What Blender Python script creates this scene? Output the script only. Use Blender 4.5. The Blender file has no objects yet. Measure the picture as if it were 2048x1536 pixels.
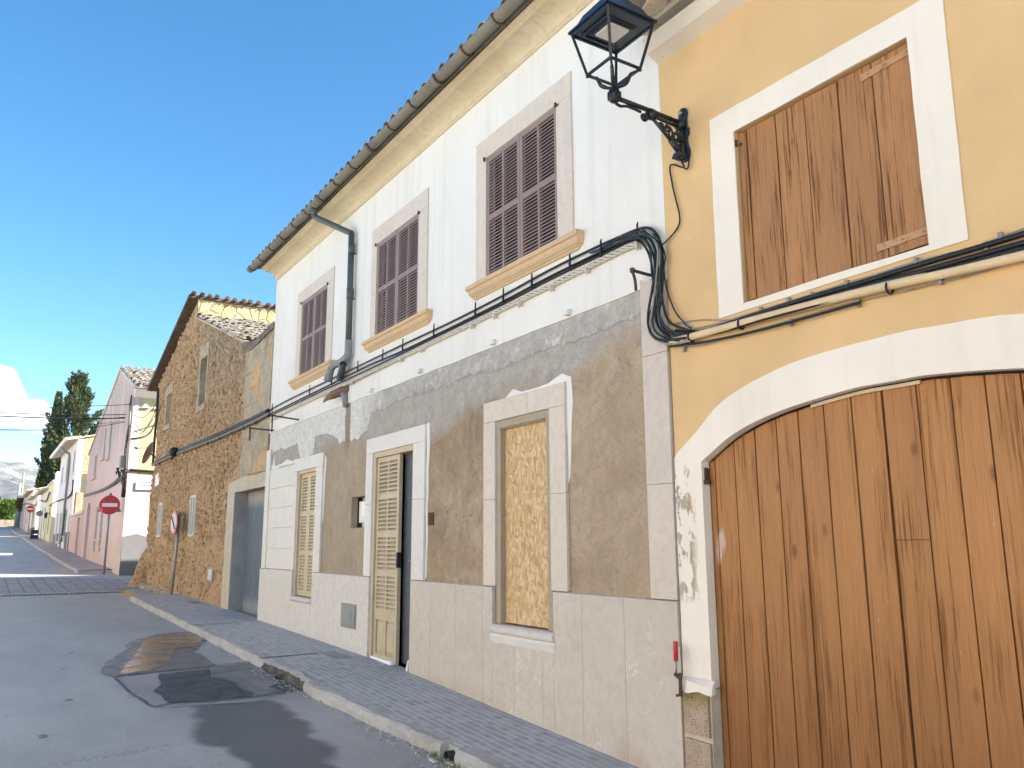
# Street of old Mediterranean houses: white house being renovated, ochre house with plank gate
HAZE = 0.00005
SKY_AIR, SKY_DUST, SKY_OZ, SKY_SAT, SKY_HUE, SKY_STR, CL = 1.0, .15, 2.5, 1.30, .494, .084, 9.0
SUN_STR, EXPO = 5.0, 1.72
import bpy, bmesh, math, random
from mathutils import Vector, Matrix, noise as mnoise
from mathutils.geometry import tessellate_polygon
random.seed(7)
R = math.radians
rnd = random.uniform
SC = bpy.context.scene
COL = SC.collection
# ---------------------------------------------------------------- camera (eye at the origin of heights, 4.2 m from the facades)
FPX, PITCH, YAW, ROLL, DIST = 1650.0, 0.190619, 0.566314, -0.005011, 4.2
fw = Vector((-math.cos(YAW) * math.cos(PITCH), math.sin(YAW) * math.cos(PITCH), math.sin(PITCH)))
r0 = fw.cross(Vector((0, 0, 1))).normalized(); u0 = r0.cross(fw)
cr = math.cos(ROLL) * r0 + math.sin(ROLL) * u0
cu = -math.sin(ROLL) * r0 + math.cos(ROLL) * u0
EYE = Vector((0, -DIST, 0))
def ray(x, y): return fw * FPX + cr * (x - 1024) - cu * (y - 768)
def F(x, y, off=0.0):                      # photo measurement -> (X, Z) on the facade plane y = off
    d = ray(x, y); t = (DIST + off) / d.y
    return d.x * t, d.z * t
def PX(x, y, X0):                          # photo measurement -> point on the plane x = X0
    d = ray(x, y); t = X0 / d.x
    return Vector((X0, d.y * t - DIST, d.z * t))
# ---------------------------------------------------------------- ground profile along the street
GX = [-600, -134, -103, -79, -63, -48.6, -44.75, -32.2, -26.5, -14.7, -9.94, -8.77, -4.86, 0, 8, 60]
GZ = [6.0, 2.66, 1.42, .61, .03, -.40, -.57, -.9, -1.07, -1.27, -1.36, -1.394, -1.592, -1.82, -2.15, -3.2]
def gl(x):
    if x <= GX[0]: return GZ[0]
    for i in range(len(GX) - 1):
        if x <= GX[i + 1]:
            return GZ[i] + (GZ[i + 1] - GZ[i]) * (x - GX[i]) / (GX[i + 1] - GX[i])
    return GZ[-1]
def gz(x): return sum(gl(x + d) * w for d, w in ((-1, .2), (-.5, .2), (0, .2), (.5, .2), (1, .2)))
def kerb_y(x):
    pts = [(-60, -1.05), (-20, -1.1), (-14, -1.15), (-8.7, -1.19), (-7.3, -1.09), (-6.1, -.97), (-4.5, -.9), (0, -.8), (8, -.8)]
    if x <= pts[0][0]: return pts[0][1]
    for (a, b), (c, d) in zip(pts, pts[1:]):
        if x <= c: return b + (d - b) * (x - a) / (c - a)
    return pts[-1][1]
def road_z(x, y=-3): return gz(x) - .125 - .012 * max(0, -y - 1.1) * 0
# ---------------------------------------------------------------- objects
ORG = {}
def org(o): return ORG.get(o.name, Vector((0, 0, 0))) if o else Vector((0, 0, 0))
def tag(o, label=None, cat=None, group=None, kind=None):
    if label: o['label'] = label
    if cat: o['category'] = cat
    if group: o['group'] = group
    if kind: o['kind'] = kind
    return o
def thing(name, label, cat, loc=(0, 0, 0), group=None):
    o = bpy.data.objects.new(name, None); COL.objects.link(o)
    o.empty_display_size = .2
    o.location = loc; ORG[o.name] = Vector(loc)
    return tag(o, label, cat, group)
class MB:
    def __init__(s): s.v = []; s.f = []; s.sm = []
    def add(s, vs, fs, smooth=False):
        n = len(s.v); s.v += [tuple(v) for v in vs]
        for f in fs: s.f.append(tuple(n + i for i in f)); s.sm.append(smooth)
        return s
    def box(s, x0, x1, y0, y1, z0, z1):
        return s.add([(x0, y0, z0), (x1, y0, z0), (x1, y1, z0), (x0, y1, z0), (x0, y0, z1), (x1, y0, z1), (x1, y1, z1), (x0, y1, z1)],
                     [(0, 3, 2, 1), (4, 5, 6, 7), (0, 1, 5, 4), (1, 2, 6, 5), (2, 3, 7, 6), (3, 0, 4, 7)])
    def hexa(s, a, b):                     # two quads (4 points each) joined
        return s.add(list(a) + list(b), [(0, 3, 2, 1), (4, 5, 6, 7), (0, 1, 5, 4), (1, 2, 6, 5), (2, 3, 7, 6), (3, 0, 4, 7)])
    def slab(s, poly, y0, y1, holes=()):   # XZ outline with holes, from y0 (front) to y1
        loops = [list(poly)] + [list(h) for h in holes]
        flat = [p for l in loops for p in l]; n = len(flat)
        tris = tessellate_polygon([[Vector((p[0], p[1], 0)) for p in l] for l in loops])
        vs = [(p[0], y0, p[1]) for p in flat] + [(p[0], y1, p[1]) for p in flat]
        fs = []
        for t in tris: fs.append(tuple(t)); fs.append(tuple(n + i for i in reversed(t)))
        k = 0
        for l in loops:
            m = len(l)
            for i in range(m):
                a, b = k + i, k + (i + 1) % m
                fs.append((a, b, n + b, n + a))
            k += m
        return s.add(vs, fs)
    def extr(s, prof, x0, x1, smooth=False):  # YZ profile swept along X
        n = len(prof)
        vs = [(x0, p[0], p[1]) for p in prof] + [(x1, p[0], p[1]) for p in prof]
        fs = [(i, (i + 1) % n, n + (i + 1) % n, n + i) for i in range(n)]
        s.add(vs, fs, smooth)
        for off in (0, n):
            tr = tessellate_polygon([[Vector((p[0], p[1], 0)) for p in prof]])
            s.add(vs[off:off + n], [tuple(t) for t in tr])
        return s
    def tube(s, pts, r, n=8, cap=True, smooth=True):
        pts = [Vector(p) for p in pts]
        rr = r if isinstance(r, (list, tuple)) else [r] * len(pts)
        vs = []; fs = []; up = None
        for i, p in enumerate(pts):
            t = (pts[min(i + 1, len(pts) - 1)] - pts[max(i - 1, 0)])
            if t.length < 1e-9: t = Vector((0, 0, 1))
            t.normalize()
            if up is None: up = t.orthogonal().normalized()
            up = (up - t * up.dot(t))
            up = up.normalized() if up.length > 1e-6 else t.orthogonal().normalized()
            b = t.cross(up)
            for k in range(n):
                a = 2 * math.pi * k / n
                vs.append(p + (up * math.cos(a) + b * math.sin(a)) * rr[i])
        for i in range(len(pts) - 1):
            for k in range(n):
                a, c = i * n + k, i * n + (k + 1) % n
                fs.append((a, c, c + n, a + n))
        if cap: fs.append(tuple(reversed(range(n)))); fs.append(tuple(range((len(pts) - 1) * n, len(pts) * n)))
        return s.add(vs, fs, smooth)
    def bar(s, a, b, w, h=None):           # rectangular bar
        h = h or w; a = Vector(a); b = Vector(b); t = (b - a).normalized()
        sd = t.cross(Vector((0, 0, 1)))
        sd = sd.normalized() if sd.length > 1e-4 else Vector((1, 0, 0))
        up = sd.cross(t)
        q = lambda p: [p - sd * w / 2 - up * h / 2, p + sd * w / 2 - up * h / 2, p + sd * w / 2 + up * h / 2, p - sd * w / 2 + up * h / 2]
        return s.hexa(q(a), q(b))
    def lathe(s, prof, c, n=16, axis='Z'):
        c = Vector(c); vs = []; fs = []
        for r, h in prof:
            for k in range(n):
                a = 2 * math.pi * k / n
                p = Vector((r * math.cos(a), r * math.sin(a), h))
                if axis == 'Y': p = Vector((p.x, -p.z, p.y))
                if axis == 'X': p = Vector((p.z, p.x, p.y))
                vs.append(c + p)
        for i in range(len(prof) - 1):
            for k in range(n):
                a, b = i * n + k, i * n + (k + 1) % n
                fs.append((a, b, b + n, a + n))
        fs.append(tuple(reversed(range(n)))); fs.append(tuple(range((len(prof) - 1) * n, len(prof) * n)))
        return s.add(vs, fs, True)
    def build(s, name, mat, parent=None, bevel=0, seg=2, recalc=True, loc=None):
        o_ = org(parent)
        if parent is None and loc is not None: o_ = Vector(loc)
        me = bpy.data.meshes.new(name)
        me.from_pydata([(v[0] - o_.x, v[1] - o_.y, v[2] - o_.z) for v in s.v], [], s.f)
        me.polygons.foreach_set('use_smooth', s.sm)
        if recalc:
            bm = bmesh.new(); bm.from_mesh(me); bmesh.ops.recalc_face_normals(bm, faces=bm.faces); bm.to_mesh(me); bm.free()
        me.update()
        for m in (mat if isinstance(mat, (list, tuple)) else [mat]): me.materials.append(m)
        o = bpy.data.objects.new(name, me); COL.objects.link(o)
        if parent: o.parent = parent
        else: o.location = o_
        ORG[o.name] = o_
        if bevel:
            b = o.modifiers.new('bevel', 'BEVEL'); b.width = bevel; b.segments = seg; b.limit_method = 'ANGLE'; b.angle_limit = R(40)
            b.harden_normals = False
        return o
def rect(x0, x1, z0, z1): return [(x0, z0), (x1, z0), (x1, z1), (x0, z1)]
def rough_line(pts, step=.12, amp=.012, seed=0):   # ragged polyline
    out = []
    for (a, b), (c, d) in zip(pts, pts[1:]):
        n = max(1, int(math.hypot(c - a, d - b) / step))
        for i in range(n):
            t = i / n; x, z = a + (c - a) * t, b + (d - b) * t
            v = mnoise.noise_vector(Vector((x * 3.1 + seed, z * 3.1, seed * 1.7)))
            out.append((x + v.x * amp, z + v.y * amp) if i or out else (x, z))
    out.append(pts[-1]); return out
def curve(pts, n=6):                       # Catmull-Rom through 3-D points
    P = [Vector(p) for p in pts]; P = [P[0] * 2 - P[1]] + P + [P[-1] * 2 - P[-2]]
    out = []
    for i in range(1, len(P) - 2):
        for k in range(n):
            t = k / n; a, b, c, d = P[i - 1], P[i], P[i + 1], P[i + 2]
            out.append(.5 * ((2 * b) + (c - a) * t + (2 * a - 5 * b + 4 * c - d) * t * t + (3 * b - a - 3 * c + d) * t ** 3))
    out.append(P[-2]); return out
def copy_tree(o, parent=None):
    c = o.copy(); COL.objects.link(c); c.parent = parent
    for ch in list(o.children): copy_tree(ch, c)
    return c
# ---------------------------------------------------------------- procedural materials
class G:
    def __init__(s, name, rough=.85, spec=.25, metal=0.0):
        s.mat = bpy.data.materials.new(name); s.mat.use_nodes = True
        s.t = s.mat.node_tree; s.t.nodes.clear()
        s.p = s.t.nodes.new('ShaderNodeBsdfPrincipled'); s.o = s.t.nodes.new('ShaderNodeOutputMaterial')
        s.t.links.new(s.p.outputs[0], s.o.inputs[0])
        s.p.inputs['Roughness'].default_value = rough; s.p.inputs['Specular IOR Level'].default_value = spec; s.p.inputs['Metallic'].default_value = metal
        s.geo = s.t.nodes.new('ShaderNodeNewGeometry'); s.pos = s.geo.outputs['Position']; s.isl = s.geo.outputs['Random Per Island']
        s._xyz = None
    def put(s, sock, v):
        if isinstance(v, bpy.types.NodeSocket): s.t.links.new(v, sock)
        elif isinstance(v, (tuple, list)) and len(v) == 3 and sock.type == 'RGBA': sock.default_value = (*v, 1)
        else: sock.default_value = v
    def node(s, t, ins=None, **pr):
        n = s.t.nodes.new(t)
        for k, v in pr.items(): setattr(n, k, v)
        for k, v in (ins or {}).items(): s.put(n.inputs[k], v)
        return n
    def vec(s, sc, off=None):
        v = s.node('ShaderNodeVectorMath', {0: s.pos, 1: sc}, operation='MULTIPLY').outputs[0]
        if off is not None: v = s.node('ShaderNodeVectorMath', {0: v, 1: off}, operation='ADD').outputs[0]
        return v
    def isl_vec(s, sc):                    # position shifted by the piece's own random number
        o = s.node('ShaderNodeVectorMath', {0: s.isl, 1: (37, 19, 53)}, operation='MULTIPLY').outputs[0]
        return s.node('ShaderNodeVectorMath', {0: s.vec(sc), 1: o}, operation='ADD').outputs[0]
    def noise(s, scale=5, detail=4, rough=.55, vec=None, dist=0, sc=None, col=False):
        n = s.node('ShaderNodeTexNoise', {'Vector': vec if vec is not None else (s.vec(sc) if sc else s.pos), 'Scale': scale, 'Detail': detail, 'Roughness': rough, 'Distortion': dist})
        return n.outputs['Color' if col else 'Fac']
    def vor(s, scale=5, feature='F1', out='Distance', vec=None, sc=None, rand=1.0):
        n = s.node('ShaderNodeTexVoronoi', {'Vector': vec if vec is not None else (s.vec(sc) if sc else s.pos), 'Scale': scale, 'Randomness': rand}, feature=feature)
        return n.outputs[out]
    def ramp(s, f, stops, interp='LINEAR'):
        n = s.node('ShaderNodeValToRGB', {'Fac': f}); n.color_ramp.interpolation = interp; e = n.color_ramp.elements
        while len(e) < len(stops): e.new(.5)
        for k, (p, c) in enumerate(stops):
            e[k].position = p; e[k].color = (*c, 1) if isinstance(c, (tuple, list)) else (c, c, c, 1)
        return n.outputs['Color']
    def mix(s, f, a, b, blend='MIX'):
        n = s.node('ShaderNodeMix', data_type='RGBA', blend_type=blend)
        s.put(n.inputs[0], f); s.put(n.inputs[6], a); s.put(n.inputs[7], b); return n.outputs[2]
    def m(s, op, a, b=0.0, c=None, clamp=False):
        n = s.node('ShaderNodeMath', operation=op, use_clamp=clamp); s.put(n.inputs[0], a); s.put(n.inputs[1], b)
        if c is not None: s.put(n.inputs[2], c)
        return n.outputs[0]
    def mr(s, v, a, b, c=0.0, d=1.0, smooth=False):
        n = s.node('ShaderNodeMapRange', {'Value': v, 'From Min': a, 'From Max': b, 'To Min': c, 'To Max': d}, interpolation_type='SMOOTHSTEP' if smooth else 'LINEAR')
        return n.outputs[0]
    @property
    def xyz(s):
        if s._xyz is None: s._xyz = s.node('ShaderNodeSeparateXYZ', {0: s.pos})
        return s._xyz.outputs
    def bump(s, h, st=.5, d=.01, nrm=None):
        n = s.node('ShaderNodeBump', {'Height': h, 'Strength': st, 'Distance': d})
        if nrm is not None: s.put(n.inputs['Normal'], nrm)
        return n.outputs[0]
    def done(s, col=None, rough=None, nrm=None):
        if col is not None: s.put(s.p.inputs['Base Color'], col)
        if rough is not None: s.put(s.p.inputs['Roughness'], rough)
        if nrm is not None: s.put(s.p.inputs['Normal'], nrm)
        return s.mat
M = {}
def band(g, v, a, b, soft=.02):            # 1 between a and b
    return g.m('MULTIPLY', g.mr(v, a - soft, a + soft), g.mr(v, b - soft, b + soft, 1, 0))
def plaster(name, base, var=.06, tint=(.55, .48, .38), streak=.25, bumpd=.003, grain=60, stain=.25, crack=0.0, chips=False, peel=False, top=0):
    g = G(name, .92, .15)
    big = g.noise(.9, 5, .6); fine = g.noise(grain, 3, .6)
    st = g.noise(1.0, 5, .65, sc=(5, 5, .35))
    c = g.mix(g.mr(big, .35, .7), tuple(x * (1 - var) for x in base), tuple(min(1, x * (1 + var)) for x in base))
    c = g.mix(g.m('MULTIPLY', g.mr(st, .52, .8), streak), c, tint)
    sp = g.mr(g.noise(3.2, 6, .7), .60, .78)
    c = g.mix(g.m('MULTIPLY', sp, stain), c, tint)
    pit = g.mr(g.vor(9, 'F1', 'Distance'), .03, .06, 1, 0)
    pit = g.m('MULTIPLY', pit, g.mr(g.noise(1.7, 2), .55, .62))
    c = g.mix(g.m('MULTIPLY', pit, .5), c, (.12, .1, .08))
    h = g.m('ADD', g.m('MULTIPLY', fine, .35), g.m('MULTIPLY', g.noise(6, 4), 1.2))
    if crack > 0:
        e = g.vor(1.1, 'DISTANCE_TO_EDGE', 'Distance', vec=g.node('ShaderNodeVectorMath', {0: g.pos, 1: g.node('ShaderNodeVectorMath', {0: g.noise(3, 4, .6, col=True), 1: (.6, .6, .6)}, operation='MULTIPLY').outputs[0]}, operation='ADD').outputs[0])
        cm = g.m('MULTIPLY', g.mr(e, .0, .006, 1, 0), g.mr(g.noise(.8, 2), .5, .6))
        c = g.mix(g.m('MULTIPLY', cm, crack), c, (.14, .1, .07)); h = g.m('SUBTRACT', h, g.m('MULTIPLY', cm, 2))
    if top:                                # rain-washed grey streaks below the gable
        tz = g.m('MULTIPLY', g.mr(g.m('ADD', g.xyz[2], g.m('MULTIPLY', big, 1.6)), 3.9, 5.6), g.mr(g.noise(1, 6, .7, sc=(3.2, 3.2, .3)), .40, .56))
        c = g.mix(g.m('MULTIPLY', tz, top), c, (.36, .31, .285))
    if chips:                              # flakes and filled fixings near the house corner
        X, Y, Z = g.xyz; near = g.m('MULTIPLY', g.mr(X, -3.95, -4.1), g.m('MULTIPLY', g.mr(Z, .2, .6), g.mr(Z, 3.0, 2.7)))
        ch = g.m('MULTIPLY', g.mr(g.m('ADD', g.vor(7.5, sc=(1, 1, .55)), g.m('MULTIPLY', g.noise(30, 3), .12)), .17, .19, 1, 0), near)
        ch = g.m('MULTIPLY', ch, g.m('GREATER_THAN', g.noise(2.6, 2), .48)); c = g.mix(g.m('MULTIPLY', ch, .85), c, (.74, .68, .60)); h = g.m('SUBTRACT', h, ch)
    if peel:                               # paint gone from the left gate jamb
        X, Y, Z = g.xyz; zone = g.m('MULTIPLY', g.mr(X, -4.2, -4.27), g.m('MULTIPLY', g.mr(Z, -.42, -.34), g.mr(Z, .55, .46)))
        pn = g.noise(1, 6, .68, sc=(11, 11, 5)); pe = g.m('MULTIPLY', g.mr(pn, .515, .53), zone)
        c = g.mix(g.m('MULTIPLY', pe, .92), c, g.mix(g.mr(g.noise(9, 4), .4, .6), (.42, .37, .31), (.40, .27, .16))); h = g.m('SUBTRACT', h, g.m('MULTIPLY', pe, 1.5))
    M[name] = g.done(c, None, g.bump(h, .6, bumpd)); return g
plaster('white_plaster', (.785, .755, .70), .04, (.50, .455, .385), .42, .003, 55, .22)
plaster('ochre_plaster', (.69, .465, .235), .11, (.60, .44, .28), .28, .004, 70, .35, .0, chips=True)
plaster('trim_plaster', (.82, .745, .645), .05, (.55, .44, .33), .28, .004, 50, .35, 0, peel=True)
plaster('eave_plaster', (.74, .66, .55), .08, (.48, .38, .28), .2, .006, 30, .5)
plaster('pink_plaster', (.69, .53, .475), .07, (.40, .33, .30), .6, .006, 25, .45, top=.75)
plaster('cream_plaster', (.74, .66, .44), .05, (.55, .47, .3), .15, .004, 40, .2)
plaster('pale_yellow_plaster', (.50, .43, .255), .05, (.40, .33, .2), .15, .004, 40, .2)
plaster('far_white_plaster', (.76, .74, .70), .05, (.5, .46, .4), .25, .004, 30, .2)
plaster('grey_dado', (.19, .185, .19), .1, (.18, .17, .17), .3, .004, 40, .5)
plaster('peach_plaster', (.66, .505, .42), .07, (.5, .4, .32), .3, .004, 30, .4)

def stone(name, base, alt, vein=.5, scale=1.0, stain=None):
    g = G(name, .72, .3)
    v = g.isl_vec((1, 1, 1))
    big = g.noise(1.6 * scale, 6, .62, vec=v, dist=.6); mid = g.noise(14, 5, .65, vec=v); fine = g.noise(160, 2, .6)
    c = g.mix(g.mr(big, .35, .68), base, alt)
    c = g.mix(g.mr(mid, .45, .7, 0, .5), c, tuple(x * .8 for x in base)); c = g.mix(g.mr(g.noise(3.5, 6, .7, vec=v), .52, .7, 0, .5), c, (base[0] * .86, base[1] * .88, base[2] * .93))
    c = g.mix(g.m('MULTIPLY', g.isl, .22), c, tuple(x * .78 for x in alt))
    st = g.noise(1, 4, .6, vec=g.isl_vec((7, 7, .5)))
    c = g.mix(g.mr(st, .55, .8, 0, .3), c, tuple(min(1, x * 1.18) for x in base))
    if vein:
        w = g.node('ShaderNodeTexNoise', {'Vector': v, 'Scale': 2.2, 'Detail': 6, 'Roughness': .6, 'Distortion': 1.2}).outputs['Fac']
        vm = g.m('MULTIPLY', g.mr(g.m('ABSOLUTE', g.m('SUBTRACT', w, .5)), 0, .009, 1, 0), g.mr(g.noise(.9, 2, vec=v), .50, .58))
        c = g.mix(g.m('MULTIPLY', vm, vein), c, (.78, .7, .6))
    if stain:
        c = g.mix(g.mr(g.xyz[0], -8.6, -9.6, 0, .6), c, g.mix(g.mr(mid, .4, .65), (.72, .69, .65), (.62, .595, .565)))
        zz = g.m('ADD', g.xyz[2], g.m('MULTIPLY', g.noise(1.6, 5, .7), .45))
        low = g.mr(zz, -1.35, -1.02, 1, 0)
        low = g.m('MULTIPLY', low, g.mr(g.noise(1.1, 4, .6), .45, .62))
        c = g.mix(g.m('MULTIPLY', low, .55), c, stain)
    h = g.m('ADD', g.m('MULTIPLY', fine, .25), g.m('MULTIPLY', g.noise(9, 5), 1))
    M[name] = g.done(c, None, g.bump(h, .4, .003))
stone('plinth_stone', (.555, .485, .41), (.61, .545, .47), .75, stain=(.36, .24, .15))
stone('ashlar_stone', (.76, .725, .67), (.71, .68, .63), .15)
stone('surround_stone', (.66, .575, .48), (.70, .61, .515), .1)
stone('pilaster_stone', (.61, .52, .45), (.65, .56, .49), .1)
stone('sill_stone', (.66, .46, .26), (.60, .43, .27), 0)
stone('cornice_stone', (.58, .48, .31), (.66, .57, .40), 0, .7)
stone('sill_white', (.62, .57, .52), (.66, .62, .58), .1)

def facade_render():
    g = G('facade_render', .95, .12)
    X, Y, Z = g.xyz
    n1 = g.noise(1.3, 6, .65); n2 = g.noise(7, 6, .7); n3 = g.noise(38, 4, .65); vs = g.noise(1, 6, .7, sc=(9, 9, .8))
    wob = g.m('ADD', g.m('MULTIPLY', g.m('SUBTRACT', n2, .5), .16), g.m('MULTIPLY', g.m('SUBTRACT', n1, .5), .22))
    zz = g.m('ADD', Z, wob)
    # lower limit of the coarse band, and of the grey mortar, along the wall
    t = g.mr(X, -14.7, -4.6)
    def hts(pts): return g.m('MULTIPLY', g.ramp(t, [((x + 14.7) / 10.1, h / 2.2) for x, h in pts]), 2.2)
    b1 = hts([(-14.6, 1.60), (-13.1, 1.58), (-12.98, 1.36), (-12.35, 1.36), (-12.3, 1.60), (-11.7, 1.62), (-11.25, 1.42), (-10.6, 1.40), (-10.2, 1.47), (-10.12, 1.70), (-8.6, 1.73), (-7, 1.72), (-5.7, 1.74), (-4.6, 1.76)])
    b2 = hts([(-14.6, 1.22), (-12.2, 1.25), (-11.9, 1.42), (-10.2, 1.42), (-10.1, 1.30), (-8.5, 1.28), (-8.3, 1.15), (-7.6, 1.35), (-6.8, 1.42), (-5.6, 1.42), (-5.2, 1.62), (-4.6, 1.66)])
    up = g.mr(g.m('SUBTRACT', zz, b1), -.012, .012)
    mid = g.mr(g.m('SUBTRACT', zz, b2), -.10, .10)
    brown = g.ramp(n1, [(.28, (.26, .185, .115)), (.5, (.385, .285, .19)), (.68, (.49, .38, .265))])
    brown = g.mix(g.mr(vs, .5, .75, 0, .55), brown, (.48, .40, .31))
    brown = g.mix(g.mr(n2, .50, .68, 0, .62), brown, (.24, .18, .125)); brown = g.mix(g.mr(g.noise(2.4, 6, .72), .52, .66, 0, .55), brown, (.52, .425, .31)); brown = g.mix(g.mr(g.noise(85, 3, .7), .5, .68, 0, .5), brown, (.17, .125, .085))
    leftside = g.mr(X, -10.3, -9.8, 1, 0)
    brown = g.mix(g.m('MULTIPLY', leftside, .45), brown, (.42, .36, .28))
    right = g.mr(X, -5.9, -5.5)
    brown = g.mix(g.m('MULTIPLY', right, .35), brown, (.50, .40, .29))
    grey = g.ramp(n2, [(.3, (.34, .315, .275)), (.7, (.48, .45, .40))])
    grey = g.mix(g.mr(n1, .5, .7, 0, .5), grey, (.37, .32, .26))
    lw = g.mr(X, -10.6, -9.6, 1, 0)
    coarse = g.mix(g.mr(n2, .42, .62), (.40, .375, .335), (.50, .475, .43))
    wh = g.mix(g.mr(n2, .35, .6), (.60, .575, .53), (.72, .70, .65))
    coarse = g.mix(lw, coarse, wh)
    spl = g.mr(g.noise(4.2, 7, .75), .56, .64)
    coarse = g.mix(g.m('MULTIPLY', spl, .75), coarse, (.68, .65, .59))
    dots = g.m('MULTIPLY', g.mr(g.vor(13, sc=(1, 1, .7)), .10, .17, 1, 0), lw)
    coarse = g.mix(g.m('MULTIPLY', dots, .6), coarse, (.33, .31, .28))
    c = g.mix(mid, brown, grey); c = g.mix(up, c, coarse)
    # white drips and splashes near the stone trims, vertical pipe chase
    spl2 = g.m('MULTIPLY', g.mr(g.noise(11, 5, .7), .66, .74), g.mr(n1, .5, .62))
    c = g.mix(g.m('MULTIPLY', spl2, .6), c, (.62, .57, .50))
    cx = g.m('ADD', X, g.m('MULTIPLY', g.m('SUBTRACT', g.noise(3, 4), .5), .12))
    chase = g.m('MULTIPLY', band(g, cx, -11.03, -10.83, .012), g.mr(Z, 1.2, 1.35))
    c = g.mix(chase, c, g.mix(vs, (.24, .185, .135), (.36, .30, .235)))
    e = g.vor(2.1, 'DISTANCE_TO_EDGE', 'Distance', vec=g.node('ShaderNodeVectorMath', {0: g.pos, 1: g.node('ShaderNodeVectorMath', {0: g.noise(3, 5, .65, col=True), 1: (.7, .7, .7)}, operation='MULTIPLY').outputs[0]}, operation='ADD').outputs[0])
    cm = g.m('MULTIPLY', g.mr(e, 0, .006, 1, 0), g.m('MULTIPLY', g.mr(g.noise(1.2, 3), .56, .62), g.mr(Z, 1.6, 1.4)))
    c = g.mix(g.m('MULTIPLY', cm, .75), c, (.11, .075, .05))
    c = g.mix(g.mr(n3, .48, .72, 0, .36), c, (.18, .135, .10))
    h = g.m('ADD', g.m('MULTIPLY', n3, .5), g.m('MULTIPLY', n2, 1.0)); h = g.m('ADD', h, g.m('MULTIPLY', up, .9)); h = g.m('SUBTRACT', h, g.m('MULTIPLY', cm, .8))
    h = g.m('SUBTRACT', h, g.m('MULTIPLY', dots, .5)); h = g.m('SUBTRACT', h, chase)
    M['facade_render'] = g.done(c, None, g.bump(h, .9, .012))
facade_render()

def wood(name, paint, dark, worn=.5, sc=1.0):
    g = G(name, .58, .35)
    v = g.isl_vec((1, 1, 1)); 
    gr = g.noise(1, 6, .7, vec=g.isl_vec((75 * sc, 75 * sc, 1.3 * sc)), dist=.12); gr2 = g.noise(1, 4, .6, vec=g.isl_vec((210 * sc, 210 * sc, 3.2 * sc)))
    patch = g.noise(1, 4, .6, vec=g.isl_vec((7 * sc, 7 * sc, 1.1 * sc)))
    wear = g.m('MULTIPLY', g.mr(gr, .50, .60), g.mr(patch, .46, .60))
    wear = g.m('ADD', wear, g.m('MULTIPLY', g.mr(gr, .60, .70), .6), clamp=True)
    c = g.mix(g.m('MULTIPLY', g.isl, .5), paint, tuple(x * .66 for x in paint))
    c = g.mix(g.mr(g.noise(1, 3, .5, vec=g.isl_vec((2.5, 2.5, .5))), .35, .7, 0, .5), c, tuple(min(1, x * 1.22) for x in paint))
    c = g.mix(g.mr(gr2, .35, .75, 0, .42), c, dark)
    c = g.mix(g.m('MULTIPLY', wear, worn), c, dark)
    k = g.vor(1, 'F1', 'Distance', vec=g.isl_vec((4.2 * sc, 4.2 * sc, 1.9 * sc)))
    kn = g.mr(k, .04, .11, 1, 0)
    c = g.mix(g.m('MULTIPLY', kn, .6), c, tuple(x * .5 for x in dark))
    nail = g.mr(g.vor(9 * sc, sc=(1, 1, .45)), .035, .05, 1, 0)
    c = g.mix(g.m('MULTIPLY', nail, .35), c, (.55, .42, .3))
    if name == 'gate_wood':                # pale scuff on the first boards, darker towards the ground
        X, Y, Z = g.xyz; sx, sz = F(1441, 1092, .06)
        ex = g.m('DIVIDE', g.m('ADD', g.m('SUBTRACT', X, sx), g.m('MULTIPLY', g.m('SUBTRACT', Z, sz), -.18)), .05); ez = g.m('DIVIDE', g.m('SUBTRACT', Z, sz), .13)
        q = g.m('ADD', g.m('ADD', g.m('MULTIPLY', ex, ex), g.m('MULTIPLY', ez, ez)), g.m('MULTIPLY', g.m('SUBTRACT', g.noise(1, 4, .6, sc=(60, 60, 9)), .5), 2.6))
        c = g.mix(g.mr(q, .9, .3, 0, .55), c, (.66, .58, .52))
        lowg = g.m('MULTIPLY', g.mr(g.m('ADD', Z, g.m('MULTIPLY', g.noise(1, 5, .65, sc=(5, 5, .9)), 1.1)), .35, -.75), .5); c = g.mix(lowg, c, dark)
    h = g.m('SUBTRACT', g.m('ADD', g.m('MULTIPLY', gr2, .3), g.m('MULTIPLY', kn, .5)), g.m('ADD', g.m('MULTIPLY', wear, .8), g.m('MULTIPLY', gr, .6)))
    M[name] = g.done(c, g.mr(wear, 0, 1, .5, .85), g.bump(h, .8, .004))
wood('gate_wood', (.45, .20, .064), (.15, .057, .018), .66)
wood('shutter_wood', (.45, .215, .078), (.14, .056, .022), .95, 1.3)
wood('pole_wood', (.30, .25, .20), (.15, .12, .1), .6)

def paint(name, col, rough=.45, spec=.4, wear=None, metal=0, nz=.08):
    g = G(name, rough, spec, metal)
    c = g.mix(g.mr(g.noise(4, 5, .6), .35, .7), tuple(x * (1 - nz) for x in col), tuple(min(1, x * (1 + nz)) for x in col))
    if wear: c = g.mix(g.mr(g.noise(26, 6, .7), .58, .68, 0, .85), c, wear)
    M[name] = g.done(c, None, g.bump(g.noise(45, 4), .25, .002))
paint('mauve_paint', (.29, .205, .18), .5, .3)
paint('cream_paint', (.52, .425, .285), .5, .35)
paint('taupe_paint', (.36, .30, .215), .5, .3)
paint('grey_door_paint', (.105, .118, .138), .5, .3)
paint('green_paint', (.06, .14, .055), .5, .4)
paint('pale_green_paint', (.42, .50, .44), .55, .3)
paint('grey_wood_paint', (.42, .42, .44), .6, .3)
paint('black_iron', (.012, .014, .017), .42, .5, (.05, .035, .025))
paint('dark_blue_metal', (.012, .022, .038), .35, .5)
paint('black_cable', (.012, .013, .015), .5, .4)
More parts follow.
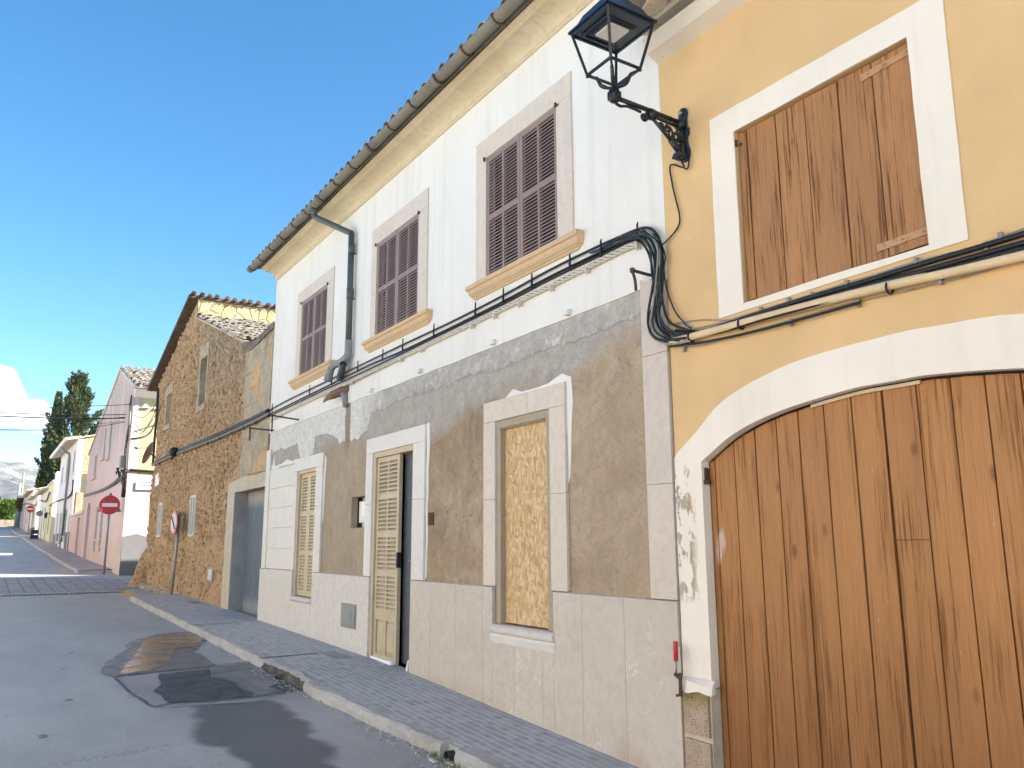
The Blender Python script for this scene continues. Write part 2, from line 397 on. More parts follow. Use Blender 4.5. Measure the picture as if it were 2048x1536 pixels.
paint('teal_cable', (.014, .042, .040), .5, .4)
paint('blue_cable', (.03, .09, .22), .5, .4)
paint('grey_cable', (.30, .28, .25), .7, .3, (.10, .09, .08))
paint('white_cable', (.62, .57, .48), .7, .3, (.34, .29, .22))
paint('pipe_grey', (.085, .10, .10), .45, .4)
paint('pipe_light', (.25, .255, .25), .6, .3, (.4, .38, .35))
paint('fibre_cement', (.235, .21, .165), .9, .2, (.11, .10, .08))
paint('conduit_ochre', (.68, .52, .31), .6, .35, (.82, .78, .70))
paint('steel', (.34, .35, .35), .4, .5, metal=.6)
paint('galvanised', (.30, .31, .32), .5, .5, metal=.4)
paint('rusty_iron', (.08, .05, .035), .8, .3, (.16, .075, .035))
paint('red_paint', (.50, .015, .025), .35, .5)
paint('white_paint', (.80, .80, .78), .4, .4)
paint('blue_sign', (.03, .09, .38), .4, .4)
paint('grey_plastic', (.24, .245, .25), .5, .4)
paint('light_plastic', (.55, .54, .51), .5, .4)
paint('brown_rag', (.22, .145, .095), .95, .1, (.42, .33, .24))
paint('dark_interior', (.05, .05, .055), .9, .1)
paint('clay_red', (.33, .15, .11), .6, .3)
paint('bird_clay', (.36, .22, .14), .9, .1)
paint('lens_plastic', (.62, .62, .58), .25, .5)
paint('yellow_paint', (.62, .45, .16), .8, .2, (.3, .26, .2))
paint('glass_dark', (.03, .035, .04), .12, .6)
paint('concrete_post', (.42, .40, .37), .9, .2)

def osb():
    g = G('osb_board', .7, .25)
    cols = None; hs = None
    for i, (a, sc) in enumerate(((.3, 11), (-.5, 13), (1.2, 10), (-.1, 15))):
        ca, sa = math.cos(a), math.sin(a)
        x = g.m('ADD', g.m('MULTIPLY', g.xyz[0], ca), g.m('MULTIPLY', g.xyz[2], sa)); z = g.m('SUBTRACT', g.m('MULTIPLY', g.xyz[2], ca), g.m('MULTIPLY', g.xyz[0], sa))
        v = g.node('ShaderNodeCombineXYZ', {0: g.m('MULTIPLY', x, 3.2), 1: float(i * 7), 2: z}).outputs[0]
        n = g.node('ShaderNodeTexVoronoi', {'Vector': v, 'Scale': sc, 'Randomness': 1.0}, feature='F1')
        cc = g.node('ShaderNodeSeparateColor', {0: n.outputs['Color']})
        col = g.ramp(cc.outputs[0], [(0, (.48, .30, .14)), (.3, (.57, .375, .185)), (.65, (.67, .475, .265)), (1, (.78, .60, .38))])
        if cols is None: cols, hs = col, cc.outputs[1]
        else:
            k = g.m('GREATER_THAN', cc.outputs[2], .52); cols = g.mix(k, cols, col); hs = g.m('ADD', g.m('MULTIPLY', hs, .5), g.m('MULTIPLY', cc.outputs[1], .5))
    cols = g.mix(g.mr(g.noise(1, 4, .6, sc=(60, 60, 9)), .35, .75, 0, .35), cols, (.33, .18, .07))
    M['osb_board'] = g.done(cols, None, g.bump(hs, .4, .003))
osb()

def rubble():
    g = G('rubble_stone', .95, .1)
    X, Y, Z = g.xyz
    w = g.node('ShaderNodeVectorMath', {0: g.pos, 1: g.node('ShaderNodeVectorMath', {0: g.noise(5, 3, .6, col=True), 1: (.12, .12, .12)}, operation='MULTIPLY').outputs[0]}, operation='ADD').outputs[0]
    d = g.vor(7.5, 'F1', 'Distance', vec=w); cc = g.node('ShaderNodeSeparateColor', {0: g.vor(7.5, 'F1', 'Color', vec=w)})
    d2 = g.vor(17, 'F1', 'Distance', vec=w); c2 = g.node('ShaderNodeSeparateColor', {0: g.vor(17, 'F1', 'Color', vec=w)})
    n1 = g.noise(.55, 5, .62); n2 = g.noise(3.2, 6, .68); n3 = g.noise(30, 4, .7)
    base = g.ramp(n1, [(.3, (.62, .39, .225)), (.5, (.74, .48, .275)), (.7, (.76, .56, .365))])
    base = g.mix(g.mr(n2, .5, .72, 0, .6), base, (.74, .44, .23))
    grey = g.m('MULTIPLY', g.mr(Z, 2.6, 4.4), g.mr(X, -21.8, -19.6))
    base = g.mix(g.m('MULTIPLY', grey, .75), base, (.46, .39, .285))
    st = g.ramp(cc.outputs[0], [(0, (.34, .20, .115)), (.35, (.54, .345, .20)), (.7, (.70, .51, .33)), (1, (.84, .70, .52))])
    big = g.m('MULTIPLY', g.mr(d, .50, .36), g.m('GREATER_THAN', cc.outputs[1], .45))
    sm = g.m('MULTIPLY', g.mr(d2, .48, .36), g.m('GREATER_THAN', c2.outputs[1], .4))
    s2 = g.ramp(c2.outputs[0], [(0, (.27, .16, .09)), (.5, (.56, .37, .22)), (1, (.80, .64, .46))])
    low = g.mr(g.m('ADD', Z, g.m('MULTIPLY', n2, .9)), -.3, .5)
    c = g.mix(g.m('MULTIPLY', sm, g.mr(low, 0, 1, .25, .7)), base, s2); c = g.mix(g.m('MULTIPLY', big, g.mr(low, 0, 1, .15, .62)), c, st)
    c = g.mix(g.mr(n3, .48, .68, 0, .45), c, (.22, .135, .085))
    h = g.m('ADD', g.m('MULTIPLY', g.m('MULTIPLY', big, g.mr(d, .5, 0)), 1.3), g.m('MULTIPLY', g.m('MULTIPLY', sm, g.mr(d2, .5, 0)), .8)); h = g.m('ADD', h, g.m('ADD', g.m('MULTIPLY', n3, .7), n2))
    c = g.mix(g.mr(g.isl, .02, 1, 0, .55), c, g.ramp(g.m('FRACT', g.m('MULTIPLY', g.isl, 7.3)), [(0, (.34, .21, .125)), (.35, (.56, .38, .235)), (.7, (.76, .59, .42)), (1, (.86, .76, .62))]))
    M['rubble_stone'] = g.done(c, None, g.bump(h, 1.0, .10))
rubble()
def mares():
    g = G('mares_blocks', .95, .1)
    n1 = g.noise(1.1, 6, .68, dist=.5); n2 = g.noise(5, 6, .7); n3 = g.noise(34, 4, .7)
    c = g.ramp(n1, [(.30, (.25, .215, .17)), (.42, (.40, .34, .255)), (.52, (.50, .42, .31)), (.62, (.68, .41, .20)), (.75, (.70, .52, .33))])
    c = g.mix(g.mr(n2, .50, .64, 0, .7), c, (.27, .235, .19)); c = g.mix(g.m('MULTIPLY', g.isl, .25), c, (.36, .32, .25))
    c = g.mix(g.mr(n3, .55, .8, 0, .4), c, (.14, .10, .07))
    M['mares_blocks'] = g.done(c, None, g.bump(g.m('ADD', g.m('MULTIPLY', n3, .5), n2), 1, .03))
mares()
def yellow_rubble():
    g = G('sunny_rubble', .95, .1)
    d = g.vor(3.2, 'DISTANCE_TO_EDGE', 'Distance'); n2 = g.noise(4, 6, .7); n3 = g.noise(22, 4, .7)
    c = g.ramp(n2, [(.3, (.40, .29, .15)), (.55, (.56, .44, .25)), (.75, (.62, .52, .35))])
    c = g.mix(g.m('MULTIPLY', g.mr(d, 0, .03, 1, 0), .22), c, (.30, .22, .12)); c = g.mix(g.mr(n3, .55, .75, 0, .4), c, (.25, .17, .09))
    M['sunny_rubble'] = g.done(c, None, g.bump(g.m('ADD', n3, g.mr(d, 0, .12)), 1, .04))
yellow_rubble()
def pocked():
    g = G('pocked_block', .95, .1)
    d = g.vor(70, 'F1', 'Distance'); n = g.noise(60, 4, .7); n1 = g.noise(4, 5, .6)
    c = g.ramp(n1, [(.3, (.36, .26, .19)), (.7, (.50, .38, .29))]); pit = g.m('MULTIPLY', g.mr(d, .16, .28, 1, 0), g.m('GREATER_THAN', g.noise(22, 3), .46))
    c = g.mix(g.m('MULTIPLY', pit, .85), c, (.09, .06, .04)); c = g.mix(g.mr(n, .55, .75, 0, .6), c, (.60, .50, .42))
    moss = g.m('MULTIPLY', g.mr(g.m('ADD', g.xyz[2], g.m('MULTIPLY', n, .1)), -1.06, -.98), .7)
    c = g.mix(moss, c, (.24, .19, .06))
    M['pocked_block'] = g.done(c, None, g.bump(g.m('SUBTRACT', n, g.m('MULTIPLY', pit, 2)), 1, .006))
pocked()
def tile(name, a, b, c_, lich):
    g = G(name, .9, .15)
    n1 = g.noise(2.2, 6, .7, vec=g.isl_vec((1, 1, 1))); n2 = g.noise(24, 4, .7)
    c = g.ramp(g.isl, [(0, a), (.5, b), (1, c_)]); c = g.mix(g.mr(n1, .45, .6, 0, .85), c, lich); c = g.mix(g.mr(n2, .55, .75, 0, .6), c, (.10, .09, .075))
    M[name] = g.done(c, None, g.bump(n2, .8, .008))
tile('old_tile', (.36, .29, .22), (.42, .36, .28), (.33, .27, .22), (.58, .54, .46))
tile('red_tile', (.36, .17, .10), (.42, .23, .14), (.28, .15, .10), (.46, .38, .30))
tile('dark_tile', (.17, .13, .11), (.22, .17, .14), (.14, .11, .10), (.26, .24, .2))
tile('white_tile', (.62, .54, .46), (.66, .57, .48), (.56, .46, .38), (.70, .62, .54))

DAMP = [(-8.25, -1.95, .55, .48), (-7.6, -2.05, .65, .50), (-6.9, -2.0, .62, .42), (-6.3, -2.05, .60, .34), (-5.7, -2.1, .60, .30)]
def asphalt(name, a, b, rough=.9, wet=0, damp=False):
    g = G(name, rough, .3)
    n1 = g.noise(.5, 5, .6); n2 = g.noise(3.5, 6, .7); n3 = g.noise(170, 2, .7); v = g.vor(110, 'F1', 'Distance')
    ns = g.noise(1, 5, .6, sc=(.35, 1.6, 1))
    c = g.mix(g.mr(n1, .35, .65), a, b); c = g.mix(g.mr(ns, .5, .72, 0, .4), c, tuple(x * 1.25 for x in b)); c = g.mix(g.mr(n2, .55, .75, 0, .35), c, tuple(x * .72 for x in a))
    cs = g.node('ShaderNodeSeparateColor', {0: g.vor(110, 'F1', 'Color')})
    c = g.mix(g.m('MULTIPLY', g.mr(v, .35, .2), g.mr(cs.outputs[0], .5, 1, 0, .7)), c, tuple(min(1, x * 2.0) for x in b)); c = g.mix(g.mr(n3, .50, .75, 0, .55), c, tuple(x * .45 for x in a))
    e = g.vor(.55, 'DISTANCE_TO_EDGE', 'Distance', vec=g.node('ShaderNodeVectorMath', {0: g.pos, 1: g.node('ShaderNodeVectorMath', {0: g.noise(2.2, 6, .7, col=True), 1: (1, 1, 1)}, operation='MULTIPLY').outputs[0]}, operation='ADD').outputs[0])
    cm = g.m('MULTIPLY', g.mr(e, 0, .007, 1, 0), g.mr(g.noise(.6, 3), .5, .6)); c = g.mix(g.m('MULTIPLY', cm, .6), c, tuple(x * .35 for x in a))
    spot = g.m('MULTIPLY', g.mr(g.vor(1.6), .035, .06, 1, 0), .7); c = g.mix(spot, c, tuple(x * .4 for x in a)); c = g.mix(g.mr(g.noise(28, 4, .75), .5, .72, 0, .3), c, tuple(x * .55 for x in a)); c = g.mix(g.mr(g.noise(1, 6, .7, sc=(.8, 2.6, 1)), .56, .7, 0, .35), c, tuple(x * .8 for x in a))
    h = g.m('ADD', g.m('MULTIPLY', g.mr(v, .5, 0), .8), g.m('SUBTRACT', g.m('MULTIPLY', n3, .5), cm))
    rr = None
    if damp:                               # drying damp stain running down the road from the wet patch
        X, Y, Z = g.xyz; dm = None
        wx = g.m('ADD', X, g.m('MULTIPLY', g.m('SUBTRACT', g.noise(1.6, 2, .5), .5), .42)); wy = g.m('ADD', Y, g.m('MULTIPLY', g.m('SUBTRACT', g.noise(1.9, 2, .5), .5), .34))
        for cx, cy, rx, ry in DAMP:
            ex = g.m('DIVIDE', g.m('SUBTRACT', wx, cx), rx); ey = g.m('DIVIDE', g.m('SUBTRACT', wy, cy), ry); q = g.m('ADD', g.m('MULTIPLY', ex, ex), g.m('MULTIPLY', ey, ey))
            dm = q if dm is None else g.m('MINIMUM', dm, q)
        k = g.mr(dm, .68, 1.22, 1, 0, smooth=True); c = g.mix(g.m('MULTIPLY', k, .80), c, tuple(x * .21 for x in (.24, .285, .36))); rr = g.mr(k, 0, 1, .55, .45)
    if wet: rr = g.mr(g.noise(5, 5, .65), .4, .65, wet, wet + .22)
    M[name] = g.done(c, rr, g.bump(h, .55 if not wet else .35, .006))
    return g
asphalt('asphalt', (.33, .325, .325), (.41, .40, .395), .55, damp=True)
asphalt('asphalt_patch', (.26, .26, .27), (.32, .32, .325), .55)
asphalt('wet_asphalt', (.034, .044, .060), (.055, .068, .088), .5, .40)
asphalt('damp_asphalt', (.13, .138, .155), (.18, .188, .205), .4, .34)
def water():
    g = G('puddle_water', .04, .5)
    n = g.noise(2.2, 5, .6); c = g.mix(g.mr(n, .4, .65), (.09, .088, .09), (.125, .118, .112))
    M['puddle_water'] = g.done(c, g.mr(g.noise(3, 5, .65), .40, .62, .10, .34), g.bump(g.m('ADD', g.noise(5, 3), g.m('MULTIPLY', g.noise(120, 2), .6)), .22, .01))
water()
asphalt('wet_film', (.125, .13, .145), (.165, .17, .185), .35, .33)
def pavement():
    g = G('pavement_tiles', .82, .25)
    X, Y, Z = g.xyz
    # strips ~7 cm wide along the street, staggered cross joints; every tile has its own tone
    row = g.m('DIVIDE', Y, .0735); ri = g.m('FLOOR', row); rf = g.m('FRACT', row)
    off = g.m('FRACT', g.m('MULTIPLY', g.m('SINE', g.m('MULTIPLY', g.m('FLOOR', g.m('DIVIDE', ri, 3.0)), 12.9898)), 43758.5))
    colx = g.m('ADD', g.m('DIVIDE', X, .105), g.m('MULTIPLY', off, 2)); ci = g.m('FLOOR', colx); cf = g.m('FRACT', colx)
    n3 = g.noise(90, 3, .7); n2 = g.noise(5, 6, .7); n1 = g.noise(1.1, 5, .6)
    jr = g.m('MULTIPLY', g.m('SUBTRACT', n2, .5), .05)
    dl = g.m('MINIMUM', rf, g.m('SUBTRACT', 1.0, rf)); dc = g.m('MINIMUM', cf, g.m('SUBTRACT', 1.0, cf))
    jl = g.mr(g.m('ADD', dl, jr), .06, .10, 1, 0); jc = g.mr(g.m('ADD', dc, jr), .035, .07, 1, 0)
    wn = g.node('ShaderNodeTexWhiteNoise', {'Vector': g.node('ShaderNodeCombineXYZ', {0: ci, 1: ri, 2: 0.0}).outputs[0]}).outputs['Value']
    c = g.ramp(wn, [(0, (.30, .295, .30)), (.5, (.385, .38, .38)), (1, (.46, .45, .44))])
    c = g.mix(g.mr(n1, .4, .65, 0, .5), c, (.39, .385, .395)); c = g.mix(g.mr(n3, .5, .8, 0, .35), c, (.20, .20, .205))
    jv = g.mr(n2, .35, .6, .35, .9)
    c = g.mix(g.m('MULTIPLY', jl, jv), c, (.66, .655, .655)); c = g.mix(g.m('MULTIPLY', g.m('MULTIPLY', jc, jv), g.mr(wn, .2, .5, .45, 1.0)), c, (.48, .48, .48))
    # cement smears along the house wall
    sm = g.m('MULTIPLY', g.mr(g.m('ADD', Y, g.m('MULTIPLY', n2, .25)), -.22, .02), g.mr(g.noise(3, 6, .7), .42, .6))
    c = g.mix(g.m('MULTIPLY', sm, .8), c, (.36, .355, .36))
    sp = g.m('MULTIPLY', g.mr(g.vor(4.5), .05, .09, 1, 0), g.mr(g.noise(2, 3), .5, .6)); c = g.mix(g.m('MULTIPLY', sp, .8), c, (.55, .54, .52))
    h = g.m('SUBTRACT', g.m('MULTIPLY', n3, .25), g.m('MULTIPLY', g.m('MAXIMUM', jl, jc), .8))
    M['pavement_tiles'] = g.done(c, None, g.bump(h, .5, .004))
    g = G('crossing_slabs', .85, .25)
    X, Y, Z = g.xyz
    br = g.node('ShaderNodeTexBrick', {'Vector': g.node('ShaderNodeCombineXYZ', {0: X, 1: Y, 2: 0.0}).outputs[0], 'Color1': (.23, .23, .25), 'Color2': (.30, .295, .315), 'Mortar': (.06, .06, .065), 'Scale': 1.0, 'Mortar Size': .012, 'Brick Width': .45, 'Row Height': .34})
    br.offset = .5
    c = g.mix(g.mr(g.noise(2, 6, .65), .4, .7, 0, .5), br.outputs['Color'], (.33, .33, .34))
    M['crossing_slabs'] = g.done(c, None, g.bump(g.noise(60, 3), .3, .004))
pavement()
def simple(name, cols, scale, rough=.9, bd=.01, sc=None):
    g = G(name, rough, .2)
    n = g.noise(scale, 6, .7, sc=sc); n3 = g.noise(scale * 9, 4, .7)
    c = g.ramp(n, [(.25 + .5 * i / max(1, len(cols) - 1), x) for i, x in enumerate(cols)]); c = g.mix(g.mr(n3, .5, .8, 0, .4), c, tuple(x * .55 for x in cols[0]))
    M[name] = g.done(c, None, g.bump(g.m('ADD', n3, n), .8, bd))
simple('kerb_stone', [(.32, .30, .275), (.44, .42, .395), (.53, .51, .49)], 3, .9, .012)
simple('kerb_dark', [(.06, .06, .055), (.11, .10, .09), (.2, .18, .15)], 5, .8, .02)
simple('smooth_mortar', [(.42, .36, .27), (.54, .48, .38), (.60, .54, .44)], 2, .95, .006)
simple('reveal_mortar', [(.26, .26, .25), (.34, .345, .34), (.42, .41, .39)], 2.2, .95, .008)
simple('far_pavement', [(.34, .275, .25), (.44, .37, .335), (.50, .44, .40)], 1.3, .9, .006)
simple('ground_soil', [(.20, .17, .10), (.26, .22, .13), (.16, .17, .08)], .05, .95, .05)
simple('field_wall', [(.22, .15, .10), (.36, .27, .19), (.46, .38, .29)], 2.5, .95, .06)
simple('verge', [(.055, .042, .034), (.10, .075, .06), (.16, .11, .085)], 4, .95, .01)
simple('bark', [(.10, .075, .055), (.16, .12, .09)], 5, .95, .03)
simple('hill_rock', [(.06, .085, .055), (.12, .13, .115), (.24, .235, .23), (.33, .32, .315)], .012, .95, .4, sc=(1, 1, 2.2))
def corrugated():
    g = G('corrugated_steel', .5, .4, .35)
    n = g.noise(1, 5, .6, sc=(14, 14, .6)); zz = g.m('ADD', g.xyz[2], g.m('MULTIPLY', n, .25))
    c = g.mix(g.mr(n, .4, .7), (.125, .165, .20), (.17, .21, .245))
    c = g.mix(g.mr(g.xyz[1], .265, .288), c, tuple(x * .38 for x in (.15, .19, .22)))  # groove shade painted into the colour by depth, so the ribs stand out
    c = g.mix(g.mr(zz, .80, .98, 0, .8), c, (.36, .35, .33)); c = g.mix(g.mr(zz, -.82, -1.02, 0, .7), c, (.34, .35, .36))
    M['corrugated_steel'] = g.done(c, None, g.bump(n, .2, .003))
corrugated()
def leaf(name, cols, trans=.0):
    g = G(name, .7, .2)
    c = g.ramp(g.isl, [(i / max(1, len(cols) - 1), x) for i, x in enumerate(cols)])
    M[name] = g.done(c)
leaf('cypress_leaf', [(.018, .032, .012), (.035, .055, .02), (.055, .08, .03)])
leaf('cedar_leaf', [(.035, .05, .022), (.07, .09, .035), (.13, .15, .06)])
leaf('bush_leaf', [(.06, .11, .02), (.11, .18, .035), (.16, .24, .05)])
leaf('dry_leaf', [(.13, .10, .04), (.18, .16, .06), (.1, .12, .04)])
leaf('wood_leaf', [(.035, .06, .025), (.055, .085, .035), (.08, .11, .045)])
# ---------------------------------------------------------------- ground, road, pavements
def GP(x, y, off=-.125):                   # photo measurement -> point on the road surface
    d = ray(x, y) / FPX; t = 2.0
    while t < 400 and EYE.z + d.z * t > gz(d.x * t) + off: t *= 1.004
    lo, hi = t / 1.004, t
    for _ in range(30):
        m = (lo + hi) / 2
        if d.z * m < gz(d.x * m) + off: hi = m
        else: lo = m
    return (d.x * hi, d.y * hi - DIST)
XS = [-600, -500, -400, -300, -240, -200, -170] + [-150 + i * 2.5 for i in range(40)] + [-50 + i * .25 for i in range(int(58 / .25))] + [8, 12, 20, 40, 60]
def lofted(name, mat, fn, xs, kind='structure', smooth=False):   # fn(x) -> list of (y, z)
    mb = MB(); n = None
    for x in xs:
        row = fn(x); n = len(row); mb.v += [(x, y, z) for y, z in row]
    for i in range(len(xs) - 1):
        for k in range(n - 1):
            a = i * n + k; mb.f.append((a, a + n, a + n + 1, a + 1)); mb.sm.append(smooth)
    return tag(mb.build(name, mat), kind=kind)
lofted('ground', M['ground_soil'], lambda x: [(-900, gz(x) - .6), (-40, gz(x) - .5), (-9, gz(x) - .3), (.2, gz(x) - .3), (40, gz(x) - .3), (900, gz(x) + 2)], [-4200, -3000, -2000, -1200] + XS + [300, 1500])
lofted('road', M['asphalt'], lambda x: [(-8.2, gz(x) - .135), (-6, gz(x) - .125), (-3, gz(x) - .125), (kerb_y(x) + .06, gz(x) - .125), (.3, gz(x) - .125)], [x for x in XS if -150 <= x <= 20])
sx = [-34.5 + i * .5 for i in range(19)]
lofted('side_street', M['asphalt'], lambda x: [(.3, gz(x) - .125), (30, gz(x) - .1)], sx)
def sheet(name, pts, off, mat, z=lambda x: gz(x) - .125, amp=0.0, seed=1, kind='structure', label=None, cat=None):
    if amp: pts = rough_line(list(pts) + [pts[0]], .06, amp, seed)[:-1]
    bm = bmesh.new(); vs = [bm.verts.new((p[0], p[1], 0)) for p in pts]
    for t in tessellate_polygon([[Vector((p[0], p[1], 0)) for p in pts]]):
        try: bm.faces.new([vs[i] for i in t])
        except ValueError: pass
    x0, x1 = min(p[0] for p in pts), max(p[0] for p in pts)
    k = math.ceil(x0 / .25)
    while k * .25 < x1:
        bmesh.ops.bisect_plane(bm, geom=bm.verts[:] + bm.edges[:] + bm.faces[:], plane_co=(k * .25, 0, 0), plane_no=(1, 0, 0)); k += 1
    for v in bm.verts: v.co.z = z(v.co.x) + off
    bmesh.ops.recalc_face_normals(bm, faces=bm.faces)
    for f in bm.faces:
        if f.normal.z < 0: f.normal_flip()
    me = bpy.data.meshes.new(name); bm.to_mesh(me); bm.free(); me.materials.append(mat)
    o = bpy.data.objects.new(name, me); COL.objects.link(o)
    return tag(o, label, cat, kind=kind)
def crop(pts, ox, oy, s): return [GP(ox + x * s, oy + y * s) for x, y in pts]
A = (200, 1250, .2246); B = (100, 1100, .3906)
patch = crop([(265, 610), (270, 632), (340, 668), (420, 742), (512, 802), (610, 810), (780, 795), (1050, 780), (1200, 742), (1300, 708), (1200, 640), (1060, 565), (830, 600), (540, 635), (330, 655)], *B)
sheet('asphalt_patch', patch, .003, M['asphalt_patch'], amp=.006)
damp = crop([(765, 800), (768, 850), (775, 905), (830, 962), (930, 1022), (1040, 1042), (1130, 1085), (1200, 1150), (1420, 1180), (1440, 1110), (1420, 1040), (1330, 930), (1200, 860), (1090, 812), (1060, 778)], *B)
wetp = crop([(130, 465), (60, 450), (20, 425), (15, 395), (50, 350), (80, 300), (210, 245), (240, 210), (220, 185), (300, 145), (420, 105), (560, 75), (700, 68), (880, 60), (940, 100), (1000, 125), (900, 155), (910, 180), (860, 215), (815, 235), (870, 255), (930, 290), (990, 330), (1030, 360), (960, 385), (500, 425)], *A)
sheet('wet_stain', wetp, .0075, M['wet_film'], amp=.045, seed=5)
wet2 = crop([(520, 440), (530, 540), (490, 590), (560, 650), (620, 702), (900, 683), (1350, 642), (1370, 610), (1230, 560), (1200, 520), (1100, 480), (1010, 470), (990, 430), (960, 390), (900, 402), (700, 424)], *A)
sheet('wet_patch', wet2, .009, M['wet_asphalt'], amp=.045, seed=8)
wet3 = crop([(1010, 470), (1100, 480), (1200, 520), (1230, 560), (1370, 610), (1390, 640), (1600, 600), (1760, 560), (1830, 530), (1640, 440), (1500, 380), (1400, 325), (1050, 372), (990, 400), (990, 430)], *A)
sheet('gravel_patch', wet3, .0082, M['damp_asphalt'], amp=.045, seed=9)
foot = crop([(1500, 560), (1600, 520), (1560, 470), (1480, 420), (1440, 350), (1470, 330), (1520, 370), (1640, 440), (1830, 540), (1800, 565), (1650, 600)], *A)
sheet('wet_gutter', foot, .010, M['wet_asphalt'], amp=.015, seed=4)
pud = crop([(150, 448), (200, 395), (280, 320), (350, 200), (420, 135), (560, 95), (700, 82), (870, 78), (980, 125), (900, 150), (880, 185), (700, 215), (640, 260), (600, 330), (500, 410), (300, 430)], *A)
sheet('puddle', pud, .011, M['puddle_water'], amp=.045, seed=12)
pud2_ = crop([(560, 600), (600, 540), (700, 480), (900, 450), (1000, 480), (1150, 540), (1200, 590), (1000, 640), (700, 685), (640, 670)], *A)
def ribbon(name, pts, w, off, mat):
    P = [Vector((p[0], p[1], 0)) for p in pts]; L, Rr = [], []
    for i, p in enumerate(P):
        t = (P[min(i + 1, len(P) - 1)] - P[max(0, i - 1)]).normalized(); n = Vector((-t.y, t.x, 0)); ww = w * (.6 + .8 * abs(mnoise.noise(p * 4)))
        L.append((p + n * ww)[:2]); Rr.append((p - n * ww)[:2])
    return sheet(name, L + Rr[::-1], off, mat)
ribbon('road_seam', rough_line(crop([(130, 465), (300, 445), (500, 422), (700, 400), (960, 372), (1200, 345), (1400, 322)], *A), .08, .012, 2), .012, .0125, M['wet_asphalt'])
ribbon('road_seam', rough_line(crop([(130, 475), (200, 540), (270, 605), (360, 660), (430, 720), (480, 738), (620, 710), (900, 690), (1380, 650), (1600, 620), (1790, 570)], *A), .08, .015, 3), .014, .0125, M['wet_asphalt'])
ribbon('road_seam', rough_line(crop([(640, 490), (800, 465), (1000, 440), (1240, 405)], *A), .08, .012, 4), .010, .0130, M['wet_asphalt'])
for x, y in ((-9.6, -3.3), (-11.6, -3.2), (-8.2, -3.6), (-6.9, -3.1), (-13, -3.0)):
    sheet('road_spot', [(x + .05 * math.cos(a) * rnd(.6, 1.3), y + .035 * math.sin(a) * rnd(.6, 1.3)) for a in [i * math.pi / 5 for i in range(10)]], .005, M['damp_asphalt'])
# near pavement, its kerb, channels and covers
PE = -21.55
px_ = [x for x in XS if PE < x <= 20]
lofted('pavement', M['pavement_tiles'], lambda x: [(kerb_y(x) + .12, gz(x) - .35), (kerb_y(x) + .12, gz(x) - .022), (kerb_y(x) * .5, gz(x) - .011), (.05, gz(x))], [PE] + px_)
mb = MB(); mb.slab([(-1.1, gz(PE) - .4), (.05, gz(PE) - .4), (.05, gz(PE) - .003), (-1.1, gz(PE) - .025)], 0, .01)
mb.v = [(PE - .12 + .12 * (v[1] / .01), v[0], v[2]) for v in mb.v]
tag(mb.build('pavement_end', M['kerb_stone']), kind='structure')
def kerb_mesh(name, x0, x1, mat, top=lambda x: gz(x) - .018, bot=lambda x: gz(x) - .22, ky=kerb_y, broken=None, w=.17, step=.04):
    mb = MB(); xs = []; x = x0
    joints = []; j = x0
    while j < x1: joints.append(j); j += rnd(.5, .95)
    n = int((x1 - x0) / step); mats = []
    for i in range(n + 1):
        x = x0 + (x1 - x0) * i / n; k = ky(x); dj = min(abs(x - q) for q in joints); pin = max(0, 1 - dj / .045)
        br = 1.0 if broken and broken[0] < x < broken[1] else 0.0
        hd = .03 * br
        prof = [(0, bot(x)), (0.0, bot(x) + .09), (.002, top(x) - .05 - hd), (.012, top(x) - .014 - hd), (.035, top(x) - hd * .6), (w * .6, top(x)), (w, top(x) - .002), (w, bot(x))]
        for q, (dy, z) in enumerate(prof):
            nv = mnoise.noise_vector(Vector((x * 2.6, dy * 9 + q, z * 3))); nf = mnoise.noise_vector(Vector((x * 11, q * 3.3, 5)))
            am = .017 + .020 * br
            f = 0 if q in (0, 6, 7) else 1
            mb.v.append((x, k + dy + f * (nv.y * am + nf.y * am * .6 + pin * .022 + br * .02 * max(0, nv.x)), z + f * (nv.z * am * .7 + nf.z * am * .4 - pin * .016)))
    m = 8
    for i in range(n):
        xm = x0 + (x1 - x0) * (i + .5) / n
        for q in range(m - 1):
            mb.f.append((i * m + q, (i + 1) * m + q, (i + 1) * m + q + 1, i * m + q + 1)); mb.sm.append(False)
            mats.append(1 if broken and broken[0] < xm < broken[1] and q < 4 else 0)
    for e in (0, n): mb.f.append(tuple(e * m + q for q in range(m))); mb.sm.append(False); mats.append(0)
    o = mb.build(name, [mat, M['kerb_dark']]); o.data.polygons.foreach_set('material_index', mats)
    return tag(o, kind='structure')
kerb_mesh('kerb', PE, -6.16, M['kerb_stone'], broken=(-10.45, -8.85))
kerb_mesh('kerb', -5.98, 12, M['kerb_stone'])
for a in ((430, 1258), (1010, 0)): pass
def channel(x, sk=0.0):
    sheet('pavement_channel', [(x - .02, kerb_y(x)), (x + .02, kerb_y(x)), (x + .02 + sk, -.02), (x - .02 + sk, -.02)], .004, M['kerb_dark'], z=lambda q: gz(q) - .012)
channel(-14.55); channel(-10.55)
kj = thing('drain_outlet', 'dark round drain outlet under the gap in the kerb stones', 'drain', (-6.07, -.93, gz(-6.07) - .12))
mb = MB(); mb.tube([(-6.07, -.965, gz(-6.07) - .105), (-6.07, -.6, gz(-6.07) - .09)], .045, 14, cap=False); mb.build('pipe', M['dark_interior'], kj)
mb = MB(); mb.box(-6.157, -5.983, -.9, -.75, gz(-6.07) - .3, gz(-6.07) - .03); 
mb.build('headstone', M['kerb_stone'], kj)
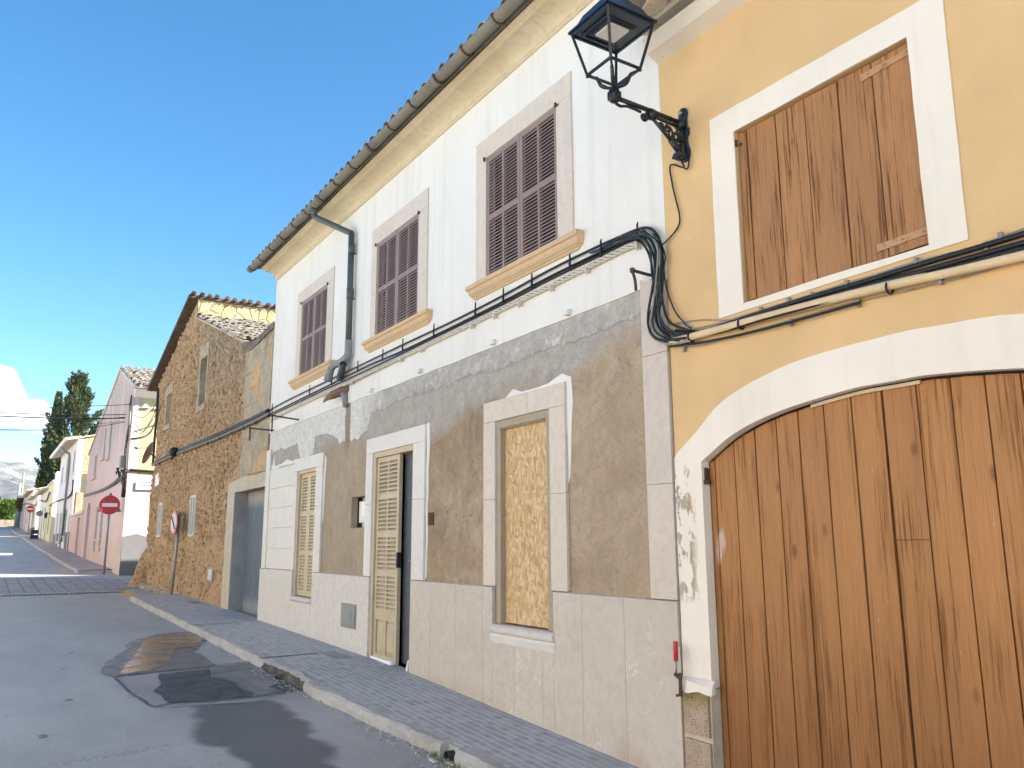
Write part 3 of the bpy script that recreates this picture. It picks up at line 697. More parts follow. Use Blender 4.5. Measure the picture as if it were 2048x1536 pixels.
def cover(px, label):
    p = [GP(x, y, -.012) for x, y in px]; c = (sum(q[0] for q in p) / 4, sum(q[1] for q in p) / 4)
    mb = MB(); w, d = .34, .13; z = gz(c[0]) - .010
    sl = (gz(c[0] + .3) - gz(c[0] - .3)) / .6
    f = lambda x, y, h: (x, y, z + (x - c[0]) * sl + h)
    mb.hexa([f(c[0] - w, c[1] - d, -.02), f(c[0] + w, c[1] - d, -.02), f(c[0] + w, c[1] + d, -.02), f(c[0] - w, c[1] + d, -.02)], [f(c[0] - w, c[1] - d, .006), f(c[0] + w, c[1] - d, .006), f(c[0] + w, c[1] + d, .006), f(c[0] - w, c[1] + d, .006)])
    for i in range(7):
        x = c[0] - w + .06 + i * .095; mb.hexa([f(x, c[1] - d + .02, .004), f(x + .05, c[1] - d + .02, .004), f(x + .05, c[1] + d - .02, .004), f(x, c[1] + d - .02, .004)], [f(x, c[1] - d + .02, .010), f(x + .05, c[1] - d + .02, .010), f(x + .05, c[1] + d - .02, .010), f(x, c[1] + d - .02, .010)])
    o = mb.build('access_cover', M['galvanised'], None, loc=(c[0], c[1], z)); tag(o, label, 'access cover', 'access covers in the pavement')
cover([(640, 1312), (660, 1319), (695, 1308), (675, 1303)], 'dark metal access cover in the pavement before the louvred cream door')
cover([(371, 1207), (380, 1210), (410, 1204), (400, 1201)], 'dark metal access cover in the pavement before the stone house')
# road paint, cross drain, raised crossing
yl = [GP(*q) for q in ((234, 1183), (252, 1180), (292, 1200), (274, 1203))]
sheet('road_line', yl, .005, M['yellow_paint'])
sheet('road_line', [GP(*q) for q in ((121, 1137), (130, 1137), (141, 1146), (128, 1146))], .005, M['yellow_paint'])
sheet('crossing', [(-25.05, -8), (-25.15, -.9), (-25.9, -.35), (-26.4, .0), (-30.0, .25), (-32.4, -3.5), (-35.2, -8)], .010, M['crossing_slabs'])
sheet('crossing_edge', [(-24.72, -8), (-24.8, -.75), (-25.16, -.85), (-25.06, -8)], .014, M['kerb_stone'])
mb = MB()
for i in range(62):
    y = -7.9 + i * .115; z = gz(-24.6) - .125 + .012; mb.box(-24.70, -24.42, y, y + .055, z - .02, z)
g_ = mb; o = g_.build('drain_grate', M['galvanised'], None, loc=(-24.5, -4.5, gz(-24.6) - .12)); tag(o, 'long slotted drain grate crossing the road before the paved crossing', 'drain grate')
sheet('drain_channel', [(-24.41, -8), (-24.41, -.8), (-24.72, -.8), (-24.72, -8)], .006, M['kerb_dark'])
# far pavement
fx = [-140 + i * 2.0 for i in range(45)] + [-50 + i * .5 for i in range(32)] + [-33.9]
lofted('far_pavement', M['far_pavement'], lambda x: [(-1.0, gz(x) - .3), (-1.0, gz(x) - .02), (.05, gz(x))], fx)
mb = MB(); mb.box(-33.9, -33.76, -1.12, .0, gz(-33.8) - .4, gz(-33.8) - .03); tag(mb.build('far_pavement_end', M['kerb_stone']), kind='structure')
kerb_mesh('far_kerb', -138, -33.9, M['kerb_stone'], ky=lambda x: -1.13, step=.25)
# crumbled wall foot of the stone house
mb = MB()
for i in range(60):
    x = rnd(-26.2, -21.6); y = -abs(random.gauss(0, .10)) - .02; s = rnd(.03, .09); z = gz(x) - .11
    c = Vector((x, y, z)); vs = [c + Vector((rnd(.6, 1) * s * a, rnd(.6, 1) * s * b, rnd(.3, .9) * s * (c2 + .6))) for a in (-1, 1) for b in (-1, 1) for c2 in (-1, 1)]
    mb.add(vs, [(0, 1, 3, 2), (4, 6, 7, 5), (0, 4, 5, 1), (2, 3, 7, 6), (0, 2, 6, 4), (1, 5, 7, 3)])
tag(mb.build('rubble_debris', M['smooth_mortar']), 'small stones and mortar crumbs along the foot of the stone house', kind='stuff')
mb = MB()
for i in range(260):
    x = random.choice((rnd(-7.2, -5.2), rnd(-10.5, -8.6), rnd(-14, -4.5))); y = kerb_y(x) - abs(random.gauss(0, .09)) - .01; s = rnd(.004, .014); z = gz(x) - .122
    c = Vector((x, y, z)); vs = [c + Vector((rnd(.6, 1) * s * a, rnd(.6, 1) * s * b, rnd(.3, .9) * s * (c2 + .6))) for a in (-1, 1) for b in (-1, 1) for c2 in (-1, 1)]
    mb.add(vs, [(0, 1, 3, 2), (4, 6, 7, 5), (0, 4, 5, 1), (2, 3, 7, 6), (0, 2, 6, 4), (1, 5, 7, 3)])
tag(mb.build('kerb_grit', M['kerb_stone']), 'grit and crumbs gathered in the gutter along the kerb', kind='stuff')

wm = MB(); random.seed(21)
for i in range(90):                        # weeds and moss at the drain gap
    x = random.gauss(-6.0, .16); y = kerb_y(x) - abs(random.gauss(0, .05)) - .005; z = gz(x) - .125; a = rnd(0, 6.28); h = rnd(.02, .07)
    p = Vector((x, y, z)); d = Vector((math.cos(a) * .5, math.sin(a) * .5, 1)).normalized(); s_ = d.orthogonal().normalized() * rnd(.002, .005)
    wm.add([p - s_, p + s_, p + d * h], [(0, 1, 2)])
tag(wm.build('weeds', M['bush_leaf'], None, recalc=False), 'small green weeds growing at the gap in the kerb', kind='stuff')
for k, (px, py) in enumerate(((866, 1524), (900, 1530))):
    x, y = GP(px, py); mb = MB(); z = gz(x) - .12; mb.hexa([(x - .05, y - .01, z), (x + .05, y - .02, z), (x + .05, y + .01, z), (x - .05, y + .015, z)], [(x - .045, y - .01, z + .012), (x + .05, y - .015, z + .008), (x + .045, y + .01, z + .01), (x - .05, y + .01, z + .014)])
    tag(mb.build('stone_chip', M['white_tile'], None, loc=(x, y, z)), ('pale stone chip lying at the foot of the kerb left of the drain gap', 'pale flat stone chip lying at the foot of the kerb below the drain gap')[k], 'stone chip', 'stone chips by the kerb')
# ---------------------------------------------------------------- the white two-storey house
WL, WR = -14.72, -4.41
wh = thing('white_house', 'white two-storey house with stripped brown lower wall and mauve louvred shutters', 'house', (-9.5, 0, gz(-9.5)))
UW = [(-13.13, -11.90, 2.62, 3.98), (-9.99, -8.70, 2.62, 4.01), (-7.08, -5.79, 2.62, 4.05)]
FR = [(-13.36, -11.64, 4.19), (-10.16, -8.46, 4.25), (-7.285, -5.555, 4.28)]
edge = rough_line([(WR, 1.955), (-7, 1.95), (-10.2, 1.945), (-12, 1.95), (WL, 1.95)], .25, .010, 3)
mb = MB(); mb.slab([(WL, 4.99), (WR, 4.99)] + edge, 0, .10, [rect(*w) for w in UW]); mb.build('wall', M['white_plaster'], wh)
# openings of the lower floor
DO = (-9.93, -8.73, gz(-9.3) - .1, 1.15); WLO = (-12.97, -12.08, -.78, 1.14); OSB = (-6.89, -5.96, -.74, 1.18); NI = (-10.69, -10.16, .21, .62)
low = [(WL + .03, gz(WL) - .3), (-9.3, gz(-9.3) - .1 - .0), (WR, gz(WR) - .35), (WR, 2.0), (WL + .03, 2.0)]
mb = MB(); dx0, dx1 = DO[0], DO[1]
mb.slab([(WL + .03, gz(WL) - .3), (dx0, gz(-9.9) - .25), (dx0, 1.15), (dx1, 1.15), (dx1, gz(-8.7) - .25), (WR, gz(WR) - .35), (WR, 2.02), (WL + .03, 2.02)], .012, .10, [rect(*WLO), rect(*OSB), rect(*NI)])
mb.build('lower_wall', M['facade_render'], wh)
mb = MB(); mb.slab([(WL, gz(WL) - .3), (WR, gz(WR) - .3), (WR, 4.99), (WL, 4.99)], .102, .34, [rect(a, b, c, d) for a, b, c, d in UW + [WLO, OSB, NI, (dx0, dx1, gz(-9.3) - .06, 1.15)]])
mb.build('wall_core', M['dark_interior'], wh)
mb = MB(); mb.box(WL, WL + .25, .341, 8, -2, 5.0); mb.box(WR - .25, WR, .341, 8, -2.3, 5.0); mb.box(WL + .251, WR - .251, 7.7, 8, -2.3, 5.0); mb.slab([(WL, -2), (WL + .02, -2), (WL + .02, 5), (WL, 5)], .1, .34)
mb.build('side_wall', M['far_white_plaster'], wh)
mb = MB(); mb.box(WL + .26, WR - .26, .342, 7.69, 1.60, 1.75); mb.box(WL + .26, WR - .26, .342, 7.69, -2.2, gz(-9.3) - .03); mb.build('floor', M['dark_interior'], wh)
# cornice, gutter, roof
mb = MB(); cp = [(0, 4.795), (-.018, 4.80), (-.022, 4.825)]
for i in range(9):
    a = i / 8 * math.pi / 2; cp.append((-.03 - .20 * (1 - math.cos(a)), 4.83 + .115 * math.sin(a)))
cp += [(-.25, 4.95), (-.25, 4.962), (-.295, 4.975), (-.30, 5.00), (.10, 5.00), (.10, 4.795)]
x = WL
while x < WR - .01:
    x2 = min(x + 1.47, WR); mb.extr(cp, x, x2 - (.003 if x2 < WR else 0)); x = x2
mb.build('cornice', M['cornice_stone'], wh)
gut = MB(); gy, gzz, gr = -.43, 5.035, .068
def halfpipe(mb, x0, x1, y, z, r, th, n=10):
    vs = []
    for x in (x0, x1):
        for rr in (r, r - th):
            for k in range(n + 1):
                a = math.pi + math.pi * k / n; vs.append((x, y + rr * math.cos(a), z + rr * math.sin(a)))
    m = n + 1; fs = []
    for k in range(n):
        fs += [(k, k + 1, 2 * m + k + 1, 2 * m + k), (m + k, 3 * m + k, 3 * m + k + 1, m + k + 1), (k, m + k, m + k + 1, k + 1), (2 * m + k, 2 * m + k + 1, 3 * m + k + 1, 3 * m + k)]
    fs += [(0, 2 * m, 3 * m, m), (n, m + n, 3 * m + n, 2 * m + n)]
    return mb.add(vs, fs, True)
x = WL - .28
while x < WR:
    x2 = min(x + 1.9, WR + .02); halfpipe(gut, x, x2, gy, gzz, gr, .008); halfpipe(gut, x2 - .08, x2, gy, gzz, gr + .006, .006); x = x2
vs = [(WL - .28, gy + gr * math.cos(math.pi + math.pi * k / 10), gzz + gr * math.sin(math.pi + math.pi * k / 10)) for k in range(11)]
gut.add(vs, [tuple(range(11))])
gut = gut.build('gutter', M['fibre_cement'], wh)
x = WL - .1
while x < WR - .1:
    mb = MB(); mb.tube([(x, gy + (gr + .012) * math.cos(a), gzz + (gr + .012) * math.sin(a)) for a in [math.pi * (1 + k / 10) for k in range(11)]] + [(x, gy + .2, gzz + .03)], .009, 6)
    mb.build('gutter_bracket', M['rusty_iron'], gut); x += .62
def tiles(mb, o, along, up, nrm, nc, nr, pitch, tl, r, jit=.006, rise=0.0, skip=None):
    o, along, up, nrm = Vector(o), Vector(along).normalized(), Vector(up).normalized(), Vector(nrm).normalized()
    for c in range(nc):
        for q in range(nr):
            if skip and skip(c, q): continue
            b = o + along * (pitch * (c + .5)) + up * (tl * .86 * q) + nrm * (rise + rnd(-jit, jit)) + along * rnd(-jit, jit) * 2
            sw = along * rnd(-jit, jit) * 2
            vs = []
            for e, (s, rr, hh) in enumerate(((0, r, 0.022), (tl, r * .82, 0.0))):
                for k in range(7):
                    a = math.pi * k / 6; vs.append(b + up * s + sw * e - along * math.cos(a) * rr + nrm * (math.sin(a) * rr * .85 + hh))
            for e, (s, rr, hh) in enumerate(((0, r - .016, 0.022), (tl, (r - .016) * .82, 0.0))):
                for k in range(7):
                    a = math.pi * k / 6; vs.append(b + up * s + sw * e - along * math.cos(a) * rr + nrm * (math.sin(a) * rr * .85 + hh))
            fs = [(k, k + 1, 8 + k, 7 + k) for k in range(6)] + [(k, 14 + k, 15 + k, k + 1) for k in range(6)] + [(14 + k, 21 + k, 22 + k, 15 + k) for k in range(6)]
            mb.add(vs, fs, False)
def flat(mb, o, along, up, nrm, w, h, th): # roof deck under the tiles
    o, along, up, nrm = Vector(o), Vector(along).normalized(), Vector(up).normalized(), Vector(nrm).normalized()
    return mb.hexa([o, o + along * w, o + along * w + up * h, o + up * h], [p + nrm * th for p in (o, o + along * w, o + along * w + up * h, o + up * h)])
sl = R(19); upv = Vector((0, math.cos(sl), math.sin(sl))); nv = Vector((0, -math.sin(sl), math.cos(sl)))
rf = MB(); flat(rf, (WL - .12, -.33, 5.004), (1, 0, 0), upv, nv, WR - WL + .12, 4.7, .05)
rf.hexa([(WL - .12, 4.12, 6.52), (WR, 4.12, 6.52), (WR, 8.3, 5.0), (WL - .12, 8.3, 5.0)], [(WL - .12, 4.12, 6.6), (WR, 4.12, 6.6), (WR, 8.3, 5.08), (WL - .12, 8.3, 5.08)])
roof = rf.build('roof', M['dark_tile'], wh)
tb = MB(); tiles(tb, (WL - .14, -.42, 5.02), (1, 0, 0), upv, nv, 49, 3, .213, .42, .085, rise=.028); tb.build('roof_tiles', M['dark_tile'], roof)
gb = MB(); gb.slab([(.1, 5.0), (8, 5.0), (4.1, 6.5)], 0, .25); gb.v = [(WL + v[1], v[0], v[2]) for v in gb.v]; gb.build('gable_wall', M['far_white_plaster'], wh)
# downpipe
def FP(x, y, off=0.0): X, Z = F(x, y, off); return Vector((X, off, Z))
dp = MB(); a0 = Vector((-11.48, gy, 4.99)); a1 = Vector((-11.48, gy + .02, 4.84)); a2 = Vector((-10.80, -.075, 4.42)); a3 = Vector((-10.78, -.075, 2.72))
dp.tube([a0, a1], .047, 14); dp.tube([a1, a1 + (a2 - a1) * .02, a2 - (a2 - a1) * .02, a2], .045, 14); dp.tube([a2, a3], .045, 14)
dpo = dp.build('downpipe', M['pipe_grey'], wh)
for z in (4.10, 3.42): 
    mb = MB(); mb.tube([(-10.78, -.075, z), (-10.78, -.075, z + .16)], .052, 14); mb.tube([(-10.78, -.075, z + .02), (-10.78, .02, z + .02)], .01, 6); mb.build('pipe_clip', M['pipe_grey'], dpo)
mb = MB(); mb.tube(curve([(-10.78, -.075, 2.82), (-10.78, -.075, 2.64), (-10.80, -.09, 2.58), (-10.95, -.11, 2.535), (-11.12, -.13, 2.53), (-11.20, -.15, 2.50), (-11.22, -.17, 2.42), (-11.24, -.20, 2.30)], 5), .052, 14, cap=False)
mb.tube([(-11.226, -.18, 2.39), (-11.24, -.20, 2.30)], .058, 14, cap=False); mb.tube([(-11.225, -.178, 2.40), (-11.227, -.182, 2.38)], .045, 12)
mb.build('pipe_elbow', M['pipe_light'], dpo)
mb = MB(); mb.tube([(-11.15, -.05, 2.34), (-10.78, -.14, 2.47)], .05, 14, cap=False); mb.tube([(-10.84, -.127, 2.45), (-10.80, -.137, 2.463)], .043, 14); mb.build('pipe_stub', M['pipe_grey'], dpo)
# upper windows
def shutter(mb, x0, x1, z0, z1, y, rows, cols, stile=.05, rail=.055, th=.034, bottom=None, gap=.037, mull=.03):
    lo = z0 if bottom is None else bottom
    mb.box(x0, x0 + stile, y, y + th, z0, z1); mb.box(x1 - stile, x1, y, y + th, z0, z1)
    zs = [lo + (z1 - rail - lo) * i / rows for i in range(rows + 1)]
    mb.box(x0 + stile, x1 - stile, y + .001, y + th - .001, z1 - rail, z1)
    for k in range(rows): mb.box(x0 + stile, x1 - stile, y + .001, y + th - .001, zs[k], zs[k] + rail)
    cw = (x1 - x0 - 2 * stile - (cols - 1) * mull) / cols
    for c in range(1, cols): 
        xa = x0 + stile + c * cw + (c - 1) * mull
        for k in range(rows): mb.box(xa, xa + mull, y + .002, y + th - .002, zs[k] + rail, (zs[k + 1] if k + 1 < rows else z1 - rail))
    for c in range(cols):
        xa = x0 + stile + c * (cw + mull)
        for k in range(rows):
            za = zs[k] + rail; zb = zs[k + 1] if k + 1 < rows else z1 - rail
            n = max(2, int(round((zb - za) / gap))); st = (zb - za) / n; ts = st * .36
            for i in range(n):
                z = za + i * st
                mb.hexa([(xa, y + .004, z), (xa + cw, y + .004, z), (xa + cw, y + th - .004, z + st * .72), (xa, y + th - .004, z + st * .72)],
                        [(xa, y + .004, z + ts), (xa + cw, y + .004, z + ts), (xa + cw, y + th - .004, z + st * .72 + ts), (xa, y + th - .004, z + st * .72 + ts)])
SP = [(-.09, 0), (-.09, -.042), (-.083, -.048), (-.074, -.050), (-.070, -.060), (-.066, -.085), (-.055, -.105), (-.038, -.118), (-.034, -.128), (-.024, -.132), (-.018, -.15), (-.0, -.155), (.09, -.155), (.09, 0)]
for (x0, x1, z0, z1), (fa, fb, ft) in zip(UW, FR):
    fr = MB(); zb = 2.68
    fr.box(fa, x0 - .001, -.018, .06, zb, z1 + .0); fr.box(x1 + .001, fb, -.018, .06, zb, z1 + .0)
    xm = (fa + fb) / 2; fr.box(fa, xm - .15, -.018, .06, z1 + .002, ft); fr.box(xm - .148, fb, -.018, .06, z1 + .002, ft)
    win = fr.build('window', M['surround_stone'], wh, bevel=.004)
    # sandstone sill: moulding returned at both ends
    sm = MB(); s0, s1 = fa - .10, fb + .14
    n = len(SP)
    for e, (p0, p1, q0, q1) in enumerate((((s0), (s1), 0, 0),)):
        vs = [(p0 + (.09 + p[0]) * (1 if p[0] < .05 else .0), p[0], zb + p[1]) for p in SP] + [(p1 - (.09 + p[0]) * (1 if p[0] < .05 else .0), p[0], zb + p[1]) for p in SP]
        fs = [(i, (i + 1) % n, n + (i + 1) % n, n + i) for i in range(n)]
        sm.add(vs, fs); tr = tessellate_polygon([[Vector((p[0], p[1], 0)) for p in SP]])
        sm.add(vs[:n], [tuple(t) for t in tr]); sm.add(vs[n:], [tuple(t) for t in tr])
    sm.build('sill', M['sill_stone'], win)
    xm = (x0 + x1) / 2
    for a, b in ((x0 + .004, xm - .003), (xm + .003, x1 - .004)):
        mb = MB(); shutter(mb, a, b, 2.66, z1 - .004, -.005, 2, 2, .046, .055, .04, gap=.036)
        so = mb.build('shutter', M['mauve_paint'], win)
    for a, s in ((x0, -1), (x1, 1)):
        mb = MB(); mb.tube([(a + s * .012, -.03, z1 - .03), (a + s * .012, -.03, z1 + .01)], .012, 8); mb.tube([(a + s * .012, -.03, z1 - .02), (a + s * .05, -.012, z1 - .02)], .009, 6); mb.build('hinge', M['rusty_iron'], win)
    mb = MB(); mb.box(x0, x1, .16, .17, z0, z1); mb.build('pane', M['dark_interior'], win)
# stone trims of the lower floor
PT = -.41
def joints(x0, x1, js): 
    e = [x0] + sorted(j for j in js if x0 + .05 < j < x1 - .05) + [x1]; return list(zip(e, e[1:]))
pl = MB(); J = [-14.05, -13.4, -12.71, -11.75, -11.12, -8.22, -7.66, -7.11, -6.55, -6.1, -5.53, -5.0]
py = -.03
def panel(x0, x1, zt, zb=None, g=.0015):
    a = gz(x0) - .1 if zb is None else zb; b = gz(x1) - .1 if zb is None else zb
    pl.hexa([(x0 + g, py, a), (x1 - g, py, b), (x1 - g, .0115, b), (x0 + g, .0115, a)], [(x0 + g, py, zt), (x1 - g, py, zt), (x1 - g, .0115, zt + .008), (x0 + g, .0115, zt + .008)])
for a, b in joints(WL - .05, -12.99, J): panel(a, b, PT)
for a, b in joints(-12.99, -12.06, J): panel(a, b, -.86)
for a, b in joints(-12.06, dx0, J): panel(a, b, PT)
pl.build('plinth', M['plinth_stone'], wh, bevel=.003); pl = MB()
for a, b in joints(dx1, -6.93, J): panel(a, b, PT)
for a, b in joints(-6.93, -5.93, J): panel(a, b, -.82)
for a, b in joints(-5.93, WR - .01, J): panel(a, b, PT)
pl.build('plinth', M['plinth_stone'], wh, bevel=.003)
q = MB(); q.box(-14.72, -14.50, -.025, .011, PT + .01, .58); q.box(-14.72, -14.50, -.025, .011, .582, 1.64); q.build('corner_strip', M['ashlar_stone'], wh, bevel=.004)
q = MB(); q.box(-4.70, -4.425, -.022, .011, PT + .01, .42); q.box(-4.70, -4.425, -.022, .011, .422, 1.40); q.box(-4.70, -4.425, -.022, .011, 1.402, 2.02); q.build('corner_strip', M['pilaster_stone'], wh, bevel=.004)
q = MB(); z = PT + .012; k = 0
while z < 1.27:
    z2 = min(z + .335, 1.28)
    for a, b in joints(-14.497, -13.12, [-13.95] if k % 2 else [-13.6]): q.box(a + .001, b - .001, -.008, .0118, z + .002, z2 - .002)
    z = z2; k += 1
q.build('ashlar', M['ashlar_stone'], wh, bevel=.002)
def surround(x0, x1, z0, z1, o0, o1, zt, zb, mat, nm, js=(), y=-.024):
    s = MB()
    for a, b in ((o0, x0), (x1, o1)):
        e = [zb] + [j for j in js] + [z1]
        for c, d in zip(e, e[1:]): s.box(a, b, y, .0112, c + .001, d - .001)
    xm = x0 + (x1 - x0) * .62
    s.box(o0, xm, y, .0112, z1 + .001, zt); s.box(xm + .002, o1, y, .0112, z1 + .001, zt)
    return s.build(nm, mat, wh, bevel=.004)
# lower left window: two narrow louvred leaves
x0, x1, z0, z1 = WLO
w = surround(x0, x1, z0, z1, -13.10, -11.80, 1.34, PT + .01, M['ashlar_stone'], 'window', (.55,))
fr = MB(); fr.box(x0, x0 + .055, -.0, .09, z0, z1); fr.box(x1 - .055, x1, -.0, .09, z0, z1); fr.box(x0 + .055, x1 - .055, .001, .09, z1 - .05, z1); fr.build('frame', M['cream_paint'], w, bevel=.003)
xm = (x0 + x1) / 2
for a, b in ((x0 + .058, xm - .002), (xm + .002, x1 - .058)):
    mb = MB(); shutter(mb, a, b, z0 + .01, z1 - .053, .035, 3, 1, .075, .06, .04, gap=.047); mb.build('shutter', M['cream_paint'], w)
mb = MB(); mb.extr([(-.05, -.80), (-.055, -.82), (-.045, -.852), (.07, -.852), (.07, -.785), (-.03, -.785)], x0 - .03, x1 + .03); mb.build('sill', M['sill_white'], w, bevel=.004)
mb = MB(); mb.box(x0, x1, .20, .21, z0, z1); mb.build('pane', M['dark_interior'], w)
# boarded window
x0, x1, z0, z1 = OSB
w = surround(x0, x1, z0, z1, -7.11, -5.725, 1.385, PT + .01, M['surround_stone'], 'window', (.42,))
w['label'] = 'window closed with a chipboard panel'
fr = MB(); t = .075; fr.box(x0, x0 + t, -.006, .085, z0, z1); fr.box(x1 - t, x1, -.006, .085, z0, z1); fr.box(x0 + t, x1 - t, -.005, .085, z1 - t, z1); fr.box(x0 + t, x1 - t, .01, .05, z1 - t - .012, z1 - t); fr.build('frame', M['taupe_paint'], w, bevel=.004)
mb = MB(); mb.box(x0 + t - .01, x1 - t + .01, .052, .07, z0 + .01, z1 - t); mb.build('chipboard_panel', M['osb_board'], w)
mb = MB(); pr = [(.03, -.835)] + [(-.012 - .05 * math.sin(a), -.79 - .045 * math.cos(a)) for a in [math.pi * k / 8 for k in range(9)]] + [(.06, -.745), (.06, -.835)]
mb.extr(pr, x0 - .05, x1 + .05); mb.build('sill', M['sill_white'], w, bevel=.002)
mb = MB(); mb.extr([(-.031, -.91), (-.05, -.85), (-.03, -.825), (.01, -.825), (.01, -.91)], x0 - .06, x1 + .06); mb.build('drip_ledge', M['ashlar_stone'], w)
# ragged white mortar left along the trims
for pts, sd in (([(-6.75, 1.385), (-6.6, 1.45), (-6.45, 1.40), (-6.0, 1.42), (-5.78, 1.47), (-5.66, 1.42), (-5.64, 1.2), (-5.67, .9), (-5.70, .55), (-5.724, .5), (-5.724, 1.384)], 1), ([(-8.42, 1.36), (-8.36, 1.34), (-8.37, .9), (-8.39, .4), (-8.40, -.35), (-8.428, -.38), (-8.428, 1.3)], 2),
                ([(-14.49, 1.285), (-14.49, 1.40), (-14.42, 1.33), (-14.36, 1.52), (-14.30, 1.34), (-13.9, 1.33), (-13.6, 1.38), (-13.3, 1.33), (-13.11, 1.36), (-13.11, 1.285)], 5), ([(-11.79, 1.30), (-11.72, 1.25), (-11.75, .8), (-11.76, .4), (-11.79, .3)], 6)):
    mb = MB(); mb.slab(rough_line(pts + [pts[0]], .03, .022, sd)[:-1], .003, .0122); mb.build('mortar_edge', M['far_white_plaster'], wh)
# door
w = surround(dx0, dx1, 0, 1.15, -10.14, -8.43, 1.345, PT + .01, M['ashlar_stone'], 'door', (.50,))
w['label'] = 'half open cream louvred double door'
zb = gz(-9.3) - .06
fr = MB(); fr.box(dx0, dx0 + .07, -.006, .12, zb, 1.15); fr.box(dx1 - .05, dx1, -.004, .12, zb, 1.15); fr.box(dx0 + .07, dx1 - .05, -.005, .12, 1.08, 1.15); fr.build('frame', M['cream_paint'], w, bevel=.004)
lf = MB(); la, lb = dx0 + .075, -9.19; zl = zb + .06; zp = zl + .52
shutter(lf, la, lb, zl, 1.075, .02, 4, 2, .06, .06, .045, bottom=zp, gap=.052, mull=.035)
lf.box(la + .06, lb - .06, .046, .060, zl, zp); lf.box(la + .06, lb - .06, .021, .0458, zl, zl + .07); lf.box(la + .06, lb - .06, .021, .0458, zp - .05, zp); lf.box((la + lb) / 2 - .022, (la + lb) / 2 + .022, .0215, .0457, zl + .07, zp - .05)
lw = (lb - la - .12 - .10) / 2
for i in range(2):
    xa = (la + .075) + i * ((lb - la) / 2 - .05); xb = xa + (lb - la) / 2 - .10; lf.hexa([(xa, .0455, zl + .085), (xb, .0455, zl + .085), (xb, .0455, zp - .065), (xa, .0455, zp - .065)], [(xa + .03, .026, zl + .115), (xb - .03, .026, zl + .115), (xb - .03, .026, zp - .095), (xa + .03, .026, zp - .095)])
lfo = lf.build('door_leaf', M['cream_paint'], w, bevel=.002)
mb = MB(); mb.box(lb - .004, lb + .006, .012, .06, -.28, -.10); mb.box(lb - .03, lb - .001, .010, .019, -.28, -.10); mb.build('lock', M['black_iron'], lfo)
mb = MB(); mb.box(-9.24, dx1 - .051, .115, .15, zb + .07, 1.079); mb.build('inner_door', M['grey_door_paint'], w)
mb = MB(); mb.tube([(-8.86, .115, -.20), (-8.86, .055, -.20)], .01, 8); mb.tube([(-8.86, .06, -.20), (-8.97, .06, -.195)], .009, 8); mb.build('handle', M['steel'], w)
mb = MB(); mb.hexa([(la - .02, -.045, zl - .05), (lb, -.055, zl - .05), (lb, .018, zl - .05), (la - .02, .018, zl - .05)], [(la + .0, -.01, zl + .035), (lb - .05, -.02, zl + .035), (lb - .05, .018, zl + .035), (la, .018, zl + .035)]); mb.build('weather_bar', M['white_paint'], w, bevel=.003)
mb = MB(); mb.box(-9.18, dx1 - .05, .0, .30, zb - .04, zb + .02); mb.build('threshold', M['smooth_mortar'], w)
mb = MB(); mb.hexa([(dx1 - .13, -.02, zb), (dx1 - .05, -.03, zb), (dx1 - .05, .10, zb), (dx1 - .13, .10, zb)], [(dx1 - .07, -.01, zb + .16), (dx1 - .052, -.01, zb + .16), (dx1 - .052, .08, zb + .16), (dx1 - .07, .08, zb + .16)]); mb.build('marble_offcut', M['white_paint'], w)
# niche with a white junction box, meter door, small socket
mb = MB(); mb.box(NI[0] - .02, NI[1], .17, .19, NI[2] - .02, NI[3] + .02); mb.box(NI[0] + .10, NI[1], .085, .169, NI[2] + .07, NI[3] - .06); nb = mb.build('meter_niche', M['far_white_plaster'], wh)
mb = MB(); mb.box(NI[0] + .24, NI[1] - .02, .06, .084, NI[2] + .14, NI[3] - .07); mb.build('junction_box', M['white_paint'], nb, bevel=.01)
X0, X1, Z0, Z1 = -10.83, -10.30, -1.075, -.765
mb = MB(); mb.box(X0, X1, -.036, -.0305, Z0, Z1); mo = mb.build('meter_door', M['grey_plastic'], wh, bevel=.003)
mb = MB(); mb.box(X0 + .03, X1 - .03, -.046, -.0365, Z0 + .03, Z1 - .025); mb.box(X0 + .14, X1 - .14, -.052, -.0465, Z0 + .10, Z1 - .08); mb.build('lid', M['grey_plastic'], mo, bevel=.006)
mb = MB(); mb.box(-8.36, -8.24, -.001, .03, .20, .34); mb.box(-8.33, -8.27, -.006, -.0012, .24, .30); mb.build('socket_box', M['rusty_iron'], wh)
# chalk-line anchors along the plaster edge
for x in (-11.02, -10.05, -8.6, -6.93, -5.66):
    mb = MB(); mb.box(x - .035, x + .035, -.05, -.0005, 1.965, 2.02); mb.build('bolt_cover', M['far_white_plaster'], wh, bevel=.012)
# ---------------------------------------------------------------- the ochre house with the arched gate
yh = thing('ochre_house', 'ochre plastered house with white trims, arched plank gate and boarded upper window', 'house', (-2, 0, gz(-2)))
YL, YR = WR + .002, 6.0
GL, GRr, GT, GS = -4.14, -1.22, .875, .55
gcx, gw = (GL + GRr) / 2, (GRr - GL) / 2
def arch(cx, hw, spring, top, n=40, p=2.0):
    return [(cx - hw * math.cos(math.pi * k / n), spring + (top - spring) * (math.sin(math.pi * k / n) ** (1.0))) for k in range(n + 1)]
import bisect
def interp(pts, n=5): return [(p.x, p.z) for p in curve([(x, 0, z) for x, z in pts], n)]
half_in = [(-4.14, .55), (-3.83, .71), (-3.45, .81), (-2.95, .868), (-2.68, .872)]
inner = interp(half_in); inner = inner + [(2 * -2.68 - x, z) for x, z in inner[:-1]][::-1]
half_out = [(-4.40, .60), (-4.36, .64), (-4.19, .75), (-3.90, .95), (-3.42, 1.085), (-2.95, 1.128), (-2.68, 1.132)]
outer = interp(half_out, 4); outer = outer + [(2 * -2.68 - x, z) for x, z in outer[:-1]][::-1]
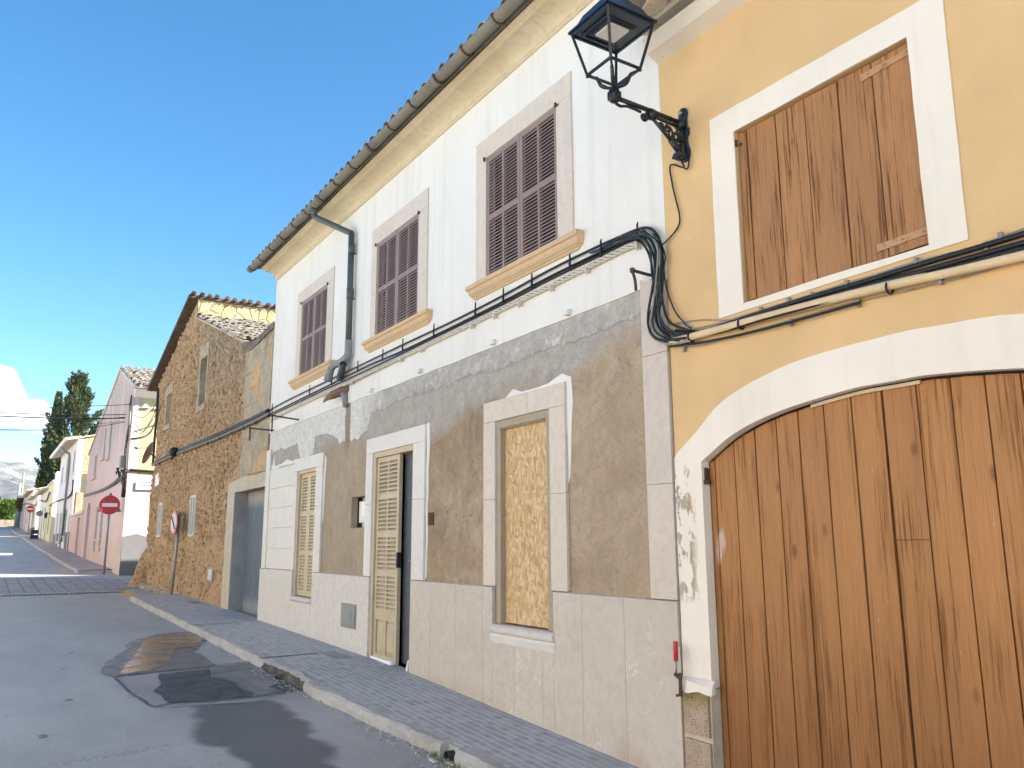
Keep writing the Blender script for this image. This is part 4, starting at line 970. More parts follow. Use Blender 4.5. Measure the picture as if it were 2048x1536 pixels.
SH = (-3.68, -2.375, 1.58, 2.83)
zb = -2.6
wide = [(gcx + (x - gcx) * 1.007, z + .01) for x, z in inner]
wall = [(YL, zb), (GL - .01, zb)] + wide + [(GRr + .01, zb), (YR, zb), (YR, 3.78), (YL, 3.78)]
mb = MB(); mb.slab(wall, 0, .10, [rect(*SH)]); mb.build('wall', M['ochre_plaster'], yh)
mb = MB(); mb.box(YL, YL + .25, .101, 8, zb, 3.78); mb.box(YR - .25, YR, .101, 8, zb, 3.78); mb.box(YL + .251, YR - .251, 7.7, 8, zb, 3.78); mb.slab([(GRr + .2, zb), (YR - .26, zb), (YR - .26, 3.7), (YL + .26, 3.7), (YL + .26, 1.0), (GRr + .2, 1.0)], .11, .4, [rect(*SH)]); mb.build('side_wall', M['far_white_plaster'], yh)
# raised white bands round gate and window (2 cm of lime plaster)
ib = [(x + (.0), z) for x, z in inner]
gb = [(GL, -.95)] + ib
band_ = rough_line([(-4.405, -.95), (-4.405, .60)] + outer[1:-1] + [(-.98, .60), (-.98, -.95)], .14, .006, 4)
mb = MB(); mb.slab(band_ + [(GRr, -.95)] + inner[::-1] + [(GL, -.95)], -.012, -.0005); mb.slab([(GL - .0095, -.95)] + [(gcx + (x - gcx) * 1.0065, z + .0092) for x, z in inner] + [(GRr + .0095, -.95), (GRr, -.95)] + inner[::-1] + [(GL, -.95)], -.0004, .061); mb.build('gate_surround', M['trim_plaster'], yh, bevel=.006)
mb = MB(); mb.slab(rough_line([(-3.905, 1.525), (-2.165, 1.54), (-2.15, 3.0), (-3.895, 3.015), (-3.905, 1.525)], .13, .006, 6)[:-1], -.010, -.0005, [rough_line([(SH[0], SH[2]), (SH[1], SH[2]), (SH[1], SH[3]), (SH[0], SH[3]), (SH[0], SH[2])], .09, .007, 9)[:-1]]); mb.build('window_surround', M['trim_plaster'], yh, bevel=.005)
# stone foot of the left jamb: three pocked blocks under a worn ledge
z = -.955; hs = (.335, .345, .345, .34)
jb = MB()
for h in hs:
    z2 = z - h; x0, x1 = YL + .03, GL - .01
    pts = rough_line([(x0, z2 + .03), (x1, z2 + .03), (x1, z - .004), (x0, z - .004), (x0, z2 + .03)], .04, .006, h * 50 + z)[:-1]
    jb.slab(pts, -.045, .02); z = z2
jo = jb.build('jamb_block', M['pocked_block'], yh, bevel=.015, seg=2)
mb = MB(); mb.box(YL + .005, GL, -.024, -.0125, -2.5, -.957); mb.box(GL - .0095, GL, -.0120, .061, -2.5, -.957); mb.build('mortar_bed', M['smooth_mortar'], jo)
mb = MB(); n = 12
top = [(YL - .0 + (GL - YL + .03) * k / n, -.05 - .035 * math.sin(math.pi * k / n) ** .7) for k in range(n + 1)]
vs = [(x, y, -.985 + .01 * math.sin(x * 31)) for x, y in top] + [(x, -.013, -.985) for x, y in top] + [(x, y + .012, -.925 + .01 * math.sin(x * 17)) for x, y in top] + [(x, -.0125, -.90) for x, y in top]
m = n + 1; fs = []
for k in range(n): fs += [(k, k + 1, 2 * m + k + 1, 2 * m + k), (2 * m + k, 2 * m + k + 1, 3 * m + k + 1, 3 * m + k), (k, m + k, m + k + 1, k + 1)]
fs += [(0, 2 * m, 3 * m, m), (n, m + n, 3 * m + n, 2 * m + n)]
mb.add(vs, fs); mb.build('jamb_ledge', M['trim_plaster'], yh)
# planks of the gate, 6 cm behind the wall face
edges = [F(1300 + .5444 * x, 700 + .5444 * y, .06)[0] for x, y in ((235, 385), (305, 335), (382, 290), (460, 250), (540, 215), (633, 190), (735, 165), (848, 150), (975, 135), (1100, 115), (1228, 105), (1360, 100))]
edges = [GL + .0] + edges
while edges[-1] < GRr - .2: edges.append(edges[-1] + .215)
edges[-1] = GRr
def zin(x):
    for (a, b), (c, d) in zip(inner, inner[1:]):
        if a <= x <= c: return b + (d - b) * (x - a) / max(1e-6, c - a)
    return .55
gt = None; leafs = [[], []]
sp = edges[8]
for a, b in zip(edges, edges[1:]): leafs[0 if b <= sp + .001 else 1].append((a, b))
for li, L in enumerate(leafs):
    mb = MB(); x0, x1 = L[0][0], L[-1][1]
    for i, (a, b) in enumerate(L):
        g = .0036 if i % 2 else .0052; ga = g + (.004 if li == 1 and i == 0 else 0); gb_ = g + (.004 if li == 0 and i == len(L) - 1 else 0)
        c0, c1 = a + ga, b - gb_; yy = .062 + rnd(-.002, .002)
        pts = [(c0, -2.3), (c1, -2.3), (c1, zin(c1) - .016)] + [((c0 + c1) / 2, zin((c0 + c1) / 2) - .014)] + [(c0, zin(c0) - .016)]
        mb.slab(pts, yy, yy + .03)
    lf = mb.build('gate_leaf', M['gate_wood'], yh, bevel=.003)
    if li == 1:
        mb = MB(); mb.box(L[0][0] + .006, L[0][1] - .004, .0595, .061, .005, .009); mb.build('board_joint', M['dark_interior'], lf)
mb = MB(); mb.slab([(GL - .06, -2.3), (GRr + .06, -2.3), (GRr + .06, .5)] + [(gcx + (x - gcx) * 1.04, z + .05) for x, z in inner[::-1]], .1005, .108); mb.build('gate_backing', M['dark_interior'], yh)
mb = MB(); mb.slab([(x, z - .010) for x, z in inner[12:24]] + [(x, z - .03) for x, z in inner[12:24]][::-1], .045, .06); mb.build('gate_batten', M['cream_paint'], yh)
mb = MB(); mb.tube([(GL - .005, .03, .40), (GL - .005, .03, .51)], .018, 10); mb.box(GL - .05, GL + .012, .012, .05, .43, .505); mb.tube([(GL + .005, .03, .395), (GL + .005, .03, .425)], .027, 10); mb.build('gate_hinge', M['rusty_iron'], yh)
# upper shutter of six boards with two strap hinges
ed = [(F(1320 + .4688 * a, .4688 * ya, .03)[0] + F(1320 + .4688 * b, .4688 * yb, .03)[0]) / 2 for a, ya, b, yb in ((367, 555, 413, 1280), (488, 480, 540, 1235), (612, 410, 671, 1195), (755, 335, 818, 1145), (903, 262, 972, 1100))]
ed = [SH[0] + .008] + ed + [SH[1] - .012]
mb = MB()
for a, b in zip(ed, ed[1:]):
    yy = .030 + rnd(-.003, .003); zr = SH[2] + .01 + rnd(0, .012)
    bt = rough_line([(a + .005, zr), (b - .005, zr + rnd(-.006, .006))], .03, .006, a * 9)
    mb.slab(bt + [(b - .005, SH[3] - .015 + rnd(-.006, .004)), (a + .005, SH[3] - .015 + rnd(-.006, .004))], yy, yy + .03)
paint('strap_paint', (.46, .27, .14), .6, .3, (.2, .1, .05))
so = mb.build('shutter', M['shutter_wood'], yh, bevel=.003)
for (ax, ay), (bx, by) in (((855, 335), (1075, 208)), ((925, 1060), (1150, 978))):
    a = FP(1320 + .4688 * ax, .4688 * ay, .022); b = FP(1320 + .4688 * bx, .4688 * by, .022)
    mb = MB(); mb.hexa([a + Vector((0, 0, -.022)), b + Vector((0, 0, -.020)), b + Vector((0, .008, -.020)), a + Vector((0, .008, -.022))], [a + Vector((0, 0, .022)), b + Vector((0, 0, .020)), b + Vector((0, .008, .020)), a + Vector((0, .008, .022))])
    mb.tube([b + Vector((.012, -.01, -.035)), b + Vector((.012, -.01, .035))], .012, 8)
    for t in (.15, .5, .9): p = a + (b - a) * t; mb.tube([p + Vector((0, .001, 0)), p + Vector((0, -.006, 0))], .007, 8)
    mb.build('strap_hinge', M['strap_paint'], so)
mb = MB(); mb.box(SH[0], SH[1], .095, .0995, SH[2], SH[3]); mb.build('shutter_backing', M['dark_interior'], yh)
mb = MB(); mb.tube([(SH[0] - .004, .01, 2.72), (SH[0] - .004, .01, 2.77)], .014, 8); mb.tube([(SH[0] + .03, .02, 2.73), (SH[0] + .03, .035, 2.73)], .012, 8); mb.build('shutter_pin', M['rusty_iron'], so)
# eave: sloping plaster soffit, fascia and whitewashed barrel tiles
e1 = PX(1294, 109, WR); e2 = PX(1284, 83, WR)
mb = MB(); mb.extr([(.0, 3.735), (e1.y, e1.z), (e2.y - .0, e2.z), (e2.y + .02, e2.z + .03), (.1, e2.z + .03), (.1, 3.735)], YL, YR); mb.build('eave', M['eave_plaster'], yh, bevel=.012)
sl2 = R(17); up2 = Vector((0, math.cos(sl2), math.sin(sl2))); nv2 = Vector((0, -math.sin(sl2), math.cos(sl2)))
y0, z0 = e2.y - .30, e2.z + .0
rf = MB(); flat(rf, (YL, e2.y - .02, e2.z + .08), (1, 0, 0), up2, nv2, YR - YL, 4.5, .04); yro = rf.build('roof', M['white_tile'], yh)
tb = MB()
tiles(tb, (YL - .05, y0 + .02, z0 + .09), (1, 0, 0), up2, nv2, 37, 2, .285, .55, .125, jit=.012, rise=.04)
# channel tiles hang between the covers: same barrel, turned over
k = 0
while YL - .12 + k * .285 < YR:
    b = Vector((YL + .235 + (k - 1) * .285, y0 + rnd(.02, .07), z0 + .13 + rnd(-.01, .01))); vs = []
    for s, rr in ((0, .135), (.55, .115)):
        for r_ in (rr, rr - .018):
            for q in range(8):
                a = math.pi * q / 7; vs.append(b + up2 * s - Vector((1, 0, 0)) * math.cos(a) * r_ - nv2 * math.sin(a) * r_ * .75)
    fs = []
    for q in range(7): fs += [(q, q + 1, 17 + q, 16 + q), (8 + q, 24 + q, 25 + q, 9 + q), (q, 8 + q, 9 + q, q + 1)]
    tb.add(vs, fs, True); k += 1
tb.build('roof_tiles', M['white_tile'], yro)
# ---------------------------------------------------------------- wall lantern
LX, LY = -4.15, -.685
lan = thing('street_lamp', 'black four sided lantern on a scrolled iron wall bracket between the white and ochre houses', 'street lamp', (LX, 0, 3.0))
mb = MB()
prof = [(-.045, 2.83), (-.03, 2.80), (0, 2.795), (.03, 2.80), (.045, 2.83), (.05, 2.88), (.033, 2.93), (.03, 2.98), (.05, 3.01), (.05, 3.05), (.03, 3.08), (.033, 3.14), (.042, 3.18), (.03, 3.22), (0, 3.23), (-.03, 3.22), (-.042, 3.18), (-.033, 3.14), (-.03, 3.08), (-.05, 3.05), (-.05, 3.01), (-.03, 2.98), (-.033, 2.93), (-.05, 2.88)]
mb.slab([(LX + x, z) for x, z in prof], -.028, .0)
for z in (2.835, 3.185): mb.lathe([(.028, 0), (.028, .012), (.02, .016)], (LX, -.028, z), 14, 'Y'); 
wp = mb.build('wall_plate', M['dark_blue_metal'], lan, bevel=.006)
for z in (2.835, 3.185): 
    q = MB(); q.tube([(LX, -.028, z), (LX, -.052, z)], .016, 6); q.build('bolt', M['steel'], wp)
ar = MB(); J0 = Vector((LX, -.03, 3.10)); J1 = Vector((LX, LY, 3.115))
ar.tube([(LX, -.02, 3.10), (LX, -.33, 3.112), (LX, LY + .03, 3.118)], .017, 10)
ar.tube([(LX, -.035, 3.06), (LX, -.31, 3.075)], .012, 8)
for i in range(9): y = -.06 - i * .03; ar.tube([(LX, y, 3.065), (LX, y, 3.115)], .006, 6)
for y, w in ((-.345, .034), (-.055, .032)): ar.tube([(LX, y - .022, 3.085), (LX, y + .022, 3.085)], .042, 10)
ar.tube([(LX, -.345, 3.07), (LX, -.20, 2.965), (LX, -.15, 2.925)], .013, 8)
ar.tube([(LX, -.16, 2.935), (LX, -.10, 2.885), (LX, -.06, 2.855)], [.022, .024, .022], 10)
ar.tube([(LX, -.075, 2.865), (LX, -.03, 2.87)], .02, 10); ar.tube([(LX, -.04, 2.84), (LX, -.04, 2.95)], [.03, .022], 10); ar.tube([(LX, -.04, 2.95), (LX, -.04, 3.08)], [.018, .02], 10)
for z in (2.955, 2.97, 2.985): ar.lathe([(.03, -.005), (.03, .005)], (LX, -.04, z), 12)
arm = ar.build('arm', M['black_iron'], lan)
def spiral(c, r0, turns, a0, th, dr=1.0, tail=None):
    pts = []
    for i in range(int(turns * 22) + 1):
        a = a0 + dr * 2 * math.pi * i / 22; r = r0 * (1 - .72 * i / (turns * 22)); pts.append((LX, c[0] + r * math.cos(a), c[1] + r * math.sin(a)))
    if tail: pts = curve(tail + [pts[0]], 6)[:-1] + pts
    return pts
sc = MB()
sc.tube(spiral((-.245, 3.015), .032, 1.6, 2.6, .007, -1, [(LX, -.335, 3.06), (LX, -.30, 3.035)]), .0075, 6)
sc.tube(spiral((-.185, 3.012), .030, 1.6, -1.2, .007, 1, [(LX, -.145, 2.935), (LX, -.165, 2.965)]), .0075, 6)
sc.tube(spiral((-.105, 2.972), .045, 1.9, 1.4, .008, -1, [(LX, -.045, 3.05), (LX, -.075, 3.035)]), .0085, 6)
sc.tube(curve([(LX, -.20, 3.045), (LX, -.150, 3.03), (LX, -.135, 2.99), (LX, -.15, 2.95)], 6), .008, 6)
sc.tube(curve([(LX, -.10, 2.925), (LX, -.075, 2.91), (LX, -.06, 2.93), (LX, -.045, 2.92)], 6), .008, 6)
sc.tube(spiral((-.41, 3.045), .030, 1.3, .6, .01, -1, [(LX, -.36, 3.10)]), .012, 8)
sc.tube(curve([(LX, LY + .01, 3.075), (LX, -.63, 3.065), (LX, -.57, 3.082), (LX, -.50, 3.082), (LX, -.44, 3.075)], 6), .011, 8)
sc.build('scroll', M['black_iron'], arm)
mb = MB(); mb.lathe([(.004, 3.075), (.028, 3.082), (.042, 3.105), (.045, 3.135), (.040, 3.165), (.030, 3.175), (.030, 3.19)], (LX, LY, 0), 14)
for k in range(10): a = k * math.pi / 5; mb.tube([(LX + .045 * math.cos(a), LY + .045 * math.sin(a), 3.10), (LX + .046 * math.cos(a), LY + .046 * math.sin(a), 3.15)], .006, 5)
mb.build('finial', M['black_iron'], lan)
hb, ht, zb_, zt_ = .134, .208, 3.315, 3.655
fm = MB(); cs = [(-1, -1), (1, -1), (1, 1), (-1, 1)]
Pb = [Vector((LX + a * hb, LY + b * hb, zb_)) for a, b in cs]; Pt = [Vector((LX + a * ht, LY + b * ht, zt_)) for a, b in cs]
for k in range(4):
    fm.bar(Pb[k], Pt[k], .020, .020); fm.bar(Pb[k], Pb[(k + 1) % 4], .020, .016)
    d = Vector((Pb[k].x - LX, Pb[k].y - LY, 0)).normalized()
    C = Vector((LX, LY, 0))
    fm.tube(curve([Pb[k] - d * .01 + Vector((0, 0, -.012)), C + d * .125 + Vector((0, 0, 3.285)), C + d * .095 + Vector((0, 0, 3.225)), C + d * .055 + Vector((0, 0, 3.20)), C + d * .02 + Vector((0, 0, 3.19))], 5), [.009] * 5 + [.014] * 5 + [.016] * 5 + [.013] * 6, 7)
    fm.tube([Pb[k] + Vector((0, 0, -.02)), Pb[k] + Vector((0, 0, .012))], .011, 6)
fm.build('lantern_frame', M['black_iron'], lan, bevel=.002)
rm = MB(); hr = .232
def frustum(mb, h0, z0, h1, z1, y=LY): return mb.hexa([(LX + a * h0, y + b * h0, z0) for a, b in cs], [(LX + a * h1, y + b * h1, z1) for a, b in cs])
frustum(rm, hr, 3.662, hr - .004, 3.682); frustum(rm, hr - .03, 3.682, .15, 3.80); frustum(rm, .12, 3.80, .10, 3.86); frustum(rm, .05, 3.86, .02, 3.94)
for k in range(4):
    a, b = cs[k], cs[(k + 1) % 4]; rm.bar((LX + a[0] * ht, LY + a[1] * ht, 3.65), (LX + b[0] * ht, LY + b[1] * ht, 3.65), .018, .024)
ro = rm.build('lamp_roof', M['dark_blue_metal'], lan, bevel=.003)
gq = MB(); frustum(gq, ht - .012, 3.648, ht - .012, 3.661); frustum(gq, .125, 3.640, .13, 3.6478); frustum(gq, .105, 3.628, .108, 3.6398); 
gq.bar((LX - .15, LY - .15, 3.640), (LX + .15, LY - .15, 3.640), .014); gq.bar((LX - .155, LY - .13, 3.640), (LX - .155, LY + .13, 3.640), .012)
ge = gq.build('gear_tray', M['dark_blue_metal'], lan, bevel=.004)
lq = MB(); r_ = .024; pts = []
for (a, b), s in zip(cs, (math.pi, 1.5 * math.pi, 0, .5 * math.pi)):
    for k in range(6):
        t = s + k / 5 * math.pi / 2; pts.append((LX + a * (.093 - r_) + r_ * math.cos(t), LY + b * (.093 - r_) + r_ * math.sin(t)))
vs = [(x, y, 3.627) for x, y in pts] + [(LX + (x - LX) * .9, LY + (y - LY) * .9, 3.620) for x, y in pts]; n = len(pts)
lq.add(vs, [tuple(range(n, 2 * n))] + [(i, (i + 1) % n, n + (i + 1) % n, n + i) for i in range(n)]); lq.build('lens', M['lens_plastic'], lan)
jb = MB(); jb.hexa([(LX - .04, -.115, 2.81), (LX + .04, -.115, 2.81), (LX + .04, -.035, 2.81), (LX - .04, -.035, 2.81)], [(LX - .028, -.105, 2.85), (LX + .028, -.105, 2.85), (LX + .028, -.045, 2.85), (LX - .028, -.045, 2.85)]); jb.build('gland_box', M['dark_blue_metal'], lan)
# ---------------------------------------------------------------- cables, conduit and ironwork on the facades
def path(pts, n=6): return curve([FP(x, y, o) for x, y, o in pts], n)
def cable(name, pts, r, mat, parent=None, label=None, cat='cable', group=None, n=6, sides=7):
    mb = MB(); mb.tube(path(pts, n), r, sides); o = mb.build(name, mat, parent)
    if label: tag(o, label, cat, group)
    return o
cb = thing('cable_bundle', 'black cable bundle across the white house that bends down at the ochre wall', 'cable bundle', (-9, 0, 2.4))
up = [(536, 822, -.03), (576, 800, -.03), (650, 764, -.035), (683, 748, -.06), (711, 735, -.06), (804, 690, -.035), (900, 645, -.03), (1000, 594, -.03), (1095, 542, -.03), (1180, 500, -.03), (1240, 473, -.03), (1285, 456, -.04), (1308, 462, -.05), (1322, 490, -.05), (1326, 540, -.05), (1322, 590, -.05), (1318, 630, -.05), (1330, 660, -.05), (1362, 672, -.05), (1395, 668, -.05)]
cable('strand', up, .011, M['black_cable'], cb)
def shift(pts, dy, do=0.0, x0=0): return [(x, y + dy, o + do) for x, y, o in pts if x >= x0]
mid = [(536, 830, -.02), (650, 774, -.03), (735, 732, -.05), (804, 702, -.03), (900, 656, -.025), (1000, 606, -.02), (1100, 553, -.02), (1200, 505, -.02), (1258, 478, -.02), (1290, 474, -.03), (1307, 490, -.04), (1314, 530, -.04), (1316, 580, -.05), (1310, 620, -.05), (1318, 655, -.06), (1345, 680, -.06)]
cable('strand', mid, .012, M['black_cable'], cb)
cable('strand', [(536, 834, -.02), (650, 779, -.02), (735, 740, -.05), (850, 684, -.02), (1000, 611, -.015), (1100, 559, -.015), (1200, 511, -.015), (1262, 482, -.015), (1284, 486, -.03), (1300, 515, -.04), (1306, 560, -.05), (1308, 600, -.05), (1298, 640, -.05), (1302, 668, -.06), (1325, 684, -.06), (1360, 680, -.07)], .010, M['black_cable'], cb)
cable('strand', [(1180, 506, -.03), (1240, 484, -.03), (1275, 470, -.05), (1298, 478, -.06), (1312, 510, -.06), (1318, 560, -.06), (1314, 600, -.06), (1322, 640, -.06), (1340, 660, -.06), (1378, 672, -.06)], .009, M['teal_cable'], cb)
cable('strand', [(1230, 482, -.03), (1265, 472, -.04), (1285, 478, -.06), (1300, 500, -.07), (1303, 540, -.06), (1308, 590, -.06), (1305, 640, -.06), (1312, 664, -.06), (1338, 680, -.06)], .008, M['teal_cable'], cb)
cable('strand', [(1240, 474, -.04), (1285, 462, -.05), (1304, 470, -.07), (1316, 500, -.07), (1312, 560, -.07), (1306, 610, -.07), (1300, 650, -.07), (1306, 672, -.07), (1335, 688, -.07), (1380, 682, -.07)], .009, M['grey_cable'], cb)
cable('strand', [(1282, 458, -.06), (1314, 474, -.06), (1330, 510, -.05), (1328, 540, -.05), (1334, 580, -.03), (1350, 622, -.03), (1374, 652, -.03)], .006, M['black_cable'], cb)
cable('strand', [(1364, 640, -.03), (1372, 650, -.03), (1382, 656, -.03)], .0065, M['blue_cable'], cb)
cable('strand', [(1150, 528, -.03), (1230, 490, -.04), (1272, 476, -.06), (1296, 486, -.08), (1310, 530, -.08), (1304, 580, -.08), (1296, 630, -.08), (1300, 662, -.08), (1322, 680, -.08), (1372, 676, -.08)], .010, M['black_cable'], cb)
cable('strand', [(1200, 498, -.03), (1262, 466, -.05), (1300, 470, -.07), (1322, 500, -.07), (1320, 560, -.07), (1326, 610, -.06), (1340, 645, -.06), (1380, 662, -.06)], .010, M['blue_cable' if False else 'black_cable'], cb)
cable('strand', [(1304, 520, -.06), (1314, 565, -.06), (1328, 600, -.04), (1333, 625, -.04), (1350, 652, -.03), (1372, 660, -.03), (1430, 648, -.02), (1475, 640, -.02)], .004, M['grey_cable'], cb)
for x, y in ((545, 812), (620, 776), (664, 756), (716, 728), (766, 705), (806, 684), (868, 655), (951, 613), (1007, 585), (1064, 556), (1140, 518), (1202, 489), (1275, 456)):
    p = FP(x, y, -.04); mb = MB(); mb.box(p.x - .006, p.x + .006, -.048, -.036, p.z - .03, p.z + .035); mb.box(p.x - .008, p.x + .008, -.052, -.036, p.z - .11, p.z - .03); mb.tube([(p.x, -.04, p.z + .03), (p.x + .012, -.045, p.z + .045)], .006, 5); mb.build('clip', M['black_cable'], cb)
# off-white twisted service cable under the bundle
tw = thing('twisted_cable', 'dirty white twisted cable clipped under the black bundle on the white house', 'cable', (-9, 0, 2.3))
base_ = path([(538, 842, -.025), (600, 810, -.025), (650, 786, -.03), (690, 768, -.06), (735, 746, -.05), (804, 714, -.03), (900, 668, -.025), (1000, 620, -.025), (1103, 570, -.025), (1200, 522, -.025), (1240, 502, -.025), (1272, 488, -.025)], 40)
for ph in (0, 2.1, 4.2):
    L = 0; pts = []
    for i, p in enumerate(base_):
        if i: L += (p - base_[i - 1]).length
        a = L * 2 * math.pi / .22 + ph; pts.append(p + Vector((0, math.cos(a), math.sin(a))) * .016)
    mb = MB(); mb.tube(pts, .0125, 5); mb.build('strand', M['white_cable'], tw)
for x, y in ((563, 832), (650, 790), (705, 764), (803, 718), (845, 698), (945, 650), (990, 630), (1040, 606), (1103, 574), (1175, 538), (1276, 490)):
    p = FP(x, y, -.03); mb = MB(); mb.box(p.x - .010, p.x + .010, -.055, -.001, p.z - .03, p.z + .02); mb.tube([(p.x - .01, -.045, p.z - .03), (p.x + .02, -.05, p.z - .05)], .008, 5); mb.build('clip', M['white_cable'], tw)
# cables over the stone house
sb = thing('cable_bundle', 'dark sagging cable bundle along the brown stone house at mid height', 'cable bundle', (-20, 0, 2.3))
for dy, r, mt in ((0, .028, 'black_cable'), (5, .022, 'grey_cable'), (-4, .014, 'black_cable'), (9, .016, 'black_cable')):
    cable('strand', [(304, 928 + dy * .5, -.05), (330, 915 + dy * .6, -.05), (365, 899 + dy * .7, -.05), (400, 885 + dy * .8, -.05), (440, 868 + dy, -.05), (480, 850 + dy, -.05), (510, 836 + dy, -.05), (537, 822 + dy, -.04)], r, M[mt], sb)
mb = MB(); c = FP(348, 904, -.1); mb.lathe([(.02, -.16), (.11, -.12), (.13, 0), (.11, .12), (.02, .16)], c, 10, 'X'); mb.build('coil', M['black_cable'], sb)
for i in range(9):
    x = 320 + i * 24; p = FP(x, 931 - (x - 304) * .44, -.05); mb = MB(); mb.tube([(p.x - .05, -.05, p.z), (p.x + .05, -.06, p.z - .09)], .018, 6); mb.build('clip', M['rusty_iron'], sb)
# conduit on the ochre house
cd = thing('conduit', 'ochre painted conduit pipe with flaked white top running under the boarded upper window', 'conduit', (-3, 0, 1.45))
a = FP(1343, 684, -.05); pm = FP(1700, 590, -.05); pe = FP(2048, 511, -.05); b = pe + (pe - pm).normalized() * 3
mb = MB(); mb.tube(curve([a, pm, pe, b], 8), .027, 14, cap=False); mb.tube([a + (pm - a) * .001, a + (pm - a) * .002], .027, 12); mb.build('pipe', M['conduit_ochre'], cd)
for x in (1382, 1482, 1778):
    p = FP(x, 684 - (x - 1343) * .263, -.05); q = Vector((p.x, 0, a.z + (pe.z - a.z) * ((p.x - a.x) / (pe.x - a.x)) ** 1.1)); mb = MB(); mb.tube([(q.x, -.05 + .032 * math.cos(t), q.z + .032 * math.sin(t)) for t in [k * math.pi / 6 for k in range(13)]], .008, 5); mb.tube([(q.x, -.01, q.z + .045), (q.x, -.045, q.z + .05)], .008, 5); mb.build('clamp_ring', M['black_iron'], cd)
yc = thing('cable_bundle', 'two thick black cables with thin wires above the conduit on the ochre wall', 'cable bundle', (-3, 0, 1.6))
cable('strand', [(1352, 662, -.03), (1400, 664, -.02), (1500, 633, -.03), (1600, 601, -.03), (1720, 566, -.03), (1850, 526, -.03), (1950, 497, -.03), (2060, 464, -.03)], .016, M['black_cable'], yc)
cable('strand', [(1352, 668, -.05), (1410, 668, -.04), (1500, 641, -.045), (1600, 610, -.045), (1720, 576, -.045), (1850, 541, -.045), (1950, 513, -.045), (2060, 482, -.045)], .016, M['black_cable'], yc)
cable('strand', [(1352, 672, -.055), (1420, 668, -.045), (1520, 640, -.06), (1680, 597, -.06), (1850, 550, -.06), (2060, 493, -.06)], .013, M['black_cable'], yc)
cable('strand', [(1345, 648, -.02), (1400, 640, -.02), (1470, 638, -.02), (1577, 603, -.02), (1693, 566, -.02), (1760, 546, -.02), (1832, 523, -.02), (1940, 496, -.02), (2001, 474, -.02), (2060, 452, -.02)], .0045, M['grey_cable'], yc)
cable('strand', [(1360, 662, -.02), (1430, 648, -.02), (1560, 608, -.02), (1693, 571, -.02), (1832, 526, -.02), (1930, 502, -.02), (2060, 458, -.02)], .004, M['grey_cable'], yc)
cable('strand', [(1342, 690, -.03), (1400, 690, -.03), (1480, 668, -.02), (1580, 640, -.02), (1700, 606, -.015), (1800, 584, -.015), (1880, 565, -.015), (1960, 545, -.015), (2060, 512, -.015)], .0045, M['grey_cable'], yc)
cable('strand', [(1342, 693, -.04), (1420, 682, -.04), (1520, 660, -.04), (1640, 628, -.04), (1720, 605, -.04)], .009, M['black_cable'], yc)
for x, y in ((1577, 603), (1693, 568), (1832, 524), (2001, 474), (1582, 645), (1716, 606), (1881, 561), (1368, 697), (1624, 592), (1754, 556), (1973, 492), (1522, 622)):
    p = FP(x, y, -.02); mb = MB(); mb.box(p.x - .009, p.x + .009, -.03, 0, p.z - .02, p.z + .025); mb.tube([(p.x - .02, -.02, p.z - .01), (p.x + .02, -.03, p.z + .012)], .006, 5); mb.tube([(p.x, -.01, p.z - .02), (p.x + .012, -.04, p.z - .03)], .005, 5); mb.build('clip', M['grey_cable'], yc)
# lamp feed
lc = MB(); p0 = Vector((LX, -.075, 2.81))
lc.tube(curve([p0, p0 + Vector((.01, .03, -.07)), FP(1341, 330, -.02), FP(1344, 365, -.02), FP(1352, 400, -.02), FP(1359, 430, -.02), FP(1357, 452, -.02), FP(1340, 475, -.03), FP(1322, 492, -.05)], 7), .0065, 7)
lc.tube(curve([p0 + Vector((.012, .03, -.075)), p0 + Vector((.035, .04, -.09)), (LX + .05, -.03, 2.76), (LX + .045, -.02, 2.87)], 6), .006, 6)
tag(lc.build('lamp_cable', M['black_cable'], None, loc=(LX, 0, 2.8)), 'thin black feed cable looping from the lantern bracket down to the corner', 'cable')
# iron hooks
def hook(a, b, c, label, mat='rusty_iron'):
    a, b, c = Vector(a), Vector(b), Vector(c)
    mb = MB(); mb.tube([a, b], .013, 7); mb.tube(curve([b, b + (c - b) * .5 + Vector((.01, 0, 0)), c], 5), .012, 7); mb.lathe([(.012, -.02), (.02, -.015), (.02, .015), (.012, .02)], b, 8)
    tag(mb.build('iron_hook', M[mat], None, loc=a), label, 'hook', 'iron hooks on the facades')
x, z = F(548, 861); hook((x, .03, z), (x - .06, -.40, z + .02), (x - .02, -.41, z - .2), 'small iron hook at the joint of the stone and white houses')
x, z = F(598, 840); hook((x, .03, z), (x - .06, -.42, z + .05), (x - .02, -.43, z - .22), 'iron hook on the white house above the lower louvred window')
x, z = F(1308, 553); hook((x, .03, z), (x - .02, -.20, z + .02), (x + .02, -.205, z - .15), 'iron hook beside the cable bundle at the ochre corner')
mb = MB(); mb.box(-4.66, -4.53, -.03, -.001, 1.995, 2.05); tag(mb.build('fixing_block', M['far_white_plaster'], None, loc=(-4.6, 0, 2.0), bevel=.01), 'small plaster block under the iron hook at the white house corner', 'fixing block')
